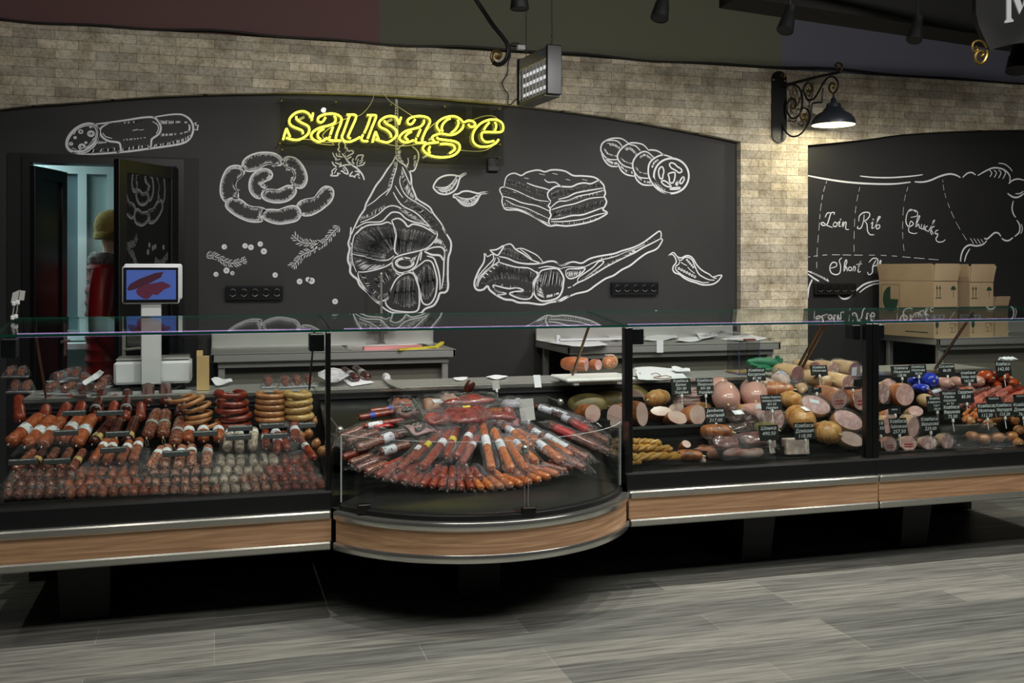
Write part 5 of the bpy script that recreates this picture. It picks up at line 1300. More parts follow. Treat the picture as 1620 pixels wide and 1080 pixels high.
def counter(name, lab, x0, x1, surf, lg, posts, brk, struts, tier=None):
    t = thing(name, lab, 'display counter', ((x0 + x1) / 2, YF, 0), group='run of glass meat counters')
    rails(t, x0, x1)
    mb = MB(); extr(mb, [(YF + .035, .30), (YF + 1.06, .30), (YF + 1.06, .48), (YF + .035, .48)], x0 + .001, x1 - .001); obj('base_cabinet', mb, M_BLACKM, t, smooth=False, world=True)
    mb = MB(); extr(mb, [(YF + .03, .45), (YF + .04, .525), (YF + .06, .534), (YF + .135, .540), (YF + .135, .45)], x0 + .001, x1 - .001); obj('front_fascia', mb, M_DECK, t, smooth=False, world=True)
    y0, z0, s = surf
    pf = [(YF + .135, .45), (YF + .135, .525)]; yy = y0
    while yy < YF + .73:
        zz_ = z0 + s * (yy - y0) - .028; pf += [(yy, zz_), (min(yy + .078, YF + .74), zz_)]; yy += .08
    pf += [(YF + .745, pf[-1][1]), (YF + .745, .45)]
    mb = MB(); extr(mb, pf, x0 + .02, x1 - .02); obj('display_tray', mb, M_DECK, t, smooth=False, world=True)
    mb = MB(); n = int((x1 - x0 - .06) / .012)
    for k in range(n):
        x_ = x0 + .03 + k * .012; mb.box(x_, x_ + .007, YF + .112, YF + .118, .539, .543)
    mb.box(x0 + .02, x1 - .02, YF + .118, YF + .122, .540, .545); obj('air_grille', mb, mat('grille_black', (40, 41, 41), .3), t, smooth=False, world=True)
    if tier:
        mb = MB(); a, b, zt_ = tier
        extr(mb, [(YF + .37, zt_ - .035), (YF + .37, zt_), (YF + .745, zt_ + .004), (YF + .745, zt_ - .012), (YF + .385, zt_ - .03)], a, b); obj('tier_shelf', mb, M_BLACK, t, smooth=False, world=True)
        mb = MB(); extr(mb, [(YF + .366, zt_ - .002), (YF + .366, zt_ + .012), (YF + .371, zt_ + .012), (YF + .371, zt_ - .002)], a, b); obj('shelf_lip', mb, mat('lip_grey', (96, 98, 98), .3, .5), t, smooth=False, world=True)
    rearparts(t, x0, x1)
    mb = MB(); mb.box(x0 + .012, x1 - .012, YF + .066, YF + .073, .50, GZ0 - .003); obj('front_glass', mb, M_GLASS, t, smooth=False, world=True)
    deckglass(t, x0 + .003, x1 - .003)
    for x_, w in posts: post(t, x_, w)
    for a, b in brk: bracket(t, a, b)
    for x_ in struts: strut(t, x_)
    mb = MB(); mb.box(x0, x1, YF + .93, YF + .95, 0, .31); obj('kick_panel', mb, M_BLACKM, t, smooth=False, world=True)
    legs(t, lg)
    return t


SL = (YF + .14, .555, .44)
SR = (YF + .14, .565, .56)
counter('display_counter', 'leftmost glass counter, full of salami and ring sausages', XL, XM, SL, [(-.52, .19)], [(XM - .010, .020), (XL + .012, .024)], [(XM - .085, XM - .022), (XL + .03, XL + .085)], [XL + .10, XM - .03])
counter('display_counter', 'straight glass counter right of the curved one, with hams and price cards', XR, XE, SR, [(2.62, .16)], [(XR + .020, .040), (XE - .020, .036)], [(XR + .055, XR + .115), (XE - .085, XE - .04)], [XE - .015], (XR + .05, XR + .56, .68))
counter('display_counter', 'far right glass counter, its price cards running out of the picture', XE, XE + 1.33, SR, [(3.55, .16)], [(XE + .018, .034)], [(XE + .04, XE + .1)], [XE + .012, XE + .92])

# curved corner counter
CX, RC = (XM + XR) / 2, .78
CY = YF - .385 + RC
HA = math.asin((XR - XM) / 2 / RC)


def arcpt(r, u): a = -PI / 2 - HA + 2 * HA * u; return (CX + r * math.cos(a), CY + r * math.sin(a))


def arcsweep(mb, prof, n=40, e=.004):
    """profile of (radius offset, z); swept round the front arc"""
    m = len(prof); b = len(mb.v)
    for i in range(n + 1):
        u = e + (1 - 2 * e) * i / n
        for dr, z in prof: x, y = arcpt(RC + dr, u); mb.v.append((x, y, z))
    for i in range(n):
        for k in range(m): mb.face((b + i * m + k, b + i * m + (k + 1) % m, b + (i + 1) * m + (k + 1) % m, b + (i + 1) * m + k))
    mb.face(tuple(b + k for k in range(m))); mb.face(tuple(b + n * m + k for k in range(m))[::-1]); return mb


cc = thing('curved_counter', 'curved glass counter bulging out in the middle of the run, full of vacuum packed sausages', 'display counter', (CX, YF, 0), group='run of glass meat counters')
for z0, z1 in ((.293, .327), (.422, .456)):
    mb = MB(); arcsweep(mb, [(-.04, z0), (-.004, z0), (0, z0 + .006), (0, z1 - .006), (-.004, z1), (-.04, z1)]); obj('bumper_rail', mb, M_CHROME, cc, world=True)
mb = MB(); arcsweep(mb, [(-.03, .327), (-.014, .327), (-.014, .422), (-.03, .422)]); obj('wood_panel', mb, M_WOOD, cc, world=True)
mb = MB(); mb.prism([arcpt(RC - .035, .01 + .98 * i / 30) for i in range(31)] + [(XR - .003, YF + .1), (XR - .003, YF + 1.06), (XM + .003, YF + 1.06), (XM + .003, YF + .1)], .30, .45); obj('base_cabinet', mb, M_BLACKM, cc, world=True, smooth=False)
mb = MB(); arcsweep(mb, [(-.03, .44), (-.032, .475), (-.05, .485), (-.12, .50), (-.36, .525), (-.36, .44)]); obj('front_fascia', mb, M_DECK, cc, world=True)
mb = MB()
for rr_, n_ in ((.30, 90), (.318, 90)):
    for k in range(n_):
        if random.random() < .35: continue
        u0 = .2 + .62 * k / n_; a = arcpt(RC - rr_, u0); b = arcpt(RC - rr_, u0 + .62 / n_ * .6); mb.tube([(a[0], a[1], .525 - (.36 - rr_) * .1), (b[0], b[1], .525 - (.36 - rr_) * .1)], .0018, 4)
obj('air_grille', mb, mat('grille_light', (120, 122, 122), .3, .5), cc, world=True)
SC_ = (4.32, .56, .40)


def trayfn(u, v):
    x = XM + .02 + (XR - XM - .04) * u
    yf = CY - math.sqrt(max((RC - .355) ** 2 - min(abs(x - CX), .40) ** 2, .01)) if abs(x - CX) < .40 else CY - math.sqrt((RC - .355) ** 2 - .16) + (abs(x - CX) - .40) * .5
    y = yf + (YF + .745 - yf) * v
    return (x, y, SC_[1] + SC_[2] * (y - SC_[0]) - .04)


mb = MB(); mb.slab(trayfn, 30, 8, .09); obj('display_tray', mb, M_DECK, cc, world=True)
mb = MB(); mb.hexa([(XM + .003, YF + .1, .44), (XR - .003, YF + .1, .44), (XR - .003, YF + .745, .44), (XM + .003, YF + .745, .44), (XM + .003, YF + .1, .50), (XR - .003, YF + .1, .50), (XR - .003, YF + .745, .60), (XM + .003, YF + .745, .60)]); obj('tray_base', mb, M_DECK, cc, world=True, smooth=False)
rearparts(cc, XM, XR)
deckglass(cc, XM + .002, XR - .002); strut(cc, XR - .02)
for a_, b_ in ((0.004, .545), (.555, .996)):
    mb = MB(); n = 24
    for i in range(n + 1):
        u = a_ + (b_ - a_) * i / n
        for dr, z in ((-.045, .487), (-.038, .487), (-.038, .775), (-.045, .775)): x, y = arcpt(RC + dr, u); mb.v.append((x, y, z))
    for i in range(n):
        for k in range(4): mb.mi = 1 if k == 2 else 0; mb.face((i * 4 + k, i * 4 + (k + 1) % 4, (i + 1) * 4 + (k + 1) % 4, (i + 1) * 4 + k))
    mb.mi = 1; mb.face((0, 1, 2, 3)); mb.face(tuple(n * 4 + k for k in (3, 2, 1, 0)))
    obj('curved_glass', mb, [M_GLASS, mat('glass_rim', (196, 206, 204), .15)], cc, world=True)
mb = MB(); x, y = arcpt(RC - .06, .55); mb.sphere((x, y, .735), .017, 14, 10); mb.rbox(x - .018, x + .018, y - .004, y + .02, .712, .722, .002); obj('glass_clamp', mb, M_CHROME, cc, world=True)
for u_ in (.10, .555):
    mb = MB(); x, y = arcpt(RC - .032, u_); mb.rbox(x - .028, x + .028, y - .006, y + .03, .462, .50, .003); obj('glass_foot', mb, M_BLACK, cc, world=True)
mb = MB(); mb.box(XR - .006, XR + .0, YF + .0, YF + .30, .487, .775); obj('side_glass', mb, M_GLASS, cc, world=True, smooth=False)
mb = MB(); mb.box(XM - .001, XM + .005, YF + .0, YF + .30, .487, .775); obj('side_glass', mb, M_GLASS, cc, world=True, smooth=False)
mb = MB(); mb.box(XM, XR, YF + .93, YF + .95, 0, .31); obj('kick_panel', mb, M_BLACKM, cc, smooth=False, world=True)
legs(cc, [(1.13, .18)], .08)
for x_, y_, z_ in ((XM + .05, 4.50, .77), (1.66, 4.85, .81)):
    mb = MB(); mb.sphere((x_, y_, z_), .018, 14, 10); mb.tube([(x_, y_, z_), (x_, YF + .745, z_)], .005, 6); obj('tube_light_knob', mb, M_CHROME, cc, world=True)
# ------------------------------------------------------------------ price cards
TXT = {}


def textmesh(s, size, shear=.25):
    k = (s, size)
    if k in TXT: return TXT[k]
    cu = bpy.data.curves.new('t', 'FONT'); cu.body = s; cu.size = size; cu.shear = shear; cu.align_x = 'CENTER'; cu.resolution_u = 2
    o = bpy.data.objects.new('t', cu); COL.objects.link(o)
    bpy.context.view_layer.update()
    me = bpy.data.meshes.new_from_object(o.evaluated_get(bpy.context.evaluated_depsgraph_get()))
    V = [tuple(v.co) for v in me.vertices]; F = [tuple(p.vertices) for p in me.polygons]
    bpy.data.objects.remove(o); bpy.data.curves.remove(cu); bpy.data.meshes.remove(me)
    TXT[k] = (V, F); return TXT[k]


M_CARDB = mat('card_black', (16, 18, 19), .6); M_INKW = mat('chalk_ink', (226, 230, 232), .7); M_CLIP = mat('clip_white', (226, 226, 226), .35)


def card(px0, py0, px1, py1, Y, lines, label, stick=.06, tilt=-12, yaw=0, white=False, roll=0):
    """price card covering the pixel box at distance Y, on a stick with a white clip"""
    a = atY(px0, py0, Y); b = atY(px1, py1, Y); w = b.x - a.x; h = a.z - b.z; cx = (a.x + b.x) / 2
    t = thing('price_card', label, 'price card', (cx, Y, b.z), (math.radians(tilt), math.radians(roll), math.radians(yaw)), group='white blank price cards' if white else 'handwritten black price cards')
    mb = MB(); mb.rbox(-w / 2, w / 2, -.0015, .0015, 0, h, .001); obj('card', mb, M_PAPERG if white else M_CARDB, t, smooth=False)
    if lines:
        mb = MB(); n = len(lines); lh = min(h * .92 / n, h * .34)
        for i, s in enumerate(lines):
            sz = lh * (1.02 if n > 2 else 1.0); V, F = textmesh(s, 1.0)
            if not V: continue
            xs = [v[0] for v in V]; wd = max(xs) - min(xs); mx = (max(xs) + min(xs)) / 2; k = min(sz * 1.05, w * .92 / max(wd, .01)); kz = sz * .95
            z = h * .96 - (i + .78) * lh; bI = len(mb.v)
            for v in V: mb.v.append(((v[0] - mx) * k, -.0022, z + v[1] * min(kz, k * 1.7)))
            for f in F: mb.face(tuple(bI + q_ for q_ in f))
        obj('handwriting', mb, M_INKW, t, smooth=False)
    if stick:
        mb = MB(); mb.tube([(0, .003, h * .3), (0, .003, -stick)], .0022, 6); obj('stick', mb, M_CLIP if not white else M_STEEL, t)
        mb = MB(); mb.rbox(-.006, .006, -.005, .006, -.014, .004, .002); obj('clip', mb, M_CLIP, t)
    return t


# ------------------------------------------------------------------ sausages
ORD = ['first', 'second', 'third', 'fourth', 'fifth', 'sixth', 'seventh', 'eighth', 'ninth', 'tenth', 'eleventh', 'twelfth', 'thirteenth', 'fourteenth', 'fifteenth', 'sixteenth']


def smat(n, a, b, sc=60, lo=.42, hi=.6, rough=.26, rnd=.12, coat=.55, bump=.12): return mat(n, a, rough, noise=(b, sc, lo, hi), rnd=rnd, coat=coat, bump=bump, bscale=80)


S_OR = smat('sausage_orange', (146, 70, 42), (176, 100, 66)); S_RED = smat('sausage_red', (122, 42, 28), (142, 62, 42)); S_DK = smat('sausage_dark', (62, 26, 20), (84, 38, 28))
S_SP = smat('salami_speckled', (136, 66, 48), (186, 142, 118), 110, .46, .54); S_GR = smat('salami_white_mould', (150, 122, 104), (196, 184, 166), 90, .4, .6, .5, coat=0); S_BR = smat('salami_brown', (104, 52, 40), (150, 98, 78), 120, .48, .58)
S_TAN = smat('sausage_tan', (170, 108, 66), (190, 134, 88), 30); S_YEL = smat('sausage_yellow', (186, 142, 82), (208, 172, 112), 70, .4, .6); S_CH = smat('sausage_cherry', (110, 34, 24), (138, 56, 40), 30)
S_PAP = smat('sausage_paprika', (166, 84, 40), (196, 120, 66), 70, .42, .58); S_PK = smat('boiled_pink', (182, 132, 124), (192, 146, 136), 10, rnd=.05); S_SLAB = smat('dried_red_meat', (116, 34, 30), (150, 66, 56), 30, .45, .6, .2, coat=.6)
M_BANDW = mat('band_white', (226, 228, 232), .5, noise=((130, 132, 146), 60, .58, .62)); M_BANDC = mat('band_cream', (196, 170, 110), .5, noise=((90, 60, 36), 60, .55, .6)); M_BANDG = mat('band_grey', (156, 160, 160), .4); M_BANDR = mat('band_red', (182, 34, 34), .4); M_BANDB = mat('band_blue', (44, 84, 190), .4); M_BANDY = mat('band_yellow', (218, 200, 60), .4)
M_TWINE = mat('twine', (196, 180, 140), .8)
PROTO = {}
RY = Matrix.Rotation(-PI / 2, 4, 'X')     # lathe axis Z -> +Y


def salami(key, r, L, m, band=None, bu=(.34, .5), tail=0, bend=0):
    k = (key, round(r, 4), round(L, 3), m.name, band.name if band else '', bu, tail, bend)
    if k in PROTO: return PROTO[k]
    t = bpy.data.objects.new(key, None); COL.objects.link(t); t.location = (0, 0, -5); t.empty_display_size = .02
    n = 18; sag = lambda y: bend * (1 - (2 * y / L - 1) ** 2)
    mb = MB()
    pr = [(r * .10, 0), (r * .45, r * .04), (r * .78, r * .22), (r * .95, r * .55), (r, r * .95)] + [(r * (1 + .012 * math.sin(i * 2.3)), r + (L - 2 * r) * i / 6) for i in range(1, 6)] + [(r, L - r * .95), (r * .95, L - r * .55), (r * .78, L - r * .22), (r * .45, L - r * .04), (r * .1, L)]
    mb.lathe(pr, n, RY, .06, (1, 2, 3, len(pr) - 2, len(pr) - 3))
    if bend: mb.v = [(x + sag(y), y, z) for x, y, z in mb.v]
    KIDS[t.name] = [obj('casing', mb, m, t)]
    if band:
        mb = MB(); y0, y1 = L * bu[0], L * bu[1]; q = r * 1.02
        mb.lathe([(q, y0), (q + .0006, (y0 + y1) / 2), (q, y1)], n, RY)
        if bend: mb.v = [(x + sag(y), y, z) for x, y, z in mb.v]
        KIDS[t.name].append(obj('label_band', mb, band, t))
    mb = MB(); mb.tube([(0, .002, 0), (0, -r * .18, 0), (0, -r * .3, -r * .1)], [r * .16, r * .1, r * .13], 6)
    if tail:
        for s in (-1, 1): mb.tube([(0, -.004, 0), (s * .006, -.012, -tail * .4), (s * .004, -.014, -tail)], .0013, 4)
    KIDS[t.name].append(obj('tied_end', mb, M_TWINE if tail else M_STEELD, t))
    PROTO[k] = t; return t


USED = set()


def place(proto, loc, rot, label, cat='sausage', group=None):
    if proto.name in USED: r = dup(proto, loc, rot, label, group)
    else:
        r = proto; USED.add(proto.name); r.location = loc; r.rotation_euler = rot; r['label'] = label
        if group: r['group'] = group
    r['category'] = cat; return r


def row(items, surf, key, r, L, m, band, bu, fmt, group, slope=None, lift=0, tail=0, r2=None, cat='sausage'):
    """front end centres in pixels: (px, py[, yaw]); laid on the pile surface"""
    sl = math.atan(surf[2]) if slope is None else slope; n = len(items)
    pr = salami(key, r, L, m, band, bu, tail)
    for i, it in enumerate(items):
        yaw = it[2] if len(it) > 2 else 0
        p = onplane(it[0], it[1], surf[0], surf[1] + lift, surf[2])
        nm = ORD[i] if i < len(ORD) else str(i + 1) + 'th'
        place(pr, p, (sl + math.radians(random.uniform(-2, 2)), random.uniform(-.3, .3), math.radians(-yaw)), fmt.format(nm + ' from left'), cat, group)


def pouch(P, w, l, surf_s, parent=None, name='clear_pouch', hump=.02, seed=0, flare=.12):
    """thin crinkled foil sheet over a bundle; local: x across, y back"""
    random.seed(seed)
    ph = [random.uniform(0, 6) for _ in range(4)]
    def fn(u, v):
        x = (u - .5) * w * (1 + flare * (1 - v)); y = -.02 + (l + .04) * v
        e = min(u, 1 - u) * 4; e = min(1, e); g = min(1, (v) * 7); h = min(1, (1 - v) * 5)
        z = hump * (e ** .6) * (g ** .6) * (h ** .5) + .004 * math.sin(u * 19 + ph[0]) * math.cos(v * 9 + ph[1]) + .003 * math.sin(u * 41 + v * 13 + ph[2])
        return (x + .004 * math.sin(v * 11 + ph[3]), y + .006 * math.sin(u * 13 + ph[1]) * (1 - v), z)
    mb = MB(); mb.grid(fn, 22, 10); return mb


def pack(px, py, surf, n, r, L, m, label, yaw=0, band=None, bu=(.5, .64), lift=0, group='clear packs of small salami', seed=1, gap=2.15, spread=0):
    p = onplane(px, py, surf[0], surf[1] + lift, surf[2]); sl = .13
    t = thing('salami_pack', label, 'pack of sausages', p, (sl, 0, math.radians(-yaw)), group)
    pr = salami('salami', r, L, m, band, bu)
    for i in range(n):
        x = (i - (n - 1) / 2) * r * gap
        mb_c = list(KIDS[pr.name])
        b = bpy.data.objects.new('salami', mb_c[0].data); COL.objects.link(b); b.parent = t
        b.location = (x, random.uniform(-.006, .006), 0); b.rotation_euler = (0, random.uniform(-1, 1), math.radians(-spread * (i - (n - 1) / 2)))
        for c in mb_c[1:]:
            d_ = bpy.data.objects.new(c.name.split('.')[0], c.data); COL.objects.link(d_); d_.parent = b
    mb = pouch(None, n * r * gap + .02, L + .02, 0, hump=r * 1.15, seed=seed)
    mb.v = [(x, y, z + .002) for x, y, z in mb.v]
    obj('clear_pouch', mb, M_FOIL, t)
    return t


def hide_unused():
    for k, t in list(PROTO.items()):
        if t.name not in USED:
            for c in KIDS[t.name]: bpy.data.objects.remove(c)
            bpy.data.objects.remove(t)


# ---- left counter
GL = 'smoked sausages in the leftmost counter'
SL = (YF + .14, .555 + .0, .44)
row([(31, 665, -4), (67, 665), (96, 664), (123, 663)], SL, 'smoked_sausage', .027, .20, S_RED, None, (.3, .5), 'dark red smoked sausage end, {} in the back row of the leftmost counter', GL, lift=.012)
row([(152, 664), (175, 664), (197, 664), (222, 664)], SL, 'smoked_sausage', .024, .20, S_RED, None, (.3, .5), 'red smoked sausage behind the cream banded ones, {} of the four', GL, lift=.012)
row([(150, 650), (199, 649)], SL, 'smoked_sausage', .024, .18, S_DK, M_BANDG, (.05, .12), 'dark sausage lying highest below the scale, {} of its pair', GL, lift=.035)
row([(235, 640), (262, 641)], SL, 'smoked_sausage', .030, .19, S_DK, None, (.3, .4), 'very dark fat sausage end just under the scale, {} of its pair', GL, lift=.02)
row([(283, 661)], SL, 'smoked_sausage', .026, .18, S_DK, None, (.3, .4), 'dark gathered sausage end beside the stack of thin ring sausages', GL, lift=.01)
row([(14, 702, 22), (40, 706, 20), (66, 706, 16), (96, 699, 12), (121, 704, 14)], SL, 'smoked_sausage', .0285, .23, S_OR, M_BANDW, (.40, .56), 'fat orange sausage with a white band, {} of the five', GL, lift=.02)
row([(146, 702, 16), (173, 703, 4), (200, 700, 4)], SL, 'smoked_sausage', .0245, .2, S_DK, M_BANDC, (.16, .3), 'dark sausage with a cream band, {} of the three', GL, lift=.012)
row([(232, 692, 12), (258, 691, 4), (276, 704, 6)], SL, 'smoked_sausage', .0285, .22, S_BR, M_BANDG, (.42, .50), 'brown tied sausage with a grey ring below the scale, {}', GL, lift=.026, tail=.035)
row([(298, 699, 4), (322, 697, 2), (346, 697, 6)], SL, 'smoked_sausage', .0255, .17, S_OR, M_BANDW, (.38, .55), 'reddish white banded sausage in front of the ring stacks, {}', GL, lift=.014)
row([(146, 731, 12), (168, 733, 10), (189, 732, 8), (210, 730, 12)], SL, 'smoked_sausage', .0205, .17, S_OR, M_BANDW, (.62, .76), 'thin orange sausage with a white band, {} of the four', GL, lift=.018)
row([(236, 742, 14), (260, 740, 2), (281, 741, 0), (303, 738, 2), (326, 739, 0)], SL, 'smoked_sausage', .0225, .17, S_SP, M_BANDW, (.60, .74), 'speckled sausage with a white band, {} of the five', GL, lift=.02)
row([(359, 711, 0), (379, 713, 0), (399, 710, 0)], SL, 'smoked_sausage', .0205, .17, S_GR, M_BANDW, (.72, .82), 'whitish mould salami, {} of the three behind two price strips', GL, lift=.022)
row([(421, 709, 0), (438, 715, 2), (454, 711, 2)], SL, 'smoked_sausage', .0195, .15, S_RED, M_BANDW, (.5, .66), 'small red banded sausage below the white caps, {}', GL, lift=.02)
row([(467, 697, 0)], SL, 'smoked_sausage', .0215, .16, S_RED, M_BANDW, (.45, .62), 'red banded sausage lying on top near the right end of the leftmost counter', GL, lift=.04)
row([(498, 726, -24)], SL, 'smoked_sausage', .0175, .20, S_RED, M_BANDW, (.5, .62), 'slanting red sausage with a white band beside the right glass post', GL, lift=.012)
# white round caps
for i, (px, py) in enumerate(((418, 672), (435, 669), (452, 668), (436, 685))):
    p = onplane(px, py, SL[0], SL[1] + .02, SL[2]); mb = MB(); mb.lathe([(.022, 0), (.0235, .003), (.0235, .012), (.018, .017), (.001, .018)], 20); mb2 = MB(); mb2.lathe([(.021, -.11), (.022, 0)], 16)
    t = thing('wrapped_roll', 'white capped meat roll, ' + ('%s from the left of the back three' % ORD[i] if i < 3 else 'the one in front of the other three'), 'meat roll', p, (math.atan(SL[2]) + PI / 2 - .5, 0, 0), 'white capped rolls in the leftmost counter')
    obj('cap', mb, M_WHITE, t); obj('roll', mb2, S_RED, t)
# small golden smoked cheeses / sausages
for i, (px, py) in enumerate(((475, 690), (488, 687), (500, 702), (509, 714), (486, 672), (495, 668))):
    p = onplane(px, py, SL[0], SL[1] + .014, SL[2]); mb = MB(); mb.sphere((0, 0, 0), .0215, 16, 12, (1, 1, 1.25), wob=.03)
    t = thing('smoked_cheese', 'golden smoked ball near the right glass post, ' + ['rear left of the front pair', 'rear middle', 'front left', 'frontmost', 'uppermost at the back', 'second uppermost at the back'][i], 'smoked cheese', p, (.5, 0, .2 * i), 'golden smoked balls'); obj('rind', mb, S_TAN, t)
    mb = MB(); mb.tube([(0, 0, .026), (0, -.002, .032)], .003, 6); obj('knot', mb, M_TWINE, t)


def ring(px, py, Y, R, r, m, label, sweep=300, open_=200, tilt=8, roll=0, group='ring sausages stacked at the back of the leftmost counter'):
    """horizontal ring sausage whose front arc is at the pixel"""
    p = atY(px, py, Y); n = 26; pts = []
    for i in range(n + 1):
        a = math.radians(open_ + sweep * i / n); pts.append((R * math.cos(a), R * .8 * math.sin(a) + R * .8, 0))
    rr = [r * (.35 if i in (0, n) else .8 if i in (1, n - 1) else 1) for i in range(n + 1)]
    t = thing('ring_sausage', label, 'ring sausage', (p.x, p.y + r, p.z), (math.radians(tilt), math.radians(roll), 0), group)
    mb = MB(); mb.tube(pts, rr, 12); obj('casing', mb, m, t)
    mb = MB(); mb.tube([pts[0], Vector(pts[0]) + Vector((.0, .012, -.002))], [r * .3, r * .15], 6); mb.tube([pts[-1], Vector(pts[-1]) + Vector((.0, .012, .002))], [r * .3, r * .15], 6); obj('tied_end', mb, M_TWINE, t)
    return t


POS5 = ['topmost', 'second from the top', 'third from the top', 'fourth from the top', 'lowest']
for i, (px, py, ro) in enumerate(((288, 634, -10), (303, 639, -22), (313, 648, -18), (315, 660, -10), (313, 668, -10), (330, 676, -16))):
    ring(px, py, 4.86, .055, .0105, S_TAN, 'thin orange ring sausage in the stack beside the scale, ' + (POS5 + ['slipped out rightwards'])[i], 300, 130 if i > 3 else 150, 6, ro)
for i, (px, py, ro) in enumerate(((365, 627, 4), (368, 641, 2), (367, 652, 0), (374, 664, -6), (372, 676, 0))):
    ring(px, py, 4.84, .064, .0145, S_CH, 'cherry red ring sausage in the second stack, ' + POS5[i], 320, 120, 6, ro)
for i, (px, py, ro) in enumerate(((430, 628, 2), (431, 637, 0), (430, 646, 0), (429, 656, 2), (430, 666, 0))):
    ring(px, py, 4.84, .062, .0145 if i else .012, S_TAN, 'tan ring sausage in the third stack, ' + POS5[i], 320, 120, 6, ro)
for i, (px, py, ro) in enumerate(((472, 627, 6), (474, 639, -4), (474, 650, -6), (476, 662, 0))):
    ring(px, py, 4.82, .052, .0165, S_YEL, 'pale yellow ring sausage in the stack beside the right post, ' + (POS5[i] if i < 3 else 'lowest'), 320, 120, 6, ro)

# packs of small salami filling the front of the tray
M4 = [S_BR, S_OR, S_SP, S_GR, S_RED]
rows_ = [(742, [(365, S_GR, 0), (418, S_GR, 0), (466, S_RED, 4)], .008, 'top'),
         (756, [(42, S_BR, 0), (92, S_BR, 0), (143, S_OR, 0), (193, S_OR, 0), (243, S_SP, 0), (293, S_SP, 0), (343, S_GR, 0), (393, S_GR, 0), (443, S_RED, 0), (492, S_RED, -6)], .004, 'upper'),
         (770, [(30, S_BR, 0), (78, S_BR, 0), (124, S_OR, 0), (170, S_OR, 0), (216, S_OR, 0), (262, S_SP, 0), (308, S_SP, 0), (354, S_GR, 0), (402, S_SP, 0), (450, S_RED, 0), (497, S_RED, -4)], .0, 'second'),
         (784, [(28, S_BR, 0), (76, S_BR, 0), (128, S_OR, 0), (178, S_OR, 0), (227, S_OR, 0), (276, S_SP, 0), (325, S_SP, 0), (373, S_GR, 0), (421, S_SP, 0), (470, S_RED, 0), (512, S_RED, -4)], -.002, 'bottom')]
sd = 1
nmk = {S_BR.name: 'brown', S_OR.name: 'orange', S_SP.name: 'speckled', S_GR.name: 'greyish', S_RED.name: 'red'}
for py, L_, lf, rn in rows_:
    for i, (px, m, yaw) in enumerate(L_):
        sd += 1
        pack(px - (8 if px > 490 else 0), py - px * .022 + 2, SL, 2 if px > 490 else 3, .0195, .12, m, 'clear pack of small %s salami, %s from the left in the %s row of packs' % (nmk[m.name], ORD[i], rn), yaw, None, lift=lf, seed=sd)
for i, (px, py, yaw, m) in enumerate(((22, 745, 20, S_BR), (48, 743, 12, S_DK), (70, 741, 10, S_BR), (94, 742, 10, S_BR), (112, 744, 14, S_BR))):
    row([(px, py, yaw)], SL, 'smoked_sausage', .0185, .15, m, M_BANDC if i in (1, 4) else None, (.4, .55), ['brown salami lying against the far left end of the leftmost counter', 'dark salami with a cream band among the brown ones at the left end', 'brown salami under the first long price strip', 'brown salami under the second long price strip', 'thin banded salami right of the price strips at the left end'][i], GL, lift=.012)
# big foil sheets over the upper rows
def foilsheet(px, py, w, l, lift, label, seed, yaw=0, surf=SL, hump=.022):
    p = onplane(px, py, surf[0], surf[1] + lift, surf[2]); mb = pouch(None, w, l, 0, hump=hump, seed=seed); o = obj('foil_wrap', mb, M_FOIL); o.location = p; o.rotation_euler = (math.atan(surf[2]), 0, math.radians(-yaw)); tag(o, label, 'plastic wrap', 'loose clear wraps')
foilsheet(66, 716, .22, .14, .02, 'clear wrap over the orange sausages at the left end', 3, 14)
foilsheet(180, 744, .24, .15, .022, 'clear wrap over the four thin orange sausages', 4, 8)
foilsheet(285, 752, .3, .15, .024, 'clear wrap over the five speckled sausages', 5, 0)
foilsheet(380, 724, .17, .17, .026, 'clear wrap over the three whitish salamis', 6, 0)
foilsheet(440, 724, .17, .17, .024, 'clear wrap over the small red sausages under the white caps', 7, 0)
foilsheet(470, 706, .07, .18, .048, 'narrow clear wrap around the topmost banded sausage at the right end', 8, 0)
# long narrow price strips seen edge-on
for px0, px1, py, Y, lb in ((84, 124, 680, 4.66, 'narrow price strip on the orange sausages at the left end'), (166, 205, 682, 4.66, 'narrow price strip on the cream banded dark sausages'), (158, 200, 707, 4.60, 'narrow price strip on the thin orange sausages'), (12, 60, 726, 4.56, 'long price strip nearest the left end of the counter'), (68, 112, 725, 4.56, 'long price strip left of the thin orange sausages'),
                            (305, 345, 681, 4.66, 'narrow price strip on the reddish banded sausages'), (257, 300, 713, 4.60, 'narrow price strip on the speckled sausages'), (360, 400, 673, 4.68, 'upper narrow price strip above the whitish salamis'), (357, 398, 687, 4.62, 'lower narrow price strip on the whitish salamis'), (413, 450, 669, 4.68, 'narrow price strip on the white caps'), (417, 456, 685, 4.62, 'narrow price strip below the white caps'), (472, 500, 668, 4.70, 'narrow price strip on the golden smoked balls'),
                            (98, 136, 649, 4.84, 'dim price strip at the back left of the leftmost counter'), (152, 196, 649, 4.86, 'dim price strip behind the red sausages under the scale')):
    card(px0, py, px1, py + 8, Y, ['Ковбаса сиров\'ялена 31.50'], lb, stick=0, tilt=-25, yaw=2)
# ---- curved counter
GCc = 'vacuum packed sausages in the curved counter'
SCC = (4.32, .56, .40)


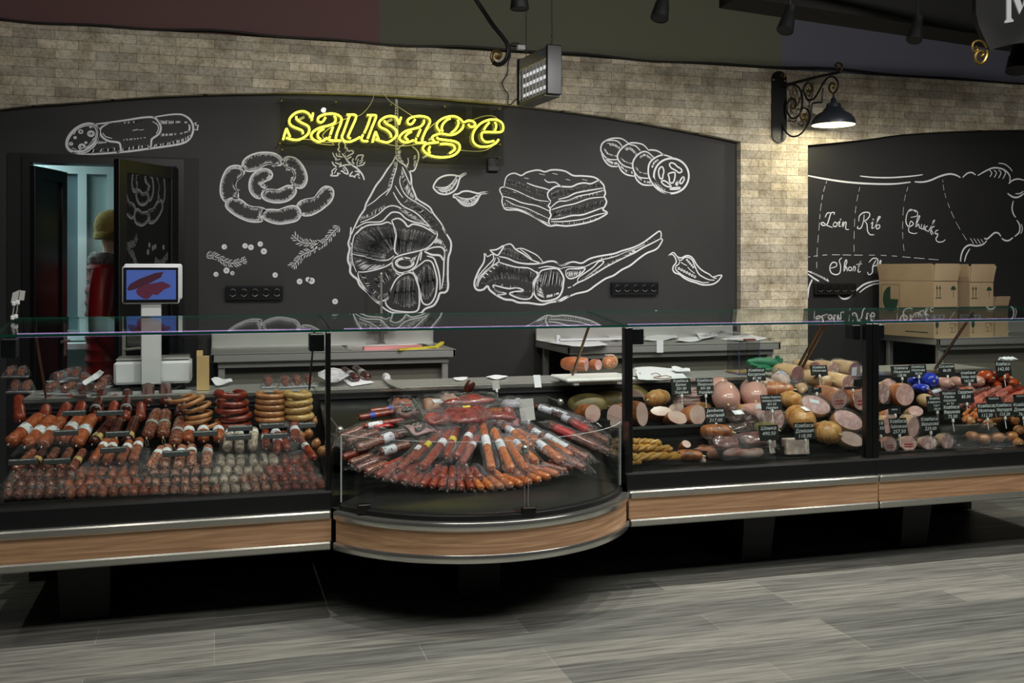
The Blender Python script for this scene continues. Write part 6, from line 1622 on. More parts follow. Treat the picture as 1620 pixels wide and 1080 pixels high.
def laid(front, back, surf, key, r, m, band, bu, label, group, lift=0, lift2=None, cat='sausage', wrap=False, bend=0, bandtag=None):
    """sausage between two pixel points on the pile surface (front end first)"""
    a = onplane(front[0], front[1], surf[0], surf[1] + lift, surf[2]); b = onplane(back[0], back[1], surf[0], surf[1] + (lift if lift2 is None else lift2), surf[2])
    v = b - a; L = max(v.length, r * 2.4); yaw = math.atan2(-v.x, v.y); sl = math.atan2(v.z, math.hypot(v.x, v.y))
    pr = salami(key, r, round(L, 2), m, band, bu, 0, bend)
    o = place(pr, a, (sl, 0, yaw), label, cat, group)
    if wrap:
        random.seed(int(front[0])); mb = pouch(None, r * 3.4, round(L, 2) + .05, 0, hump=r * 1.2, seed=int(front[0])); mb.v = [(x, y - .025, z + .001) for x, y, z in mb.v]
        w = obj('clear_pouch', mb, M_FOIL, o)
    return o


Q = [((629, 744), (672, 697), .0165, S_RED, M_BANDW, (.62, .76), 'reddish sausage with white band at the left edge of the fan'),
     ((652, 729), (700, 680), .0155, S_RED, M_BANDY, (.42, .55), 'sausage with a yellow band, next in from the left edge of the fan'),
     ((667, 740), (712, 682), .0205, S_RED, M_BANDW, (.58, .70), 'thick red sausage with a white band curving up left of the fan centre'),
     ((706, 724), (722, 678), .0185, S_RED, M_BANDY, (.50, .62), 'short red sausage with a yellow and white band left of the fan centre'),
     ((722, 724), (750, 674), .0190, S_RED, M_BANDW, (.58, .70), 'fat red sausage with a white band just left of the fan centre'),
     ((731, 733), (756, 690), .0150, S_RED, M_BANDW, (.62, .72), 'thin red sausage between the two fat ones at the fan centre'),
     ((778, 742), (763, 670), .0200, S_PAP, M_BANDW, (.46, .66), 'orange paprika sausage pointing straight forward at the fan centre'),
     ((810, 744), (781, 680), .0195, S_PAP, M_BANDW, (.50, .68), 'orange paprika sausage leaning right of the fan centre, banded in white'),
     ((833, 744), (800, 694), .0190, S_PAP, None, (.4, .5), 'plain orange sausage low in the right half of the fan'),
     ((844, 708), (791, 669), .0185, S_PAP, M_BANDW, (.60, .78), 'upper orange sausage in a stiff pouch with a white band'),
     ((850, 731), (806, 692), .0185, S_PAP, M_BANDW, (.62, .8), 'orange sausage lying under the stiff pouch in the right half'),
     ((890, 730), (838, 692), .0225, S_PAP, M_BANDW, (.50, .72), 'thickest orange sausage with a broad white band at the right'),
     ((866, 716), (818, 680), .0170, S_PAP, M_BANDW, (.4, .62), 'orange sausage half hidden behind the broad banded one')]
for i, (a, b, r, m, bd, bu, lb) in enumerate(Q): laid(a, b, SCC, 'packed_sausage', r, m, bd, bu, lb, GCc, .024 + .003 * (i % 3), wrap=True, bend=.008 if i in (2, 0) else 0)
# brown salamis with white and red printed wraps at the right
for i, (a, b, r, bd, lb, m) in enumerate(((((930, 726), (862, 690)), 0, .0200, M_BANDW, 'brown salami pack with a white printed band at the right of the fan', S_BR), (((946, 708), (868, 672)), 0, .0220, M_BANDR, 'brown salami in a red and white wrapper, upper right of the fan', S_BR),
                                     (((962, 700), (900, 664)), 0, .0200, M_BANDR, 'brown salami with a red band furthest right in the curved counter', S_BR), (((925, 742), (880, 716)), 0, .0180, None, 'plain brown salami lowest at the right of the curved counter', S_BR),
                                     (((935, 672), (860, 646)), 0, .0185, M_BANDW, 'dark knobbly salami lying at the back right of the fan', S_DK), (((905, 662), (845, 642)), 0, .0175, M_BANDW, 'dark salami behind the knobbly one at the back right', S_DK), (((948, 686), (880, 655)), 0, .0180, M_BANDW, 'dark salami with a white label under the blank cards', S_DK))):
    laid(a[0], a[1], SCC, 'packed_sausage', r, m, bd, (.45, .95) if bd is M_BANDW and i == 0 else (.5, .85), lb, GCc, .024, wrap=i not in (5,))
# left side
for i, (a, b, r, m, bd, bu, lb) in enumerate((((546, 700), (600, 683), .021, S_BR, None, (.4, .5), 'mould covered brown salami highest at the left of the curved counter'), ((562, 710), (628, 688), .024, S_BR, M_BANDW, (.62, .86), 'large brown salami with a white and red label at the left of the curved counter'), ((600, 716), (650, 702), .020, S_BR, M_BANDW, (.1, .5), 'brown salami with a jagged white label in front of the large one'),
                                              ((620, 690), (650, 680), .018, S_BR, None, (.4, .5), 'short brown salami behind the large labelled one'), ((567, 661), (625, 651), .0155, S_CH, M_BANDB, (.30, .42), 'dark red sausage with a blue and white wrap at the back left'), ((575, 675), (640, 664), .0150, S_CH, M_BANDW, (.1, .45), 'dark red sausage with a white wrap in front of the blue banded one'),
                                              ((585, 651), (640, 643), .0140, S_CH, M_BANDB, (.5, .62), 'thin dark red sausage lying furthest back at the left'))):
    laid(a, b, SCC, 'packed_sausage', r, m, bd, bu, lb, GCc, .028 if i < 4 else .035, wrap=i < 4)
# lower layer: round ends
LOW = [(px, py, yaw, m) for px, py, yaw, m in ((538, 706, 66, S_BR), (541, 724, 62, S_RED), (552, 733, 62, S_BR), (563, 742, 60, S_BR), (578, 747, 56, S_BR), (584, 731, 58, S_BR), (594, 753, 52, S_RED), (607, 757, 48, S_BR), (606, 741, 52, S_RED), (622, 760, 42, S_RED),
       (637, 763, 38, S_RED), (652, 766, 34, S_RED), (640, 749, 38, S_RED), (668, 768, 28, S_RED), (683, 770, 24, S_RED), (684, 754, 26, S_RED), (698, 771, 18, S_RED), (699, 757, 18, S_RED), (714, 772, 14, S_RED), (715, 757, 14, S_RED), (730, 773, 9, S_RED), (731, 757, 8, S_RED), (746, 773, 4, S_RED), (745, 758, 4, S_RED),
       (762, 773, -2, S_PAP), (760, 757, -2, S_RED), (778, 772, -7, S_PAP), (794, 771, -12, S_PAP), (795, 757, -12, S_PAP), (810, 769, -17, S_PAP), (825, 767, -22, S_PAP), (824, 752, -22, S_PAP), (840, 764, -27, S_PAP), (855, 760, -32, S_PAP), (853, 745, -32, S_PAP), (870, 756, -37, S_PAP), (884, 751, -42, S_PAP), (897, 746, -46, S_BR), (910, 740, -50, S_BR), (922, 732, -54, S_BR), (933, 723, -58, S_BR))]
LOW.sort(key=lambda q: q[0])
TENS = ['', 'twenty', 'thirty', 'forty']
ORD2 = ORD + ['seventeenth', 'eighteenth', 'nineteenth', 'twentieth'] + ['%s-%s' % (t_, o_) for t_ in ('twenty', 'thirty', 'forty') for o_ in ORD[:9]]
ORD2.insert(29, 'thirtieth'); ORD2.insert(39, 'fortieth')
for i, (px, py, yaw, m) in enumerate(LOW):
    p = onplane(px, py, SCC[0], SCC[1] + .004, SCC[2]); pr = salami('packed_sausage', .0175, .13, m, None, (.3, .4))
    o = place(pr, p, (.16, 0, math.radians(-yaw)), 'small %s sausage end, %s from left in the lowest layer of the fan' % (nmk.get(m.name, 'orange'), ORD2[i]), 'sausage', 'lowest layer of sausages in the curved counter')
    if i % 3 == 0: mb = pouch(None, .09, .15, 0, hump=.022, seed=i + 40); obj('clear_pouch', mb, M_FOIL, o)


for i, (a, b, m, bd, lb) in enumerate((((536, 692), (584, 674), S_BR, None, 'brown salami end nearest the left edge of the curved counter'), ((965, 716), (915, 690), S_BR, M_BANDR, 'brown salami with a red band lowest at the right edge of the curved counter'),
                                        ((738, 712), (746, 676), S_PAP, M_BANDW, 'short orange sausage wedged between the fat red one and the fan centre'), ((690, 716), (706, 684), S_RED, None, 'plain red sausage between the two thick ones left of the centre'),
                                        ((800, 730), (786, 690), S_PAP, None, 'plain orange sausage between the two banded ones at the fan centre'), ((870, 700), (834, 674), S_BR, M_BANDW, 'brown salami with white paper band above the broad banded one'), ((905, 722), (862, 694), S_PAP, None, 'plain orange sausage right of the broad banded one'))):
    laid(a, b, SCC, 'packed_sausage', .0185, m, bd, (.4, .7), lb, GCc, .016, wrap=i in (0, 1, 3, 5))


def at_s(px, py, surf, lift=0): return onplane(px, py, surf[0], surf[1] + lift, surf[2])


def slabmeat(name, label, px, py, surf, lx, ly, h, m, cat, rot=0, lift=0, tiltx=None, wob=.15, seed=1, wrap=True, group=None, parts=()):
    if group == GD: lx *= 1.3; ly *= 1.3; h *= 1.2
    random.seed(seed); p = at_s(px, py, surf, lift); sl = math.atan(surf[2]) if tiltx is None else tiltx
    t = thing(name, label, cat, p, (sl, 0, math.radians(rot)), group)
    ph = [random.uniform(0, 6) for _ in range(5)]
    mb = MB(); n, k = 22, 10
    b = []
    for i in range(1, k):
        th = PI * i / k
        for j in range(n):
            w = 2 * PI * j / n; q = 1 + wob * math.sin(2 * w + ph[0]) * .6 + wob * math.sin(3 * w + ph[1]) * .5
            cx_, cy_ = abs(math.cos(w)) ** .7 * math.copysign(1, math.cos(w)), abs(math.sin(w)) ** .7 * math.copysign(1, math.sin(w))
            mb.v.append((lx / 2 * q * cx_ * math.sin(th) ** .6, ly / 2 * q * cy_ * math.sin(th) ** .6, h / 2 * (math.cos(th)) * (1 + .2 * math.sin(4 * w + ph[2])) + .006 * math.sin(w * 3 + ph[3])))
    for i in range(k - 2):
        for j in range(n): mb.face((i * n + j, (i + 1) * n + j, (i + 1) * n + (j + 1) % n, i * n + (j + 1) % n))
    mb.face(tuple(range(n))); mb.face(tuple((k - 2) * n + j for j in range(n))[::-1])
    obj('meat', mb, m, t)
    if wrap:
        mb = pouch(None, lx * 1.3, ly * 1.25, 0, hump=h * .62, seed=seed); mb.v = [(x, y - ly * .62, z) for x, y, z in mb.v]; obj('clear_pouch', mb, M_FOIL, t)
    for (nm, mm, x0, x1, y0, y1) in parts:
        mb = MB(); mb.rbox(x0, x1, y0, y1, h / 2 + .001, h / 2 + .004, .001); obj(nm, mb, mm, t, smooth=False)
    return t


M_LBK = mat('label_black', (20, 20, 22), .4, noise=((190, 190, 190), 150, .56, .6)); M_LBLU = mat('label_blue_print', (210, 220, 240), .4, noise=((50, 90, 190), 60, .55, .6))
GD = 'dried meat cuts in the curved counter'
slabmeat('dried_meat', 'dark red slab of dried meat with a yellow sticker in its middle', 738, 655, SCC, .17, .12, .035, S_SLAB, 'dried meat', 12, .06, seed=2, group=GD, parts=(('yellow_sticker', M_BANDY, -.01, .03, .02, .04),))
slabmeat('dried_meat', 'long dark red strip of dried meat pointing right at the very back', 742, 634, SCC, .20, .06, .03, S_SLAB, 'dried meat', 14, .075, seed=3, group=GD)
slabmeat('dried_meat', 'dark red slab of dried meat left of the yellow stickered one', 702, 661, SCC, .15, .08, .035, S_SLAB, 'dried meat', 28, .045, seed=4, group=GD)
slabmeat('dried_meat', 'dark red slab of dried meat right of the yellow stickered one', 785, 655, SCC, .16, .08, .035, S_SLAB, 'dried meat', -18, .05, seed=5, group=GD)
slabmeat('dried_meat', 'small dark red lump of dried meat behind the straight orange sausage', 800, 667, SCC, .12, .06, .03, S_SLAB, 'dried meat', -12, .03, seed=6, group=GD, parts=(('yellow_sticker', M_BANDY, -.05, -.02, .0, .02),))
slabmeat('dried_meat', 'small dark red lump of dried meat between the black labels and the fan', 712, 668, SCC, .11, .06, .03, S_SLAB, 'dried meat', 10, .02, seed=7, group=GD)
slabmeat('packed_meat', 'vacuum packed meat with a black label and red oval, at the back left', 646, 651, SCC, .12, .10, .045, mat('packed_meat_red', (130, 84, 70), .4, noise=((70, 36, 30), 20)), 'packed meat', 6, .045, seed=8, group='black labelled packs', parts=(('black_label', M_LBK, -.045, .045, -.03, .03), ('red_oval', M_BANDR, -.018, .018, .004, .022)))
slabmeat('packed_meat', 'flat square pack with a black label lying in front of the red oval one', 665, 678, SCC, .14, .10, .02, mat('packed_meat_pink', (160, 128, 128), .4), 'packed meat', 24, .045, seed=9, group='black labelled packs', parts=(('black_label', M_LBK, -.045, .04, -.03, .034),))
slabmeat('packed_meat', 'clear pack of pale smoked meat with an oval white label at the back', 693, 643, SCC, .15, .12, .06, mat('smoked_pale', (176, 138, 112), .4, noise=((140, 84, 58), 14)), 'packed meat', 10, .05, seed=10, group='clear packs at the back of the curved counter', parts=(('oval_label', M_PAPER, -.03, .04, -.02, .015),))
slabmeat('packed_meat', 'clear pack topmost at the back, right of the oval labelled pack', 712, 633, SCC, .10, .08, .04, mat('smoked_pale2', (186, 150, 130), .4), 'packed meat', -10, .075, seed=11, group='clear packs at the back of the curved counter')
slabmeat('packed_meat', 'small dark pack with a red top left of the oval labelled pack', 637, 640, SCC, .10, .06, .05, mat('packed_orange', (150, 76, 44), .4), 'packed meat', -4, .04, seed=12, group='black labelled packs')
slabmeat('packed_meat', 'clear pack of white sausage ends beside the blank white cards', 812, 640, SCC, .10, .08, .04, mat('white_ends', (150, 140, 150), .4, noise=((200, 200, 205), 25)), 'packed meat', -20, .04, seed=13, group='clear packs at the back of the curved counter')
slabmeat('packed_meat', 'red and white printed packet at the far left of the curved counter', 607, 672, SCC, .10, .05, .02, mat('red_packet', (176, 34, 36), .35, noise=((214, 200, 200), 12, .6, .66)), 'packed meat', 20, .03, seed=14, wrap=False, group='printed packets')
p = atY(826, 655, 4.72)
card(823, 631, 845, 650, 4.78, ['', ''], 'blank white card behind another above the dark salamis', .05, -14, -8, True, -4)
card(825, 631 + 14, 847, 665, 4.70, None, 'blank white card in front of the other above the dark salamis', .04, -16, -6, True, -6)
card(780, 602, 791, 616, 4.92, None, 'small white card standing on the dried meat', .035, -14, -6, True, -8)
mb = MB(); p = atY(738, 620, 4.98); mb.lathe([(.02, 0), (.024, .01), (.024, .05), (.018, .06), (.001, .06)], 14, Matrix.Translation(p) @ Matrix.Rotation(.5, 4, 'Y')); tag(obj('bottle_cap_end', mb, S_DK, base='auto'), 'dark stub end of a sausage sticking up at the back of the curved counter', 'sausage')

# ---- right counters
SRR = (YF + .14, .575, .56)
S_CUT = mat('cut_ham', (206, 168, 158), .35, noise=((222, 192, 184), 12), coat=.5); S_CUTP = mat('cut_bologna', (196, 150, 146), .35, noise=((214, 178, 174), 40, .45, .6), coat=.5); S_CUTD = mat('cut_dark_bologna', (140, 96, 104), .35, noise=((158, 116, 122), 24), coat=.5)
S_CUTM = mat('cut_mosaic', (190, 146, 142), .35, noise=((226, 206, 200), 45, .52, .58), coat=.5); S_PALE = mat('cut_pale', (204, 180, 168), .5, noise=((190, 150, 140), 14), coat=.05)
S_RIND = mat('rind_golden', (166, 108, 54), .35, noise=((204, 156, 96), 24), rnd=.1, bump=.3, bscale=50, coat=.3); S_RINDB = mat('rind_brown', (96, 52, 26), .4, noise=((160, 92, 46), 28), rnd=.1, bump=.4, bscale=60, coat=.3); S_RINDG = mat('rind_olive', (84, 78, 44), .5, noise=((128, 112, 66), 16), bump=.3, bscale=40)
S_CASE = mat('casing_tan', (190, 152, 112), .35, noise=((206, 172, 134), 14), rnd=.1, coat=.4); S_CASP = mat('casing_pink', (190, 140, 130), .22, noise=((200, 152, 142), 8), rnd=.05, coat=.6, bump=.05); S_CASO = mat('casing_orange', (158, 88, 54), .3, noise=((190, 124, 84), 20), rnd=.1, coat=.4)
GH = 'cut hams and boiled sausages in the straight right counter'; GF = 'boiled sausages in the far right counter'


def GROW(px, group):
    return 1.0 if 'board' in (group or '') else 1.32 if 1125 < px < 1380 and group == GH else 1.2 if group == GH else 1.14


def cutlog(px, py, Y, rx, rz, L, yaw, pitch, rind, cut, label, group, cat='boiled sausage', name='boiled_sausage', lab=None, wrap=False, net=False, back=True, roll=0, print_=None):
    """cut roll: the face is an ellipse rx*rz centred at the pixel at distance Y, body runs away"""
    c = atY(px, py, Y); q0 = GROW(px, group); rx *= q0; rz *= q0; L *= q0
    t = thing(name, label, cat, c, (math.radians(pitch), math.radians(roll), math.radians(yaw)), group); n = 26
    S = Matrix.Diagonal((rx, rz, 1, 1)); MM = RY @ Matrix.Identity(4)
    MM = Matrix.Rotation(-PI / 2, 4, 'X') @ S
    mb = MB(); pr = [(.985, .001), (1.0, .004), (1.02, L * .3), (1.01, L * .6), (.9, L * .82), (.6, L * .95), (.15, L)]
    mb.lathe(pr, n, MM, .02 if net else .0, (2, 3, 4)); obj('rind', mb, rind, t)
    mb = MB(); mb.lathe([(.96, -.0005), (.97, .0015)], n, MM); f = obj('cut_face', mb, cut, t, smooth=False)
    if lab:
        mb = MB(); x0, x1, z0, z1 = lab; mb.box(x0 * rx, x1 * rx, -.0025, -.001, z0 * rz, z1 * rz); obj('price_sticker', mb, M_PAPER, t, smooth=False)
    if print_:
        mb = MB()
        for k in range(2): mb.box(-.5 * rx, .5 * rx, -.0022, -.001, (-.15 - .3 * k) * rz, (-.05 - .3 * k) * rz)
        mb.lathe([(.25 * rx, -.0022), (.25 * rx, -.001)], 12, Matrix.Translation((0, 0, rz * .3)) @ Matrix.Rotation(PI / 2, 4, 'X')); obj('red_print', mb, M_BANDR, t, smooth=False)
    if net:
        mb = MB()
        for k in range(4):
            y_ = L * (.12 + .22 * k); mb.tube([(1.035 * rx * math.cos(a), y_, 1.035 * rz * math.sin(a)) for a in [2 * PI * i / 24 for i in range(24)]], .0013, 4, closed=True)
        obj('tying_string', mb, M_TWINE, t)
    if wrap:
        random.seed(int(px)); ph = random.uniform(0, 6); mb = MB()
        mb.grid(lambda u, v: (rx * 1.1 * math.cos(PI * 2 * u) * (1 + .04 * math.sin(u * 40 + ph)), -.012 + L * .9 * v, rz * 1.1 * math.sin(PI * 2 * u) * (1 + .05 * math.sin(u * 31 + v * 9))), 40, 6)
        b = len(mb.v)
        mb.grid(lambda u, v: (rx * 1.1 * v * math.cos(PI * 2 * u) * (1 + .04 * math.sin(u * 40 + ph) * v), -.012 + .003 * math.sin(u * 20 + v * 8), rz * 1.1 * v * math.sin(PI * 2 * u) * (1 + .05 * math.sin(u * 31) * v)), 40, 5); obj('cling_film', mb, M_FOIL, t)
    return t


def loaf(px, py, Y, rx, ry, rz, yaw, m, label, group, cat='boiled sausage', name='boiled_sausage', pitch=0, net=0, pucker=True, lab=None):
    """whole sausage or ham; local y is its length axis (ry half length)"""
    c = atY(px, py, Y); q0 = GROW(px, group); rx *= q0; ry *= q0; rz *= q0
    t = thing(name, label, cat, c, (math.radians(pitch), 0, math.radians(yaw)), group)
    mb = MB(); pr = []
    for i in range(15):
        a = PI * i / 14; pr.append((max(math.sin(a) ** .62, .05), -ry * math.cos(a)))
    mb.lathe(pr, 26, Matrix.Rotation(-PI / 2, 4, 'X') @ Matrix.Diagonal((rx, rz, 1, 1)), .06 if pucker else .012, (0, 1, 2, 14, 13, 12)); obj('casing', mb, m, t)
    mb = MB(); mb.tube([(0, -ry, 0), (0, -ry - .008, 0), (0, -ry - .014, -.003)], [.006, .003, .005], 6); obj('tied_end', mb, M_TWINE, t)
    if net:
        mb = MB()
        for k in range(net):
            y_ = ry * (-.75 + 1.5 * k / (net - 1)); q = math.sqrt(1 - (y_ / ry) ** 2) ** .62 * 1.03
            mb.tube([(q * rx * math.cos(a), y_, q * rz * math.sin(a)) for a in [2 * PI * i / 24 for i in range(24)]], .0014, 4, closed=True)
        obj('tying_string', mb, M_TWINE, t)
    if lab:
        mb = MB(); mb.rbox(-lab[0] / 2, lab[0] / 2, -lab[1] / 2 - ry * .2, lab[1] / 2 - ry * .2, rz * 1.0, rz * 1.03, .001); obj('price_sticker', mb, M_PAPER, t, smooth=False)
    return t


# tier of smoked hams beside the black post, seen through the open curved side as well
loaf(929, 643, 4.95, .060, .085, .058, 80, S_RINDG, 'large olive green rinded ham, leftmost on the shelf behind the curved counter', GH, 'ham', 'smoked_ham', net=0, pucker=False)
loaf(968, 637, 5.00, .055, .080, .052, 75, S_RINDG, 'dark mottled ham lying behind the two cut ones left of the post', GH, 'ham', 'smoked_ham', pucker=False)
cutlog(938, 654, 4.80, .042, .038, .10, 18, -6, S_RINDB, S_PALE, 'round cut ham with a pale face, left of the black post', GH, 'ham', 'smoked_ham')
cutlog(974, 658, 4.78, .042, .050, .12, -48, -4, S_RINDB, S_CUT, 'brown ham with an oval pale cut face beside the black post', GH, 'ham', 'smoked_ham')
cutlog(1006, 626, 4.98, .050, .026, .10, -30, 10, S_RINDG, S_CUT, 'flat cut ham highest just right of the black post', GH, 'ham', 'smoked_ham', roll=22)
cutlog(1016, 655, 4.76, .036, .053, .12, 24, 0, S_RINDB, S_CUT, 'upright oval cut ham face right beside the black post', GH, 'ham', 'smoked_ham', roll=-14)
loaf(1040, 630, 4.93, .038, .072, .038, -58, S_RIND, 'whole golden tied ham roll lying behind the cut pieces', GH, 'ham', 'smoked_ham', net=4, pucker=False)
loaf(1020, 640, 5.0, .04, .06, .035, 50, S_RINDG, 'dark herb crusted ham wedged behind the upright cut one', GH, 'ham', 'smoked_ham', pucker=False)
cutlog(1046, 650, 4.78, .050, .024, .07, 4, -40, S_RINDB, S_PALE, 'half ham lying cut side up in the middle of the shelf', GH, 'ham', 'smoked_ham')
cutlog(1072, 660, 4.75, .052, .030, .06, 10, -28, S_RINDB, S_PALE, 'wide pale cut ham at the front edge of the shelf', GH, 'ham', 'smoked_ham', roll=10)
cutlog(1070, 645, 4.84, .034, .022, .06, -8, -30, S_RIND, S_PALE, 'small pale cut ham behind the two front ones on the shelf', GH, 'ham', 'smoked_ham', roll=-10)
cutlog(1104, 656, 4.76, .050, .042, .08, 22, -12, S_CASO, S_PALE, 'square cut ham with an orange rind behind the middle price card', GH, 'ham', 'smoked_ham', roll=-16)
loaf(1113, 646, 4.86, .03, .04, .028, 20, S_RIND, 'small golden rind end just behind the orange edged ham', GH, 'ham', 'smoked_ham', pucker=False)


def striped(px, py, Y, w, h, dp, label, yaw=0, pitch=0):
    c = atY(px, py, Y); t = thing('bacon_slab', label, 'bacon', c, (math.radians(pitch), 0, math.radians(yaw)), 'striped bacon slabs')
    m = bpy.data.materials.get('bacon_stripe')
    if not m:
        m = mat('bacon_stripe', (206, 186, 178), .35, noise=((150, 96, 90), 9, .45, .55), stretch=(1, 1, 9), coat=.5)
    mb = MB(); mb.slab(lambda u, v: ((u - .5) * w, dp * v, h * .5 + .004 * math.sin(u * 7) + .003 * math.cos(v * 5)), 12, 6, h); obj('bacon', mb, m, t)
    mb = MB(); mb.rbox(-w / 2 - .006, w / 2 + .006, -.006, dp, -h * .5 - .002, h * .5 + .008, .006); obj('vacuum_film', mb, M_FOIL, t, smooth=False); return t


striped(1090, 638, 4.90, .13, .05, .09, 'striped bacon slab in film standing lower behind the two price cards', 0, -10)
striped(1092, 620, 4.95, .14, .05, .09, 'striped bacon slab in film lying on top of another one', 0, -10)
M_BLKB = mat('dark_bacon', (60, 34, 26), .3, noise=((190, 160, 140), 8, .56, .62), stretch=(1, 1, 6), coat=.5)
slabmeat('dark_bacon', 'dark smoked bacon piece with a white sticker right of the middle price card', 1176, 661, SRR, .15, .09, .045, M_BLKB, 'bacon', 8, .03, seed=21, group='dark smoked bacon', parts=(('price_sticker', M_PAPER, -.06, .0, .0, .035),))
slabmeat('dark_bacon', 'dark smoked bacon strip below the stickered piece', 1166, 676, SRR, .18, .06, .03, M_BLKB, 'bacon', 2, .02, seed=22, wrap=False, group='dark smoked bacon')
slabmeat('dark_bacon', 'dark packed meat at the front, left of the striped white block', 1150, 700, SRR, .15, .10, .045, mat('dark_packed', (88, 46, 44), .25, noise=((140, 100, 96), 10), coat=.6), 'smoked meat', 6, .012, seed=23, group='packed meat at the front of the straight right counter')
slabmeat('dark_bacon', 'dark packed meat lying right of its twin at the front', 1192, 694, SRR, .15, .10, .045, mat('dark_packed', (88, 46, 44)), 'smoked meat', -8, .012, seed=24, group='packed meat at the front of the straight right counter')
slabmeat('smoked_meat', 'low reddish packed meat along the front edge under the card marked with a low price', 1178, 716, SRR, .2, .05, .035, mat('front_red', (150, 84, 62), .3, noise=((206, 180, 170), 14)), 'smoked meat', 0, .004, seed=25, group='packed meat at the front of the straight right counter')
# pile of smoked chicken bits (left front) as braided cheese
S_BRD = mat('braid_smoked', (176, 124, 48), .35, noise=((206, 162, 92), 30), rnd=.1, bump=.2)


def braid(px0, py0, px1, py1, lift, r, label):
    a = at_s(px0, py0, SRR, lift); b = at_s(px1, py1, SRR, lift); t = thing('braided_cheese', label, 'braided cheese', a, group='golden braided smoked cheese')
    v = b - a; nrm = Vector((-v.y, v.x, 0)).normalized()
    for s in range(3):
        pts = [v * (i / 32) + nrm * (math.sin(i * .3 + s * 2.094) * r * .7 + math.sin(i * .11) * r) + Vector((0, 0, math.cos(i * .3 + s * 2.094) * r * .45 + r)) for i in range(33)]
        mb = MB(); mb.tube(pts, [r * .35, r * .5] + [r * (.56 + .05 * math.sin(i * .9 + s)) for i in range(29)] + [r * .5, r * .35], 8); obj('strand', mb, S_BRD, t)
    return t


braid(1000, 731, 1075, 728, .004, .021, 'golden braid along the front edge, right of the black post'); braid(1000, 715, 1062, 716, .018, .019, 'golden braid lying behind the front one'); braid(1002, 704, 1045, 706, .03, .017, 'upper golden braid under the shelf'); braid(998, 737, 1012, 735, .0, .014, 'short golden braid end at the corner by the post')
cutlog(1086, 702, 4.62, .024, .018, .07, 20, -40, S_RINDB, S_CUT, 'upright smoked pork stub with a small cut face', GH, 'ham', 'smoked_ham')
cutlog(1107, 727, 4.55, .026, .018, .08, -40, -20, S_RINDB, S_CUT, 'small smoked ham piece cut side forward at the front edge', GH, 'ham', 'smoked_ham', roll=14)
loaf(1090, 720, 4.56, .028, .055, .024, 60, S_RINDB, 'small whole smoked piece left of the cut one at the front edge', GH, 'ham', 'smoked_ham', pucker=False)
cutlog(1139, 715, 4.56, .038, .028, .14, 42, -14, S_CASO, S_CUT, 'reddish ham loaf with a cut end and a red and black label at the front', GH, 'ham', 'smoked_ham', roll=18, wrap=True)
loaf(1112, 712, 4.64, .028, .05, .024, 40, S_CASO, 'reddish smoked piece behind the cut loaf at the front', GH, 'ham', 'smoked_ham', pucker=False)
# big boiled sausages
loaf(1148, 627, 4.80, .056, .095, .053, -22, S_CASP, 'big pink boiled sausage with its gathered end forward, left of its twin', GH, pitch=12)
loaf(1192, 622, 4.86, .056, .095, .052, -24, S_CASP, 'big pink boiled sausage behind and right of its twin', GH, pitch=12)
loaf(1137, 612, 5.0, .045, .07, .04, -30, S_CASP, 'pink boiled sausage mostly hidden at the back behind the price card', GH, pitch=8)
cutlog(1203, 650, 4.70, .038, .034, .11, 30, -10, S_CASP, S_CUT, 'small pink sausage with a white label left of the long price card', GH, lab=(-.9, .2, .3, .8))
loaf(1216, 617, 4.88, .040, .10, .036, 50, S_CASO, 'orange smoked roll tied with string behind the milk sausage card', GH, net=5, pucker=False, pitch=-4)
loaf(1251, 632, 4.76, .036, .045, .034, 20, S_RIND, 'round golden netted ball right of the milk sausage card', GH, net=3, cat='ham', name='smoked_ham')
cutlog(1224, 662, 4.66, .050, .048, .05, 4, -6, S_CUTM, S_CUTM, 'white flecked round ham slice under the milk sausage card', GH, wrap=True)
loaf(1266, 662, 4.64, .054, .06, .048, 10, S_RIND, 'large golden netted ham with a white sticker', GH, cat='ham', name='smoked_ham', net=0, lab=(.03, .045), pitch=20)
loaf(1309, 684, 4.58, .050, .052, .044, 26, S_RIND, 'golden netted ham ball at the front right', GH, cat='ham', name='smoked_ham', net=4)
cutlog(1291, 640, 4.66, .062, .040, .05, -8, -34, S_CASE, S_CUTP, 'large cut sausage lying face up with a white sticker', GH, lab=(-.45, .2, .1, .5), wrap=True, roll=14)
cutlog(1342, 664, 4.60, .062, .042, .07, -10, -36, S_RIND, S_CUTP, 'large cut ham lying face up under crinkled film at the right', GH, wrap=True, roll=16, cat='ham', name='smoked_ham')
cutlog(1347, 694, 4.54, .056, .030, .05, 0, -30, S_CASE, S_PALE, 'cut ham lowest at the right end of the straight counter', GH, wrap=True, cat='ham', name='smoked_ham', roll=14)
cutlog(1328, 632, 4.70, .042, .040, .10, 10, 6, S_CASO, S_CUTP, 'cut sausage printed in red, left of its partner at the black post', GH, print_=True, wrap=True)
cutlog(1364, 632, 4.72, .044, .044, .10, 4, 4, S_CASO, S_CUTP, 'cut sausage printed in red right beside the black post', GH, print_=True)
cutlog(1313, 622, 4.82, .034, .028, .08, 16, 4, S_CASO, S_CUTD, 'small orange cased piece with a white label between the cut sausages', GH, lab=(-.6, .5, -.2, .7))
cutlog(1341, 607, 4.86, .044, .036, .14, 22, 6, S_CASE, S_CUTM, 'cut sausage with a speckled face, right one of the middle pair', GH)
cutlog(1311, 606, 4.88, .044, .036, .16, 30, 6, S_CASE, S_CUTM, 'cut sausage with a speckled face, left one of the middle pair', GH)
loaf(1288, 599, 4.94, .044, .08, .036, 36, S_CASE, 'tan cased sausage behind the speckled cut pair', GH, pitch=4)
cutlog(1262, 592, 4.92, .042, .036, .12, 20, 4, S_CASE, S_CUTD, 'dark pink cut sausage highest at the left of the back row', GH)
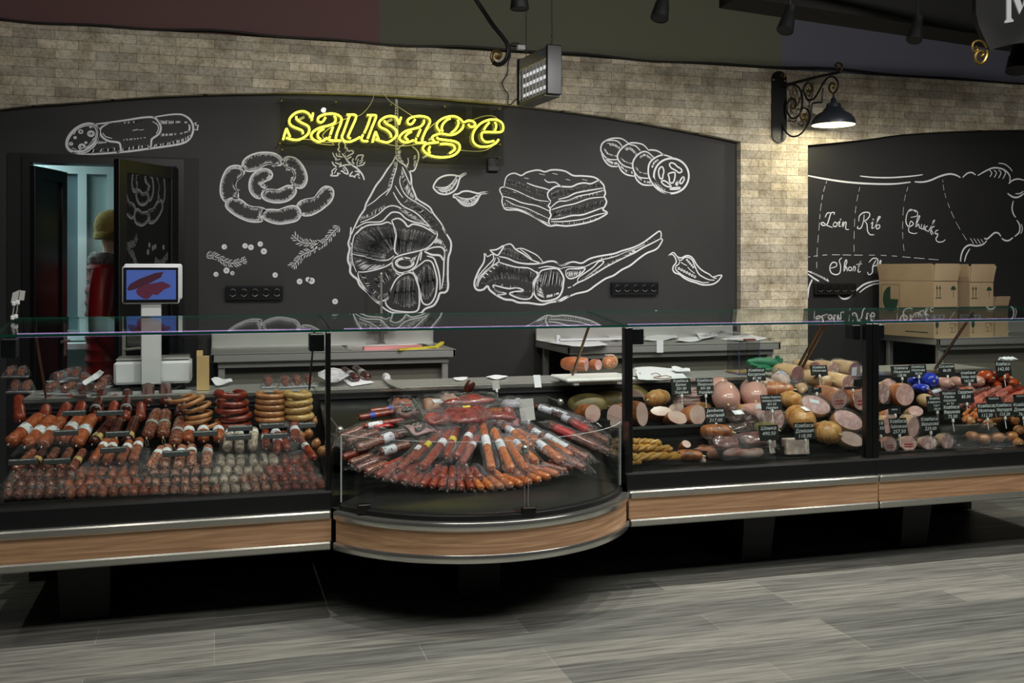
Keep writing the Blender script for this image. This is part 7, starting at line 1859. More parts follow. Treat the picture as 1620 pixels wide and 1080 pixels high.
cutlog(1289, 583, 5.02, .036, .030, .12, 12, 4, S_CASE, S_CUTD, 'dark pink cut sausage second in the back row behind a price card', GH)
cutlog(1319, 585, 5.00, .036, .032, .12, 12, 4, S_CASE, S_CUTM, 'foil fronted cut sausage in the back row', GH, wrap=True)
cutlog(1352, 586, 4.96, .040, .036, .13, 18, 4, S_CASE, S_CUTD, 'dark pink cut sausage with a sticker, rightmost in the back row', GH, lab=(-.5, .3, -.6, .4), wrap=True)
slabmeat('packed_meat', 'packed meat with a blue framed label left of the back row', 1236, 600, SRR, .11, .10, .06, mat('pale_cut_pack', (206, 176, 164), .35, noise=((214, 190, 178), 10)), 'packed meat', 34, .08, seed=31, group='film packed meat beside the glove', parts=(('blue_label', M_LBLU, -.035, .03, .0, .03),))
slabmeat('packed_meat', 'flat orange packed slices lying left of the shiny balls', 1532, 618, SRR, .14, .09, .03, mat('orange_slices', (196, 104, 66), .3, noise=((120, 60, 60), 26, .5, .6), coat=.5), 'packed meat', 20, .03, seed=41, group='flat packs in the far right counter')
slabmeat('packed_meat', 'flat dark packed slices above the small orange sausages', 1530, 641, SRR, .14, .07, .03, mat('dark_slices', (120, 60, 48), .3, noise=((190, 120, 96), 30, .5, .6), coat=.5), 'packed meat', -8, .02, seed=42, group='flat packs in the far right counter')
loaf(1162, 650, 4.80, .045, .06, .03, 70, S_RIND, 'golden rinded ham end behind the card reading Jambone', GH, 'ham', 'smoked_ham', pucker=False)
loaf(1133, 683, 4.60, .034, .06, .03, 64, S_RINDB, 'brown smoked piece below the card reading Jambone', GH, 'ham', 'smoked_ham', pucker=False)
loaf(1212, 678, 4.60, .03, .05, .026, 30, S_RINDG, 'small olive rinded piece behind the card with 490.50', GH, 'ham', 'smoked_ham', pucker=False)
slabmeat('packed_meat', 'smaller film packed ham below the blue labelled pack', 1268, 614, SRR, .08, .07, .045, mat('pale_cut_pack2', (196, 150, 104), .35, noise=((210, 176, 140), 10)), 'packed meat', 20, .06, seed=32, group='film packed meat beside the glove')
slabmeat('packed_meat', 'pale film packed slice under the blue labelled pack', 1214, 606, SRR, .10, .08, .035, mat('pale_cut_pack', (206, 176, 164)), 'packed meat', -20, .06, seed=33, group='film packed meat beside the glove')
# striped white block (pressed ham)
for px, py, w, h, yaw, lb in ((1224, 707, .05, .07, 16, 'narrow pale brawn block behind the price card at the front'), (1263, 706, .12, .085, -8, 'wide pale brawn block standing at the front edge')):
    c = atY(px, py, 4.52 if w > .1 else 4.56); t = thing('brawn_block', lb, 'brawn', c, (math.radians(-8), 0, math.radians(yaw)), 'pale brawn blocks'); mb = MB(); mb.rbox(-w / 2, w / 2, 0, .07, -h / 2, h / 2, .006); obj('block', mb, mat('brawn', (196, 172, 162), .4, noise=((220, 206, 198), 40, .5, .6), coat=.4), t, smooth=False)
# supports under the right pile: stepped trays
# ---- far right counter
cutlog(1394 + 4, 622, 4.72, .036, .048, .10, 10, 0, S_CASO, S_CUTM, 'foil fronted cut sausage beside the second black post', GF, wrap=True)
cutlog(1432, 624, 4.70, .052, .053, .10, 0, -4, S_CASO, S_CUTP, 'large round cut sausage in front of the second post', GF)
cutlog(1408, 606, 4.84, .042, .026, .08, 10, -30, S_CASE, S_CUTP, 'cut sausage lying face up behind the large round one', GF)
cutlog(1409, 656, 4.64, .040, .028, .08, 10, -20, S_CASO, S_CUTP, 'cut sausage with an orange rim under the large round one', GF)
cutlog(1449, 650, 4.66, .038, .026, .08, -6, -24, S_CASE, S_CUTP, 'pale cut sausage right under the large round one', GF)
loaf(1464, 633, 4.72, .036, .045, .032, -10, S_CASE, 'orange striped small sausage right of the large round one', GF)
cutlog(1445, 675, 4.60, .036, .050, .08, 8, 4, S_CASE, S_CUTP, 'tall cut sausage between the two front price cards', GF, wrap=True)
cutlog(1404, 672, 4.60, .024, .040, .07, 0, 0, S_CASE, S_CUTP, 'narrow cut sausage left of the first front price card', GF)
cutlog(1408, 703, 4.54, .036, .034, .06, 0, -8, S_CASO, S_CUTP, 'red printed cut sausage at the front, first from the post', GF, print_=True, wrap=True)
cutlog(1437, 701, 4.54, .042, .034, .06, -8, -14, S_CASE, S_CUTP, 'red printed cut sausage at the front, second from the post', GF, print_=True)
cutlog(1469, 700, 4.53, .046, .030, .06, 0, -16, S_CASE, S_CUTM, 'foil wrapped cut sausage at the front, third from the post', GF, wrap=True)
cutlog(1499, 698, 4.53, .038, .036, .06, 6, -6, S_CASE, S_CUTM, 'foil wrapped cut sausage at the front, fourth from the post', GF, wrap=True)
M_BLUEP = mat('blue_casing', (34, 56, 178), .2, noise=((210, 216, 236), 18, .58, .64), coat=.6)
loaf(1470, 601, 4.86, .042, .05, .038, -14, M_BLUEP, 'blue and white cased sausage, upper one of the blue group', GF); loaf(1449, 604, 4.92, .034, .045, .026, 10, M_BLUEP, 'blue cased sausage under the two left price cards', GF); loaf(1457, 613, 4.80, .034, .045, .020, 0, M_BLUEP, 'lower blue cased sausage in front of the other blue ones', GF)
loaf(1493, 606, 4.84, .036, .045, .030, 14, S_CASP, 'pink cased sausage with dark print right of the blue ones', GF); loaf(1513, 604, 4.86, .028, .045, .028, -8, S_CASP, 'pink cased sausage under the small middle price card', GF); loaf(1544, 603, 4.86, .036, .045, .030, 0, S_CASP, 'pink cased sausage behind the tall price card', GF)
S_SHIN = mat('shiny_red_wrap', (178, 70, 30), .15, noise=((96, 40, 40), 14, .5, .6), coat=.8)
for i, (px, py, r, lb) in enumerate(((1560, 596, .038, 'shiny orange wrapped ball right of the tall price card'), (1583, 596, .036, 'shiny orange wrapped ball under the wrapper topped price card'), (1600, 606, .030, 'small shiny orange ball near the picture edge'), (1575, 609, .030, 'small shiny orange ball in front of the two larger ones'))): loaf(px, py, 4.88, r, r * 1.2, r * .9, i * 40, S_SHIN, lb, GF)
S_FRK = smat('frankfurter_pink', (176, 88, 72), (196, 112, 94), 14)
for i in range(15):
    px, py = (1552 + (i % 5) * 17 - (i // 5) * 4, 618 + (i // 5) * 9); laid((px - 13, py + 9), (px + 13, py - 5), SRR, 'frankfurter_pack', .0165, S_FRK if i % 3 else S_CH, None, (.3, .4), 'reddish frankfurter, %s in the heap by the picture edge' % ORD[i], 'heap of reddish frankfurters', .035)
for i in range(6):
    px, py = (1524 + (i % 3) * 12, 650 + (i // 3) * 9); laid((px, py + 7), (px + 10, py - 3), SRR, 'frankfurter_pack', .0105, S_PAP, None, (.3, .4), 'bright orange mini sausage, %s in the small heap under the double price card' % ORD[i], 'heap of bright orange mini sausages', .03)
for i, (px, py) in enumerate(((1478, 620), (1492, 624), (1506, 628), (1484, 632))): laid((px - 10, py + 3), (px + 16, py - 4), SRR, 'frankfurter_pack', .013, S_CASP if 0 else S_RED, M_BANDB if i % 2 else M_BANDW, (.2, .7), 'small sausage with a bright printed band, %s below the blue group' % ORD[i], 'small banded sausages', .035, wrap=True)
for i, (px, py) in enumerate(((1532, 665), (1548, 660), (1560, 670), (1574, 662), (1590, 658), (1604, 664), (1538, 690), (1556, 694), (1578, 692), (1600, 690), (1612, 680), (1610, 700))):
    loaf(px, py, 4.62 - (py - 660) * .0024, .026, .032, .024, i * 31, S_TAN, 'tan smoked ball in film, %s of the heap at the picture edge' % ORD[i], 'tan smoked balls in clear bags')
foilsheet(1560, 706, .34, .16, .034, 'big clear bag over the tan smoked balls', 51, 0, SRR, .03)
foilsheet(1590, 640, .2, .14, .06, 'clear wrap over the reddish frankfurters', 52, 0, SRR, .02)
crumple('plastic_film', 'white wrapper lying on top of a price card near the picture edge', 'wrapper', 1594, 571, .97, .045, (1.2, .6, .25), M_PAPER, None, 9, k=.3)

K = [(1063, 599, 1094, 624, 4.80, ['Ковбаса', 'Балик', '321.00', 'Україна'], 'black price card with 321.00 above the striped bacon, left one of a pair'), (1103, 598, 1130, 624, 4.80, ['Ковбаса', 'Лікарська', '301.00', 'Україна'], 'black price card with 301.00 above the striped bacon, right one of a pair'),
     (1117, 645, 1148, 669, 4.64, ['Jambone', 'елитний', '217.00'], 'black price card reading Jambone with 217.00 beside the hams'), (1183, 582, 1212, 602, 4.84, ['Ковбаса', 'Єрсурська', '81.90'], 'black price card with 81.90 under the green glove'),
     (1205, 625, 1238, 648, 4.60, ['Ковбаса Лікарська', 'з молоком особлива', '421.50', 'Україна'], 'black price card with 421.50 over the flecked ham slice'), (1202, 673, 1233, 696, 4.46, ['Шинка', '490.50'], 'black price card with 490.50 at the front edge'), (1258, 669, 1290, 694, 4.46, ['Ковбаса', 'Домашня', '118.00'], 'black price card with 118.00 at the front edge'),
     (1283, 578, 1310, 593, 4.86, ['Ковбаса', 'Молочна'], 'black price card stuck in the back row of cut sausages'), (1284, 613, 1300, 621, 4.70, ['Балик'], 'small black price card among the speckled cut sausages'), (1336, 612, 1362, 615.5, 4.70, None, 'thin black price card seen edge-on above the red printed sausages'),
     (1411, 579, 1443, 597, 4.84, ['Ковбаса', 'Лікарська', '128.90'], 'black price card with 128.90, left of the top pair behind the blue sausages'), (1440, 577, 1467, 594, 4.86, ['Ковбаса', 'Молочна', '93.50'], 'black price card with 93.50, right of the top pair behind the blue sausages'),
     (1486, 576, 1512, 594, 4.90, ['Сосиски', '86.00'], 'small black price card alone above the pink cased sausages'), (1521, 586, 1546, 606, 4.72, ['Ковбаса', 'Ремінь люкс', '162.00'], 'black price card with 162.00 left of the shiny orange balls'), (1577, 571, 1601, 594, 4.84, ['Ковбаса', '142.00'], 'black price card with a white wrapper lying on top'),
     (1468, 627, 1498, 650, 4.60, ['Ковбаса', 'з вершками', 'гост', '18.60'], 'black price card with 18.60 left of the double card'), (1489, 619, 1518, 642, 4.55, ['Ковбаса', 'Ремінь', 'сосиски', '91.20'], 'upper black card of the double price card'), (1494, 640, 1521, 663, 4.52, ['Ковбаса', 'Вершкова', '72.50'], 'lower black card of the double price card'),
     (1517, 616, 1542, 637, 4.66, ['Сардельки', '85.00'], 'dim black price card behind the double card'), (1548, 638, 1576, 661, 4.52, ['Ковбаса', 'Молочна', '112.20'], 'black price card with 112.20 in the right front row'), (1577, 637, 1603, 659, 4.52, ['Ковбаса', 'Мортадела', '153.20'], 'black price card with 153.20 in the right front row'), (1604, 636, 1634, 659, 4.52, ['Ковбаса', 'Домашня', '76.00'], 'black price card cut by the picture edge in the right front row'),
     (1561, 628, 1585, 640, 4.62, ['Ковбаса'], 'black price card behind the one with 112.20'), (1604, 624, 1630, 636, 4.62, ['Ковбаса'], 'black price card behind the one at the picture edge'),
     (1409, 662, 1437, 687, 4.44, ['Ковбаса', 'Любительська', '257.50'], 'black price card with 257.50 at the front near the post'), (1458, 659, 1487, 682, 4.44, ['Ковбаса', 'Вершкова', '229.00'], 'black price card with 229.00 at the front'), (1386, 665, 1401, 688, 4.44, ['218', '0.90'], 'black price card half behind the black post'), (1406, 646, 1426, 655, 4.60, ['Балик'], 'small low black card behind the front ones near the post')]
for a, b, c, d_, Y, ln, lb in K: card(a, b, c, d_, Y, ln, lb, .06)

# ------------------------------------------------------------------ things on the worktops
ZW = .884


def wt(px, py): return atZ(px, py, ZW)


# weighing scale
YS = 5.28
xs0, xs1 = atY(180, 0, YS).x, atY(303, 0, YS).x
sc0 = thing('weighing_scale', 'white shop weighing scale with a tall screen column on the left worktop', 'weighing scale', ((xs0 + xs1) / 2, YS, ZW))
zt_ = atY(0, 571, YS).z; zb_ = atY(0, 607, YS).z; zt_ = CH - (571 - YH) * (YS / 1.06) / FP; zb_ = CH - (607 - YH) * (YS / 1.06) / FP
mb = MB(); mb.rbox(xs0, xs1, YS - .02, YS + .20, zb_, zt_, .012); obj('scale_body', mb, M_WHITE, sc0, world=True)
mb = MB()
for k in range(2):
    for s in (0, 1): mb.rbox(xs0 + .03 + k * (xs1 - xs0 - .10), xs0 + .07 + k * (xs1 - xs0 - .10), YS + .02 + s * .12, YS + .05 + s * .12, ZW, zb_ + .01, .003)
obj('foot', mb, M_BLACK, sc0, world=True)
mb = MB(); mb.rbox(xs0 + .01, xs1 - .01, YS - .01, YS + .19, zt_ + .006, zt_ + .014, .003); mb.rbox(xs0 + .04, xs1 - .04, YS + .03, YS + .15, zt_ - .003, zt_ + .008, .003); obj('weighing_plate', mb, M_STEEL, sc0, world=True)
cx0, cx1 = atY(223, 0, YS - .06).x, atY(255, 0, YS - .06).x; ys = YS - .06; fs = ys / 1.06
zz = lambda py: CH - (py - YH) * fs / FP
mb = MB(); mb.rbox(cx0, cx1, ys - .01, ys + .035, zz(608), zz(470), .004); obj('display_column', mb, mat('column_white', (206, 210, 208), .4), sc0, world=True)
mb = MB(); mb.rbox((cx0 + cx1) / 2 - .014, (cx0 + cx1) / 2 + .014, ys - .015, ys + .03, zz(617), zz(609), .003); mb.rbox(xs0 - .01, xs1 - .0, ys - .02, ys + .01, zz(622), zz(618), .002); obj('rail_clip', mb, mat('clip_steel', (190, 192, 196), .3, .6), sc0, world=True)
dx0, dx1 = atY(193, 0, ys - .02).x, atY(284, 0, ys - .02).x; dz0, dz1 = zz(480.5), zz(421)
mb = MB(); mb.rbox(dx0 + .006, dx1 + .012, ys + .004, ys + .03, dz0 + .02, dz1 + .012, .008); mb.rbox(dx0, dx1, ys - .022, ys + .006, dz0, dz1, .008); obj('display_case', mb, M_WHITE, sc0, world=True)
mb = MB(); mb.rbox(dx0 + .006, dx1 - .006, ys - .0245, ys - .02, dz0 + .006, dz1 - .006, .001); db = obj('display_bezel', mb, M_BLACK, sc0, world=True, smooth=False)
sx0, sx1, sz0, sz1 = dx0 + .020, dx1 - .016, dz0 + .021, dz1 - .018
mb = MB(); mb.box(sx0, sx1, ys - .0255, ys - .0245, sz0, sz1); obj('screen', mb, mat('screen_blue', (20, 28, 60), .5, emit=(78, 104, 176), estr=.6, spec=.1), sc0, world=True, smooth=False)
Ws, Hs = sx1 - sx0, sz1 - sz0; U = lambda a, b: (sx0 + Ws * a / 345, ys - .0262, sz1 - Hs * b / 200)
M_SA = mat('screen_salami', (30, 18, 24), .5, emit=(62, 32, 44), estr=.7, spec=.1); M_SB = mat('screen_slices', (30, 14, 20), .5, emit=(84, 40, 58), estr=.7, spec=.1)
mb = MB(); mb.poly([U(*q_) for q_ in ((5, 125), (25, 95), (90, 60), (200, 20), (240, 15), (250, 22), (240, 50), (160, 90), (60, 130), (15, 140))]); mb.poly([U(*q_) for q_ in ((240, 18), (256, 10), (254, 22), (246, 28))]); obj('screen_picture', mb, M_SA, sc0, world=True, smooth=False)
mb = MB(); mb.poly([(x, y - .0002, z) for x, y, z in [U(*q_) for q_ in ((66, 140), (80, 120), (150, 95), (250, 78), (310, 105), (300, 118), (265, 130), (240, 150), (215, 170), (180, 165), (165, 185), (140, 198), (110, 190), (75, 165))]]); obj('screen_picture', mb, M_SB, sc0, world=True, smooth=False)
mb = MB(); mb.sphere(((dx0 + dx1) / 2, ys - .0225, dz1 - .003), .0015, 6, 4); obj('camera_dot', mb, M_BLACK, sc0, world=True)
# cable from the scale
mb = MB(); mb.tube(smoothpts([(xs1 - .05, YS - .03, ZW + .02), (xs1 - .10, YS - .05, ZW + .004), (xs1 - .2, YS - .05, ZW + .004)], 6), .004, 6); tag(obj('power_cable', mb, M_BLACKM, base='auto'), 'short black lead lying in front of the weighing scale', 'cable')
# cardboard carton sleeve standing beside the scale
a = atY(311, 0, 5.2); b = atY(331, 0, 5.2); t = thing('paper_carton', 'narrow tan cardboard carton standing on the worktop right of the scale', 'carton', ((a.x + b.x) / 2, 5.2, ZW))
w = b.x - a.x; hc = .165; mb = MB(); mb.rbox(-w / 2, w / 2, 0, .05, 0, hc, .001); obj('carton', mb, mat('tan_card', (190, 160, 110), .8), t, smooth=False); mb = MB(); mb.poly([(-w / 2, 0, hc), (0, 0, hc), (0, .004, hc + .03), (-w / 2, .004, hc + .03)]); mb.poly([(-w / 2, .002, hc), (0, .002, hc), (0, .006, hc + .03), (-w / 2, .006, hc + .03)]); obj('torn_flap', mb, mat('tan_card', (190, 160, 110)), t, smooth=False)
# acrylic sign holder standing behind the scale
a = atY(268, 0, 5.42); mb = MB(); mb.box(a.x, a.x + .16, 5.41, 5.414, ZW, ZW + .24); mb.box(a.x, a.x + .16, 5.36, 5.41, ZW, ZW + .004); tag(obj('sign_holder', mb, M_ACRY, base='auto', smooth=False), 'clear acrylic stand behind the scale on the left worktop', 'stand')
# salamis in pouches on the worktop
M_TRAYW = mat('white_tray', (200, 202, 206), .5)


def wpack(px, py, L, yaw, label, z=0, m=S_BR, bandm=None, up=0):
    p = wt(px, py) + Vector((0, 0, z)); t = thing('wrapped_salami', label, 'wrapped salami', p, (0, 0, math.radians(-yaw)), 'wrapped salamis on the left worktop'); r = .021
    pr = [(r * .15, 0), (r * .6, r * .1), (r * .92, r * .5), (r, r), (r, L - r), (r * .9, L - r * .4), (r * .2, L)]
    mb = MB(); mb.lathe(pr, 14, Matrix.Translation((0, 0, r + .005)) @ Matrix.Rotation(-PI / 2 + .12, 4, 'X'), .05, (1, 2)); obj('salami', mb, m, t)
    if bandm: mb = MB(); mb.lathe([(r * 1.03, L * .4), (r * 1.03, L * .52)], 14, Matrix.Translation((0, 0, r + .005)) @ Matrix.Rotation(-PI / 2 + .12, 4, 'X')); obj('label_band', mb, bandm, t)
    mb = MB(); mb.hexa([(-.032, -.015, .0), (.032, -.015, .0), (.028, L * .8, .0), (-.028, L * .8, .0), (-.034, -.03, .010), (.034, -.03, .010), (.028, L * .8, .003), (-.028, L * .8, .003)]); obj('white_backing', mb, M_TRAYW, t, smooth=False)
    mb = pouch(None, .06, L, 0, hump=.05, seed=int(px)); obj('clear_pouch', mb, M_FOIL, t); return t


BLB = mat('band_teal', (70, 140, 160), .4)
for i, (px, py, yaw, z, lb) in enumerate(((22, 622, -4, 0, 'wrapped salami furthest left on the worktop'), (40, 622, 0, 0, 'wrapped salami second from the left end of the worktop'), (14, 612, 0, .045, 'blue banded wrapped salami highest at the left end of the worktop'), (32, 612, 0, .045, 'blue banded wrapped salami beside the highest one at the left end'), (76, 624, 14, 0, 'wrapped salami at the left edge of the middle heap'), (100, 625, 18, 0, 'wrapped salami low in the middle heap beside its left edge'),
                                 (88, 616, 24, .035, 'blue banded wrapped salami upper left in the middle heap'), (101, 614, 18, .04, 'blue banded wrapped salami on top of the middle heap'), (118, 614, 6, .045, 'blue banded wrapped salami topmost in the middle of the heap'), (134, 618, -6, .03, 'blue banded wrapped salami right of the topmost one'), (128, 627, 12, 0, 'wrapped salami at the front of the middle heap'), (148, 624, 20, 0, 'wrapped salami low at the right of the middle heap'), (162, 620, 10, .02, 'wrapped salami nearest the weighing scale'),
                                 (425, 614, 0, 0, 'wrapped salami first in the row of four right of the crumpled slip'), (452, 614, 0, 0, 'wrapped salami second in the row of four'), (471, 613, 0, 0, 'wrapped salami third in the row of four'), (490, 612, 0, 0, 'wrapped salami last in the row of four, by the black housing'))):
    wpack(px, py, .11, yaw, lb, z, S_BR, BLB if 'blue' in lb else None)
sheet('paper_slip', 'upright folded white slip above the middle heap of wrapped salamis', 'paper', [(130, 608), (158, 588), (165, 592), (140, 612)], M_PAPER, ZW + .06, None, .01)
sheet('paper_slip', 'crumpled white slip on the worktop above the cherry ring sausages', 'paper', [(334, 604), (362, 601), (368, 608), (342, 613)], M_PAPER, ZW + .004, None, .012)
sheet('paper_slip', 'small white slip on the worktop right of the knife', 'paper', [(717, 598), (740, 597), (738, 601), (722, 603)], M_PAPER, ZW + .001, 'white slips by the knife', .003)
sheet('paper_slip', 'crumpled white slip on the worktop left of the chopping board tag', 'paper', [(769, 597), (803, 595), (800, 600), (775, 600)], M_PAPER, ZW + .001, 'white slips by the knife', .006)
# striped cloth bundle at the post
sheet('striped_packet', 'white packet with thin dark stripes behind the black post', 'packet', [(503, 592), (545, 588), (552, 604), (505, 606)], mat('striped_white', (214, 216, 220), .6, noise=((70, 74, 84), 6, .56, .6), stretch=(1, 14, 14)), ZW + .02, None, .018)
for i, (a, b, lb) in enumerate((((564, 606), (544, 594), 'dark salami on white paper, left of the pair near the knife'), ((582, 604), (562, 591), 'dark salami on white paper, right of the pair near the knife'))):
    p0 = wt(*a) + Vector((0, 0, .024)); p1 = wt(*b) + Vector((0, 0, .03)); v = p1 - p0; L = round(v.length, 2); pr = salami('dark_salami', .022, L, S_DK, M_BANDG, (.3, .5)); place(pr, p0, (math.atan2(v.z, math.hypot(v.x, v.y)), 0, math.atan2(-v.x, v.y)), lb, 'salami', 'dark salamis by the knife')
sheet('paper_sheet', 'white paper under the two dark salamis near the knife', 'paper', [(556, 612), (592, 606), (576, 597), (540, 600)], M_PAPER, ZW + .001, None, .003)
# knife
k0, k1, k2 = wt(608, 592), wt(620, 603), wt(634, 617)
k0 = wt(604, 597); k1 = wt(614, 604); k2 = wt(635, 617)
kn = thing('knife', 'large butcher knife with a white handle lying across the worktop edge', 'knife', k1 + Vector((0, 0, .004)), (0, 0, math.atan2(k2.y - k1.y, k2.x - k1.x)))
kl_ = (k2 - k1).length * 1.25
mb = MB(); mb.prism([(0, .016), (kl_ * .7, .020), (kl_, .0), (kl_ * .85, -.026), (kl_ * .4, -.036), (0, -.026)], .010, .013); obj('blade', mb, M_STEEL, kn, smooth=False)
mb = MB(); mb.tube([(0, -.004, .012), (-.03, .0, .014), (-.07, .004, .013), (-.11, .006, .012), (-.125, .002, .011)], [.016, .018, .021, .022, .014], 10); obj('handle', mb, M_WHITE, kn)
# chopping board with meat
bz = ZW + .035
c4 = [atZ(880, 583, bz), atZ(897, 600, bz), atZ(1012, 598, bz), atZ(1000, 580, bz)]
t = thing('chopping_board', 'white plastic chopping board on short feet with cut hams on it', 'chopping board', Vector((sum(p_.x for p_ in c4) / 4, c4[1].y + .1, ZW)))
X0, X1 = c4[1].x - .0, c4[2].x; Yb = c4[1].y
mb = MB(); mb.rbox(X0 - .0, X1, Yb, Yb + .27, bz - .018, bz, .006); obj('board', mb, mat('board_white', (226, 226, 222), .45), t, world=True, smooth=False)
mb = MB(); mb.rbox(X0 + .04, X0 + .07, Yb + .01, Yb + .06, ZW, bz - .016, .003); mb.rbox(X1 - .1, X1 - .07, Yb + .01, Yb + .06, ZW, bz - .016, .003); mb.rbox(X0 + .04, X0 + .07, Yb + .2, Yb + .25, ZW, bz - .016, .003); mb.rbox(X1 - .1, X1 - .07, Yb + .2, Yb + .25, ZW, bz - .016, .003); obj('board_feet', mb, M_WHITE, t, world=True)
def onboard(px, py, h): q_ = atZ(px, py, bz + h); return q_
def blog(px, py, rx, L, yaw, rind, cut, lb, pitch=0, net=False, lab=None):
    q_ = onboard(px, py, rx); o = cutlog(px, py, q_.y, rx, rx, L, yaw, pitch, rind, cut, lb, 'cut hams on the chopping board', 'ham', 'smoked_ham', net=net, lab=lab); return o
blog(928, 576, .038, .15, 52, S_CASO, S_CUTP, 'cut orange ham lying left on the chopping board')
blog(947, 577, .030, .06, 30, S_CASO, S_CUTP, 'short cut ham piece in the middle of the chopping board')
q_ = onboard(965, 572, .04); loaf(965, 572, q_.y, .040, .09, .038, -30, S_CASO, 'whole orange netted ham at the right on the chopping board', 'cut hams on the chopping board', 'ham', 'smoked_ham', net=4, lab=(.05, .03))
mb = MB(); q_ = atY(852, 588, Yb - .01); mb.hexa([(q_.x - .018, Yb - .005, ZW), (q_.x + .018, Yb - .005, ZW), (q_.x + .018, Yb - .002, ZW), (q_.x - .018, Yb - .002, ZW), (q_.x - .02, Yb + .015, ZW + .06), (q_.x + .016, Yb + .015, ZW + .06), (q_.x + .016, Yb + .018, ZW + .06), (q_.x - .02, Yb + .018, ZW + .06)]); tag(obj('price_tag', mb, M_PAPER, base='auto', smooth=False), 'upright white printed tag at the left end of the chopping board', 'tag')
# papers with string on the right worktop
sheet('wrapping_paper', 'white wrapping paper hanging over the worktop edge above the first black price card', 'paper', [(1003, 583), (1070, 583), (1087, 601), (1010, 602)], M_PAPER, ZW + .006, 'white papers right of the black post', .006)
sheet('wrapping_paper', 'small folded white paper lying behind the wrapping paper', 'paper', [(1062, 584), (1090, 584), (1092, 590), (1070, 590)], M_PAPER, ZW + .02, 'white papers right of the black post', .010)
sheet('wrapping_paper', 'grey paper end on the worktop just right of the black post', 'paper', [(996, 586), (1010, 585), (1014, 594), (998, 596)], M_PAPERG, ZW + .004, 'white papers right of the black post', .006)
mb = MB(); mb.tube(smoothpts([atZ(a_, b_, ZW + .022) for a_, b_ in ((1030, 592), (1038, 590), (1045, 594), (1034, 597), (1050, 599), (1062, 597), (1054, 594), (1040, 596))], 6), .0022, 5); tag(obj('brown_string', mb, mat('brown_string', (130, 78, 40), .7), base='auto'), 'loop of brown string lying on the white wrapping paper', 'string')
# acrylic box, board and glove
a = atZ(1148, 588, ZW); t = thing('acrylic_holder', 'clear acrylic box with blue tinted edges standing on the right worktop', 'box', (a.x + .06, 5.16, ZW))
w, h = .13, .19; mb = MB(); mb.box(-w / 2, w / 2, 0, .004, 0, h); mb.box(-w / 2, w / 2, .14, .144, 0, h); mb.box(-w / 2, -w / 2 + .004, 0, .144, 0, h); mb.box(w / 2 - .004, w / 2, 0, .144, 0, h); obj('clear_walls', mb, M_ACRY, t, smooth=False)
mb = MB()
for x_ in (-w / 2, w / 2): mb.tube([(x_, 0, 0), (x_, 0, h)], .0018, 4); mb.tube([(x_, 0, 0), (x_, .14, 0)], .0018, 4)
mb.tube([(-w / 2, 0, 0), (w / 2, 0, 0)], .0018, 4); obj('tinted_edge', mb, mat('edge_violet', (88, 84, 150), .3), t)
mb = MB(); mb.rbox(-.03, .04, .0, .02, h, h + .01, .002); obj('red_marker', mb, mat('dark_red_plastic', (110, 44, 40), .4), t)
a = atZ(1132, 585, ZW); b = atZ(1200, 590, ZW); mb = MB(); mb.rbox(a.x, b.x, 5.2, 5.34, ZW, ZW + .012, .003); tag(obj('wooden_board', mb, mat('plywood', (186, 160, 116), .6), base='auto', smooth=False), 'pale wooden board under the green glove and acrylic box', 'board')
gl = thing('rubber_glove', 'crumpled green rubber glove on the right worktop above the price card with 81.90', 'glove', wt(1205, 578) + Vector((0, 0, .01)))
MG = mat('green_rubber', (38, 106, 76), .5, bump=.2, bscale=30)
g = lambda px, py, Y=5.12: tuple(atY(px, py, Y) - gl.location)
mb = MB(); mb.tube(smoothpts([g(1182, 573), g(1195, 572), g(1208, 573), g(1222, 575), g(1230, 580)], 4), [.014, .017, .019, .02, .023, .024, .026, .027, .028, .029, .03, .03, .03, .03, .028, .026, .02], 10); obj('glove_palm', mb, MG, gl)
for f_ in ([g(1218, 578), g(1214, 580, 5.1), g(1196, 579, 5.08), g(1186, 575, 5.08)], [g(1226, 576), g(1230, 568), g(1229, 562)], [g(1230, 578), g(1234, 572), g(1236, 566)], [g(1222, 582), g(1208, 584, 5.08), g(1198, 583, 5.06)], [g(1228, 582), g(1220, 585, 5.08), g(1212, 585, 5.06)]):
    mb = MB(); pf = smoothpts(f_, 4); mb.tube(pf, [.013] * (len(pf) - 1) + [.006], 8); obj('glove_finger', mb, MG, gl)
# card clip standing on the left end of the glass deck
t = thing('card_clip', 'pair of white clips holding grey cards on top of the leftmost glass deck', 'card holder', atZ(20, 508, GZ1 - .01))
g = lambda px, py: tuple(atY(px, py, GY1 - .12) - t.location)
mb = MB(); mb.tube([g(18, 506), g(21, 492), g(22, 480)], .003, 6); mb.tube([g(24, 504), g(27, 490), g(28, 478)], .003, 6); obj('stick', mb, M_STEEL, t)
mb = MB(); 
for q_ in ((20, 502), (25, 500), (22, 480), (28, 478)): v_ = Vector(g(*q_)); mb.rbox(v_.x - .008, v_.x + .008, v_.y - .007, v_.y + .007, v_.z - .01, v_.z + .008, .003)
obj('clip', mb, M_CLIP, t)
mb = MB()
for P_ in ([(17, 479), (29, 476), (32, 458), (20, 463)], [(28, 475), (38, 475), (40, 460), (31, 459)]):
    q4 = [Vector(g(*q_)) for q_ in P_]; mb.hexa([*q4, *[v_ + Vector((0, .0025, 0)) for v_ in q4]])
obj('grey_card', mb, M_PAPERG, t, smooth=False)

# ------------------------------------------------------------------ person in the back room
pe = thing('person', 'person in a red padded jacket, fur collar and olive knitted hat behind the door', 'person', (-.86, 7.45, 0))
hx = atY(163, 0, 7.45).x + .03; pe.location = (atY(177, 0, 7.5).x, 7.5, 0); pe.rotation_euler = (0, 0, math.radians(82)); K_ = 1.80 / 1.75


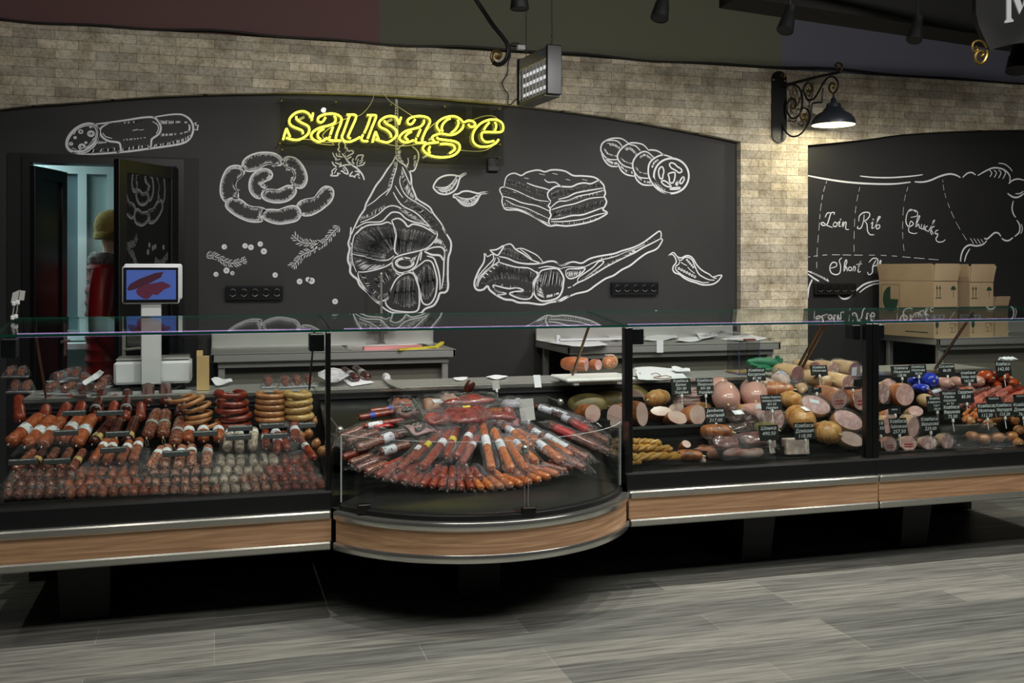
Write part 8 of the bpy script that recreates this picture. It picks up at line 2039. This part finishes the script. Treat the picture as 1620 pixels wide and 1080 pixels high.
def skin(name, verts, edges, radii, m, parent, lv=2, root=0):
    me = bpy.data.meshes.new(name); me.from_pydata([tuple(Vector(v) * K_) for v in verts], edges, []); o = bpy.data.objects.new(name, me); COL.objects.link(o); o.parent = parent
    o.modifiers.new('skin', 'SKIN'); 
    for i, r in enumerate(radii): sv = me.skin_vertices[0].data[i]; sv.radius = (r, r) if not isinstance(r, tuple) else r; sv.use_root = (i == root)
    s = o.modifiers.new('sub', 'SUBSURF'); s.levels = lv; s.render_levels = lv; me.materials.append(m); return o


M_SKIN = mat('skin_tone', (206, 160, 134), .5)
V = [(0, 0, .95), (0, 0, 1.15), (0, 0, 1.38), (0, 0, 1.46), (0, 0, 1.53), (0, -.01, 1.62), (0, 0, 1.70),
     (-.10, 0, .90), (-.10, -.01, .50), (-.10, .02, .08), (-.10, -.12, .04), (.10, 0, .90), (.10, -.01, .50), (.10, .02, .08), (.10, -.12, .04),
     (-.18, 0, 1.40), (-.24, .02, 1.12), (-.22, -.10, .90), (-.22, -.16, .83), (.18, 0, 1.40), (.24, .02, 1.12), (.22, -.10, .90), (.22, -.16, .83)]
E_ = [(0, 1), (1, 2), (2, 3), (3, 4), (4, 5), (5, 6), (0, 7), (7, 8), (8, 9), (9, 10), (0, 11), (11, 12), (12, 13), (13, 14), (2, 15), (15, 16), (16, 17), (17, 18), (2, 19), (19, 20), (20, 21), (21, 22)]
R_ = [.14, .13, .14, .06, .055, .085, .075, .085, .06, .045, .04, .085, .06, .045, .04, .06, .045, .035, .03, .06, .045, .035, .03]
skin('body', V, E_, R_, M_SKIN, pe)
def finger(sx, i):
    a = Vector((sx * .22 + (i - 1.5) * .018, -.17, .82)); return [tuple(a), tuple(a + Vector((0, -.015, -.035))), tuple(a + Vector((0, -.008, -.065)))]
for sx in (-1, 1):
    for i in range(4): skin('finger', finger(sx, i), [(0, 1), (1, 2)], [.009, .008, .007], M_SKIN, pe, 1)
    a = Vector((sx * .19, -.18, .85)); skin('thumb', [tuple(a), tuple(a + Vector((-sx * .02, -.02, -.02))), tuple(a + Vector((-sx * .022, -.03, -.045)))], [(0, 1), (1, 2)], [.010, .009, .008], M_SKIN, pe, 1)
M_RED = mat('red_padding', (150, 16, 18), .45, bump=.3, bscale=9, stretch=(1, 1, 3))
mb = MB()
pr = [(.19, .72)]
z = .72
while z < 1.42:
    q = .205 if z < 1.3 else .19; pr += [(q, z + .02), (q + .012, z + .045), (q, z + .07)]; z += .075
pr += [(.14, 1.47), (.09, 1.50)]
mb.lathe([(r_ * K_, h_ * K_) for r_, h_ in pr], 24, Matrix.Diagonal((1.08, .76, 1, 1)))
for sx in (-1, 1): mb.tube([Vector(q_) * K_ for q_ in ((sx * .17, 0, 1.42), (sx * .22, .01, 1.28), (sx * .25, .02, 1.12), (sx * .235, -.05, .98), (sx * .22, -.11, .89))], [.085 * K_, .08 * K_, .072 * K_, .066 * K_, .055 * K_], 14)
obj('padded_jacket', mb, M_RED, pe)
mb = MB(); random.seed(5)
mb.tube([(.12 * K_ * math.cos(a), .10 * K_ * math.sin(a), 1.50 * K_) for a in [2 * PI * i / 20 for i in range(20)]], .05, 10, closed=True); mb.v = [(x + random.uniform(-.008, .008), y + random.uniform(-.008, .008), z_ + random.uniform(-.008, .008)) for x, y, z_ in mb.v]
obj('fur_collar', mb, mat('grey_fur', (96, 92, 92), .95, noise=((150, 146, 146), 60), bump=.8, bscale=120), pe)
mb = MB(); mb.lathe([(.10 * K_, 1.635 * K_), (.112 * K_, 1.64 * K_), (.114 * K_, 1.67 * K_), (.104 * K_, 1.685 * K_), (.112 * K_, 1.72 * K_), (.104 * K_, 1.77 * K_), (.078 * K_, 1.81 * K_), (.03 * K_, 1.832 * K_), (.001, 1.835 * K_)], 24, ridge=.02, ridx=(1, 2, 3, 4)); obj('knitted_hat', mb, mat('olive_wool', (128, 112, 56), .95, bump=.6, bscale=60), pe)
mb = MB()
for sx in (-1, 1):
    mb.tube([Vector(q_) * K_ for q_ in ((sx * .10, 0, .85), (sx * .105, -.01, .5), (sx * .10, .02, .10))], [.105, .08, .062], 12)
obj('trousers', mb, M_BLACKM, pe)
mb = MB()
for sx in (-1, 1): mb.sphere((sx * .104, -.055, .05), .05, 12, 8, (1, 2.5, .95))
obj('boots', mb, M_BLACK, pe)
mb = MB(); 
for sx in (-1, 1): mb.sphere((sx * .034 * K_, -.082 * K_, 1.625 * K_), .011, 8, 6)
obj('eyes', mb, mat('eye_dark', (40, 30, 24), .3), pe)
mb = MB(); mb.tube([(0, -.085 * K_, 1.635 * K_), (0, -.108 * K_, 1.595 * K_), (0, -.092 * K_, 1.588 * K_)], [.008, .013, .008], 8); mb.tube([(-.022, -.094 * K_, 1.562 * K_), (0, -.098 * K_, 1.56 * K_), (.022, -.094 * K_, 1.562 * K_)], .005, 6)
obj('nose_and_mouth', mb, mat('skin_rose', (190, 130, 112), .5), pe)
hide_unused()
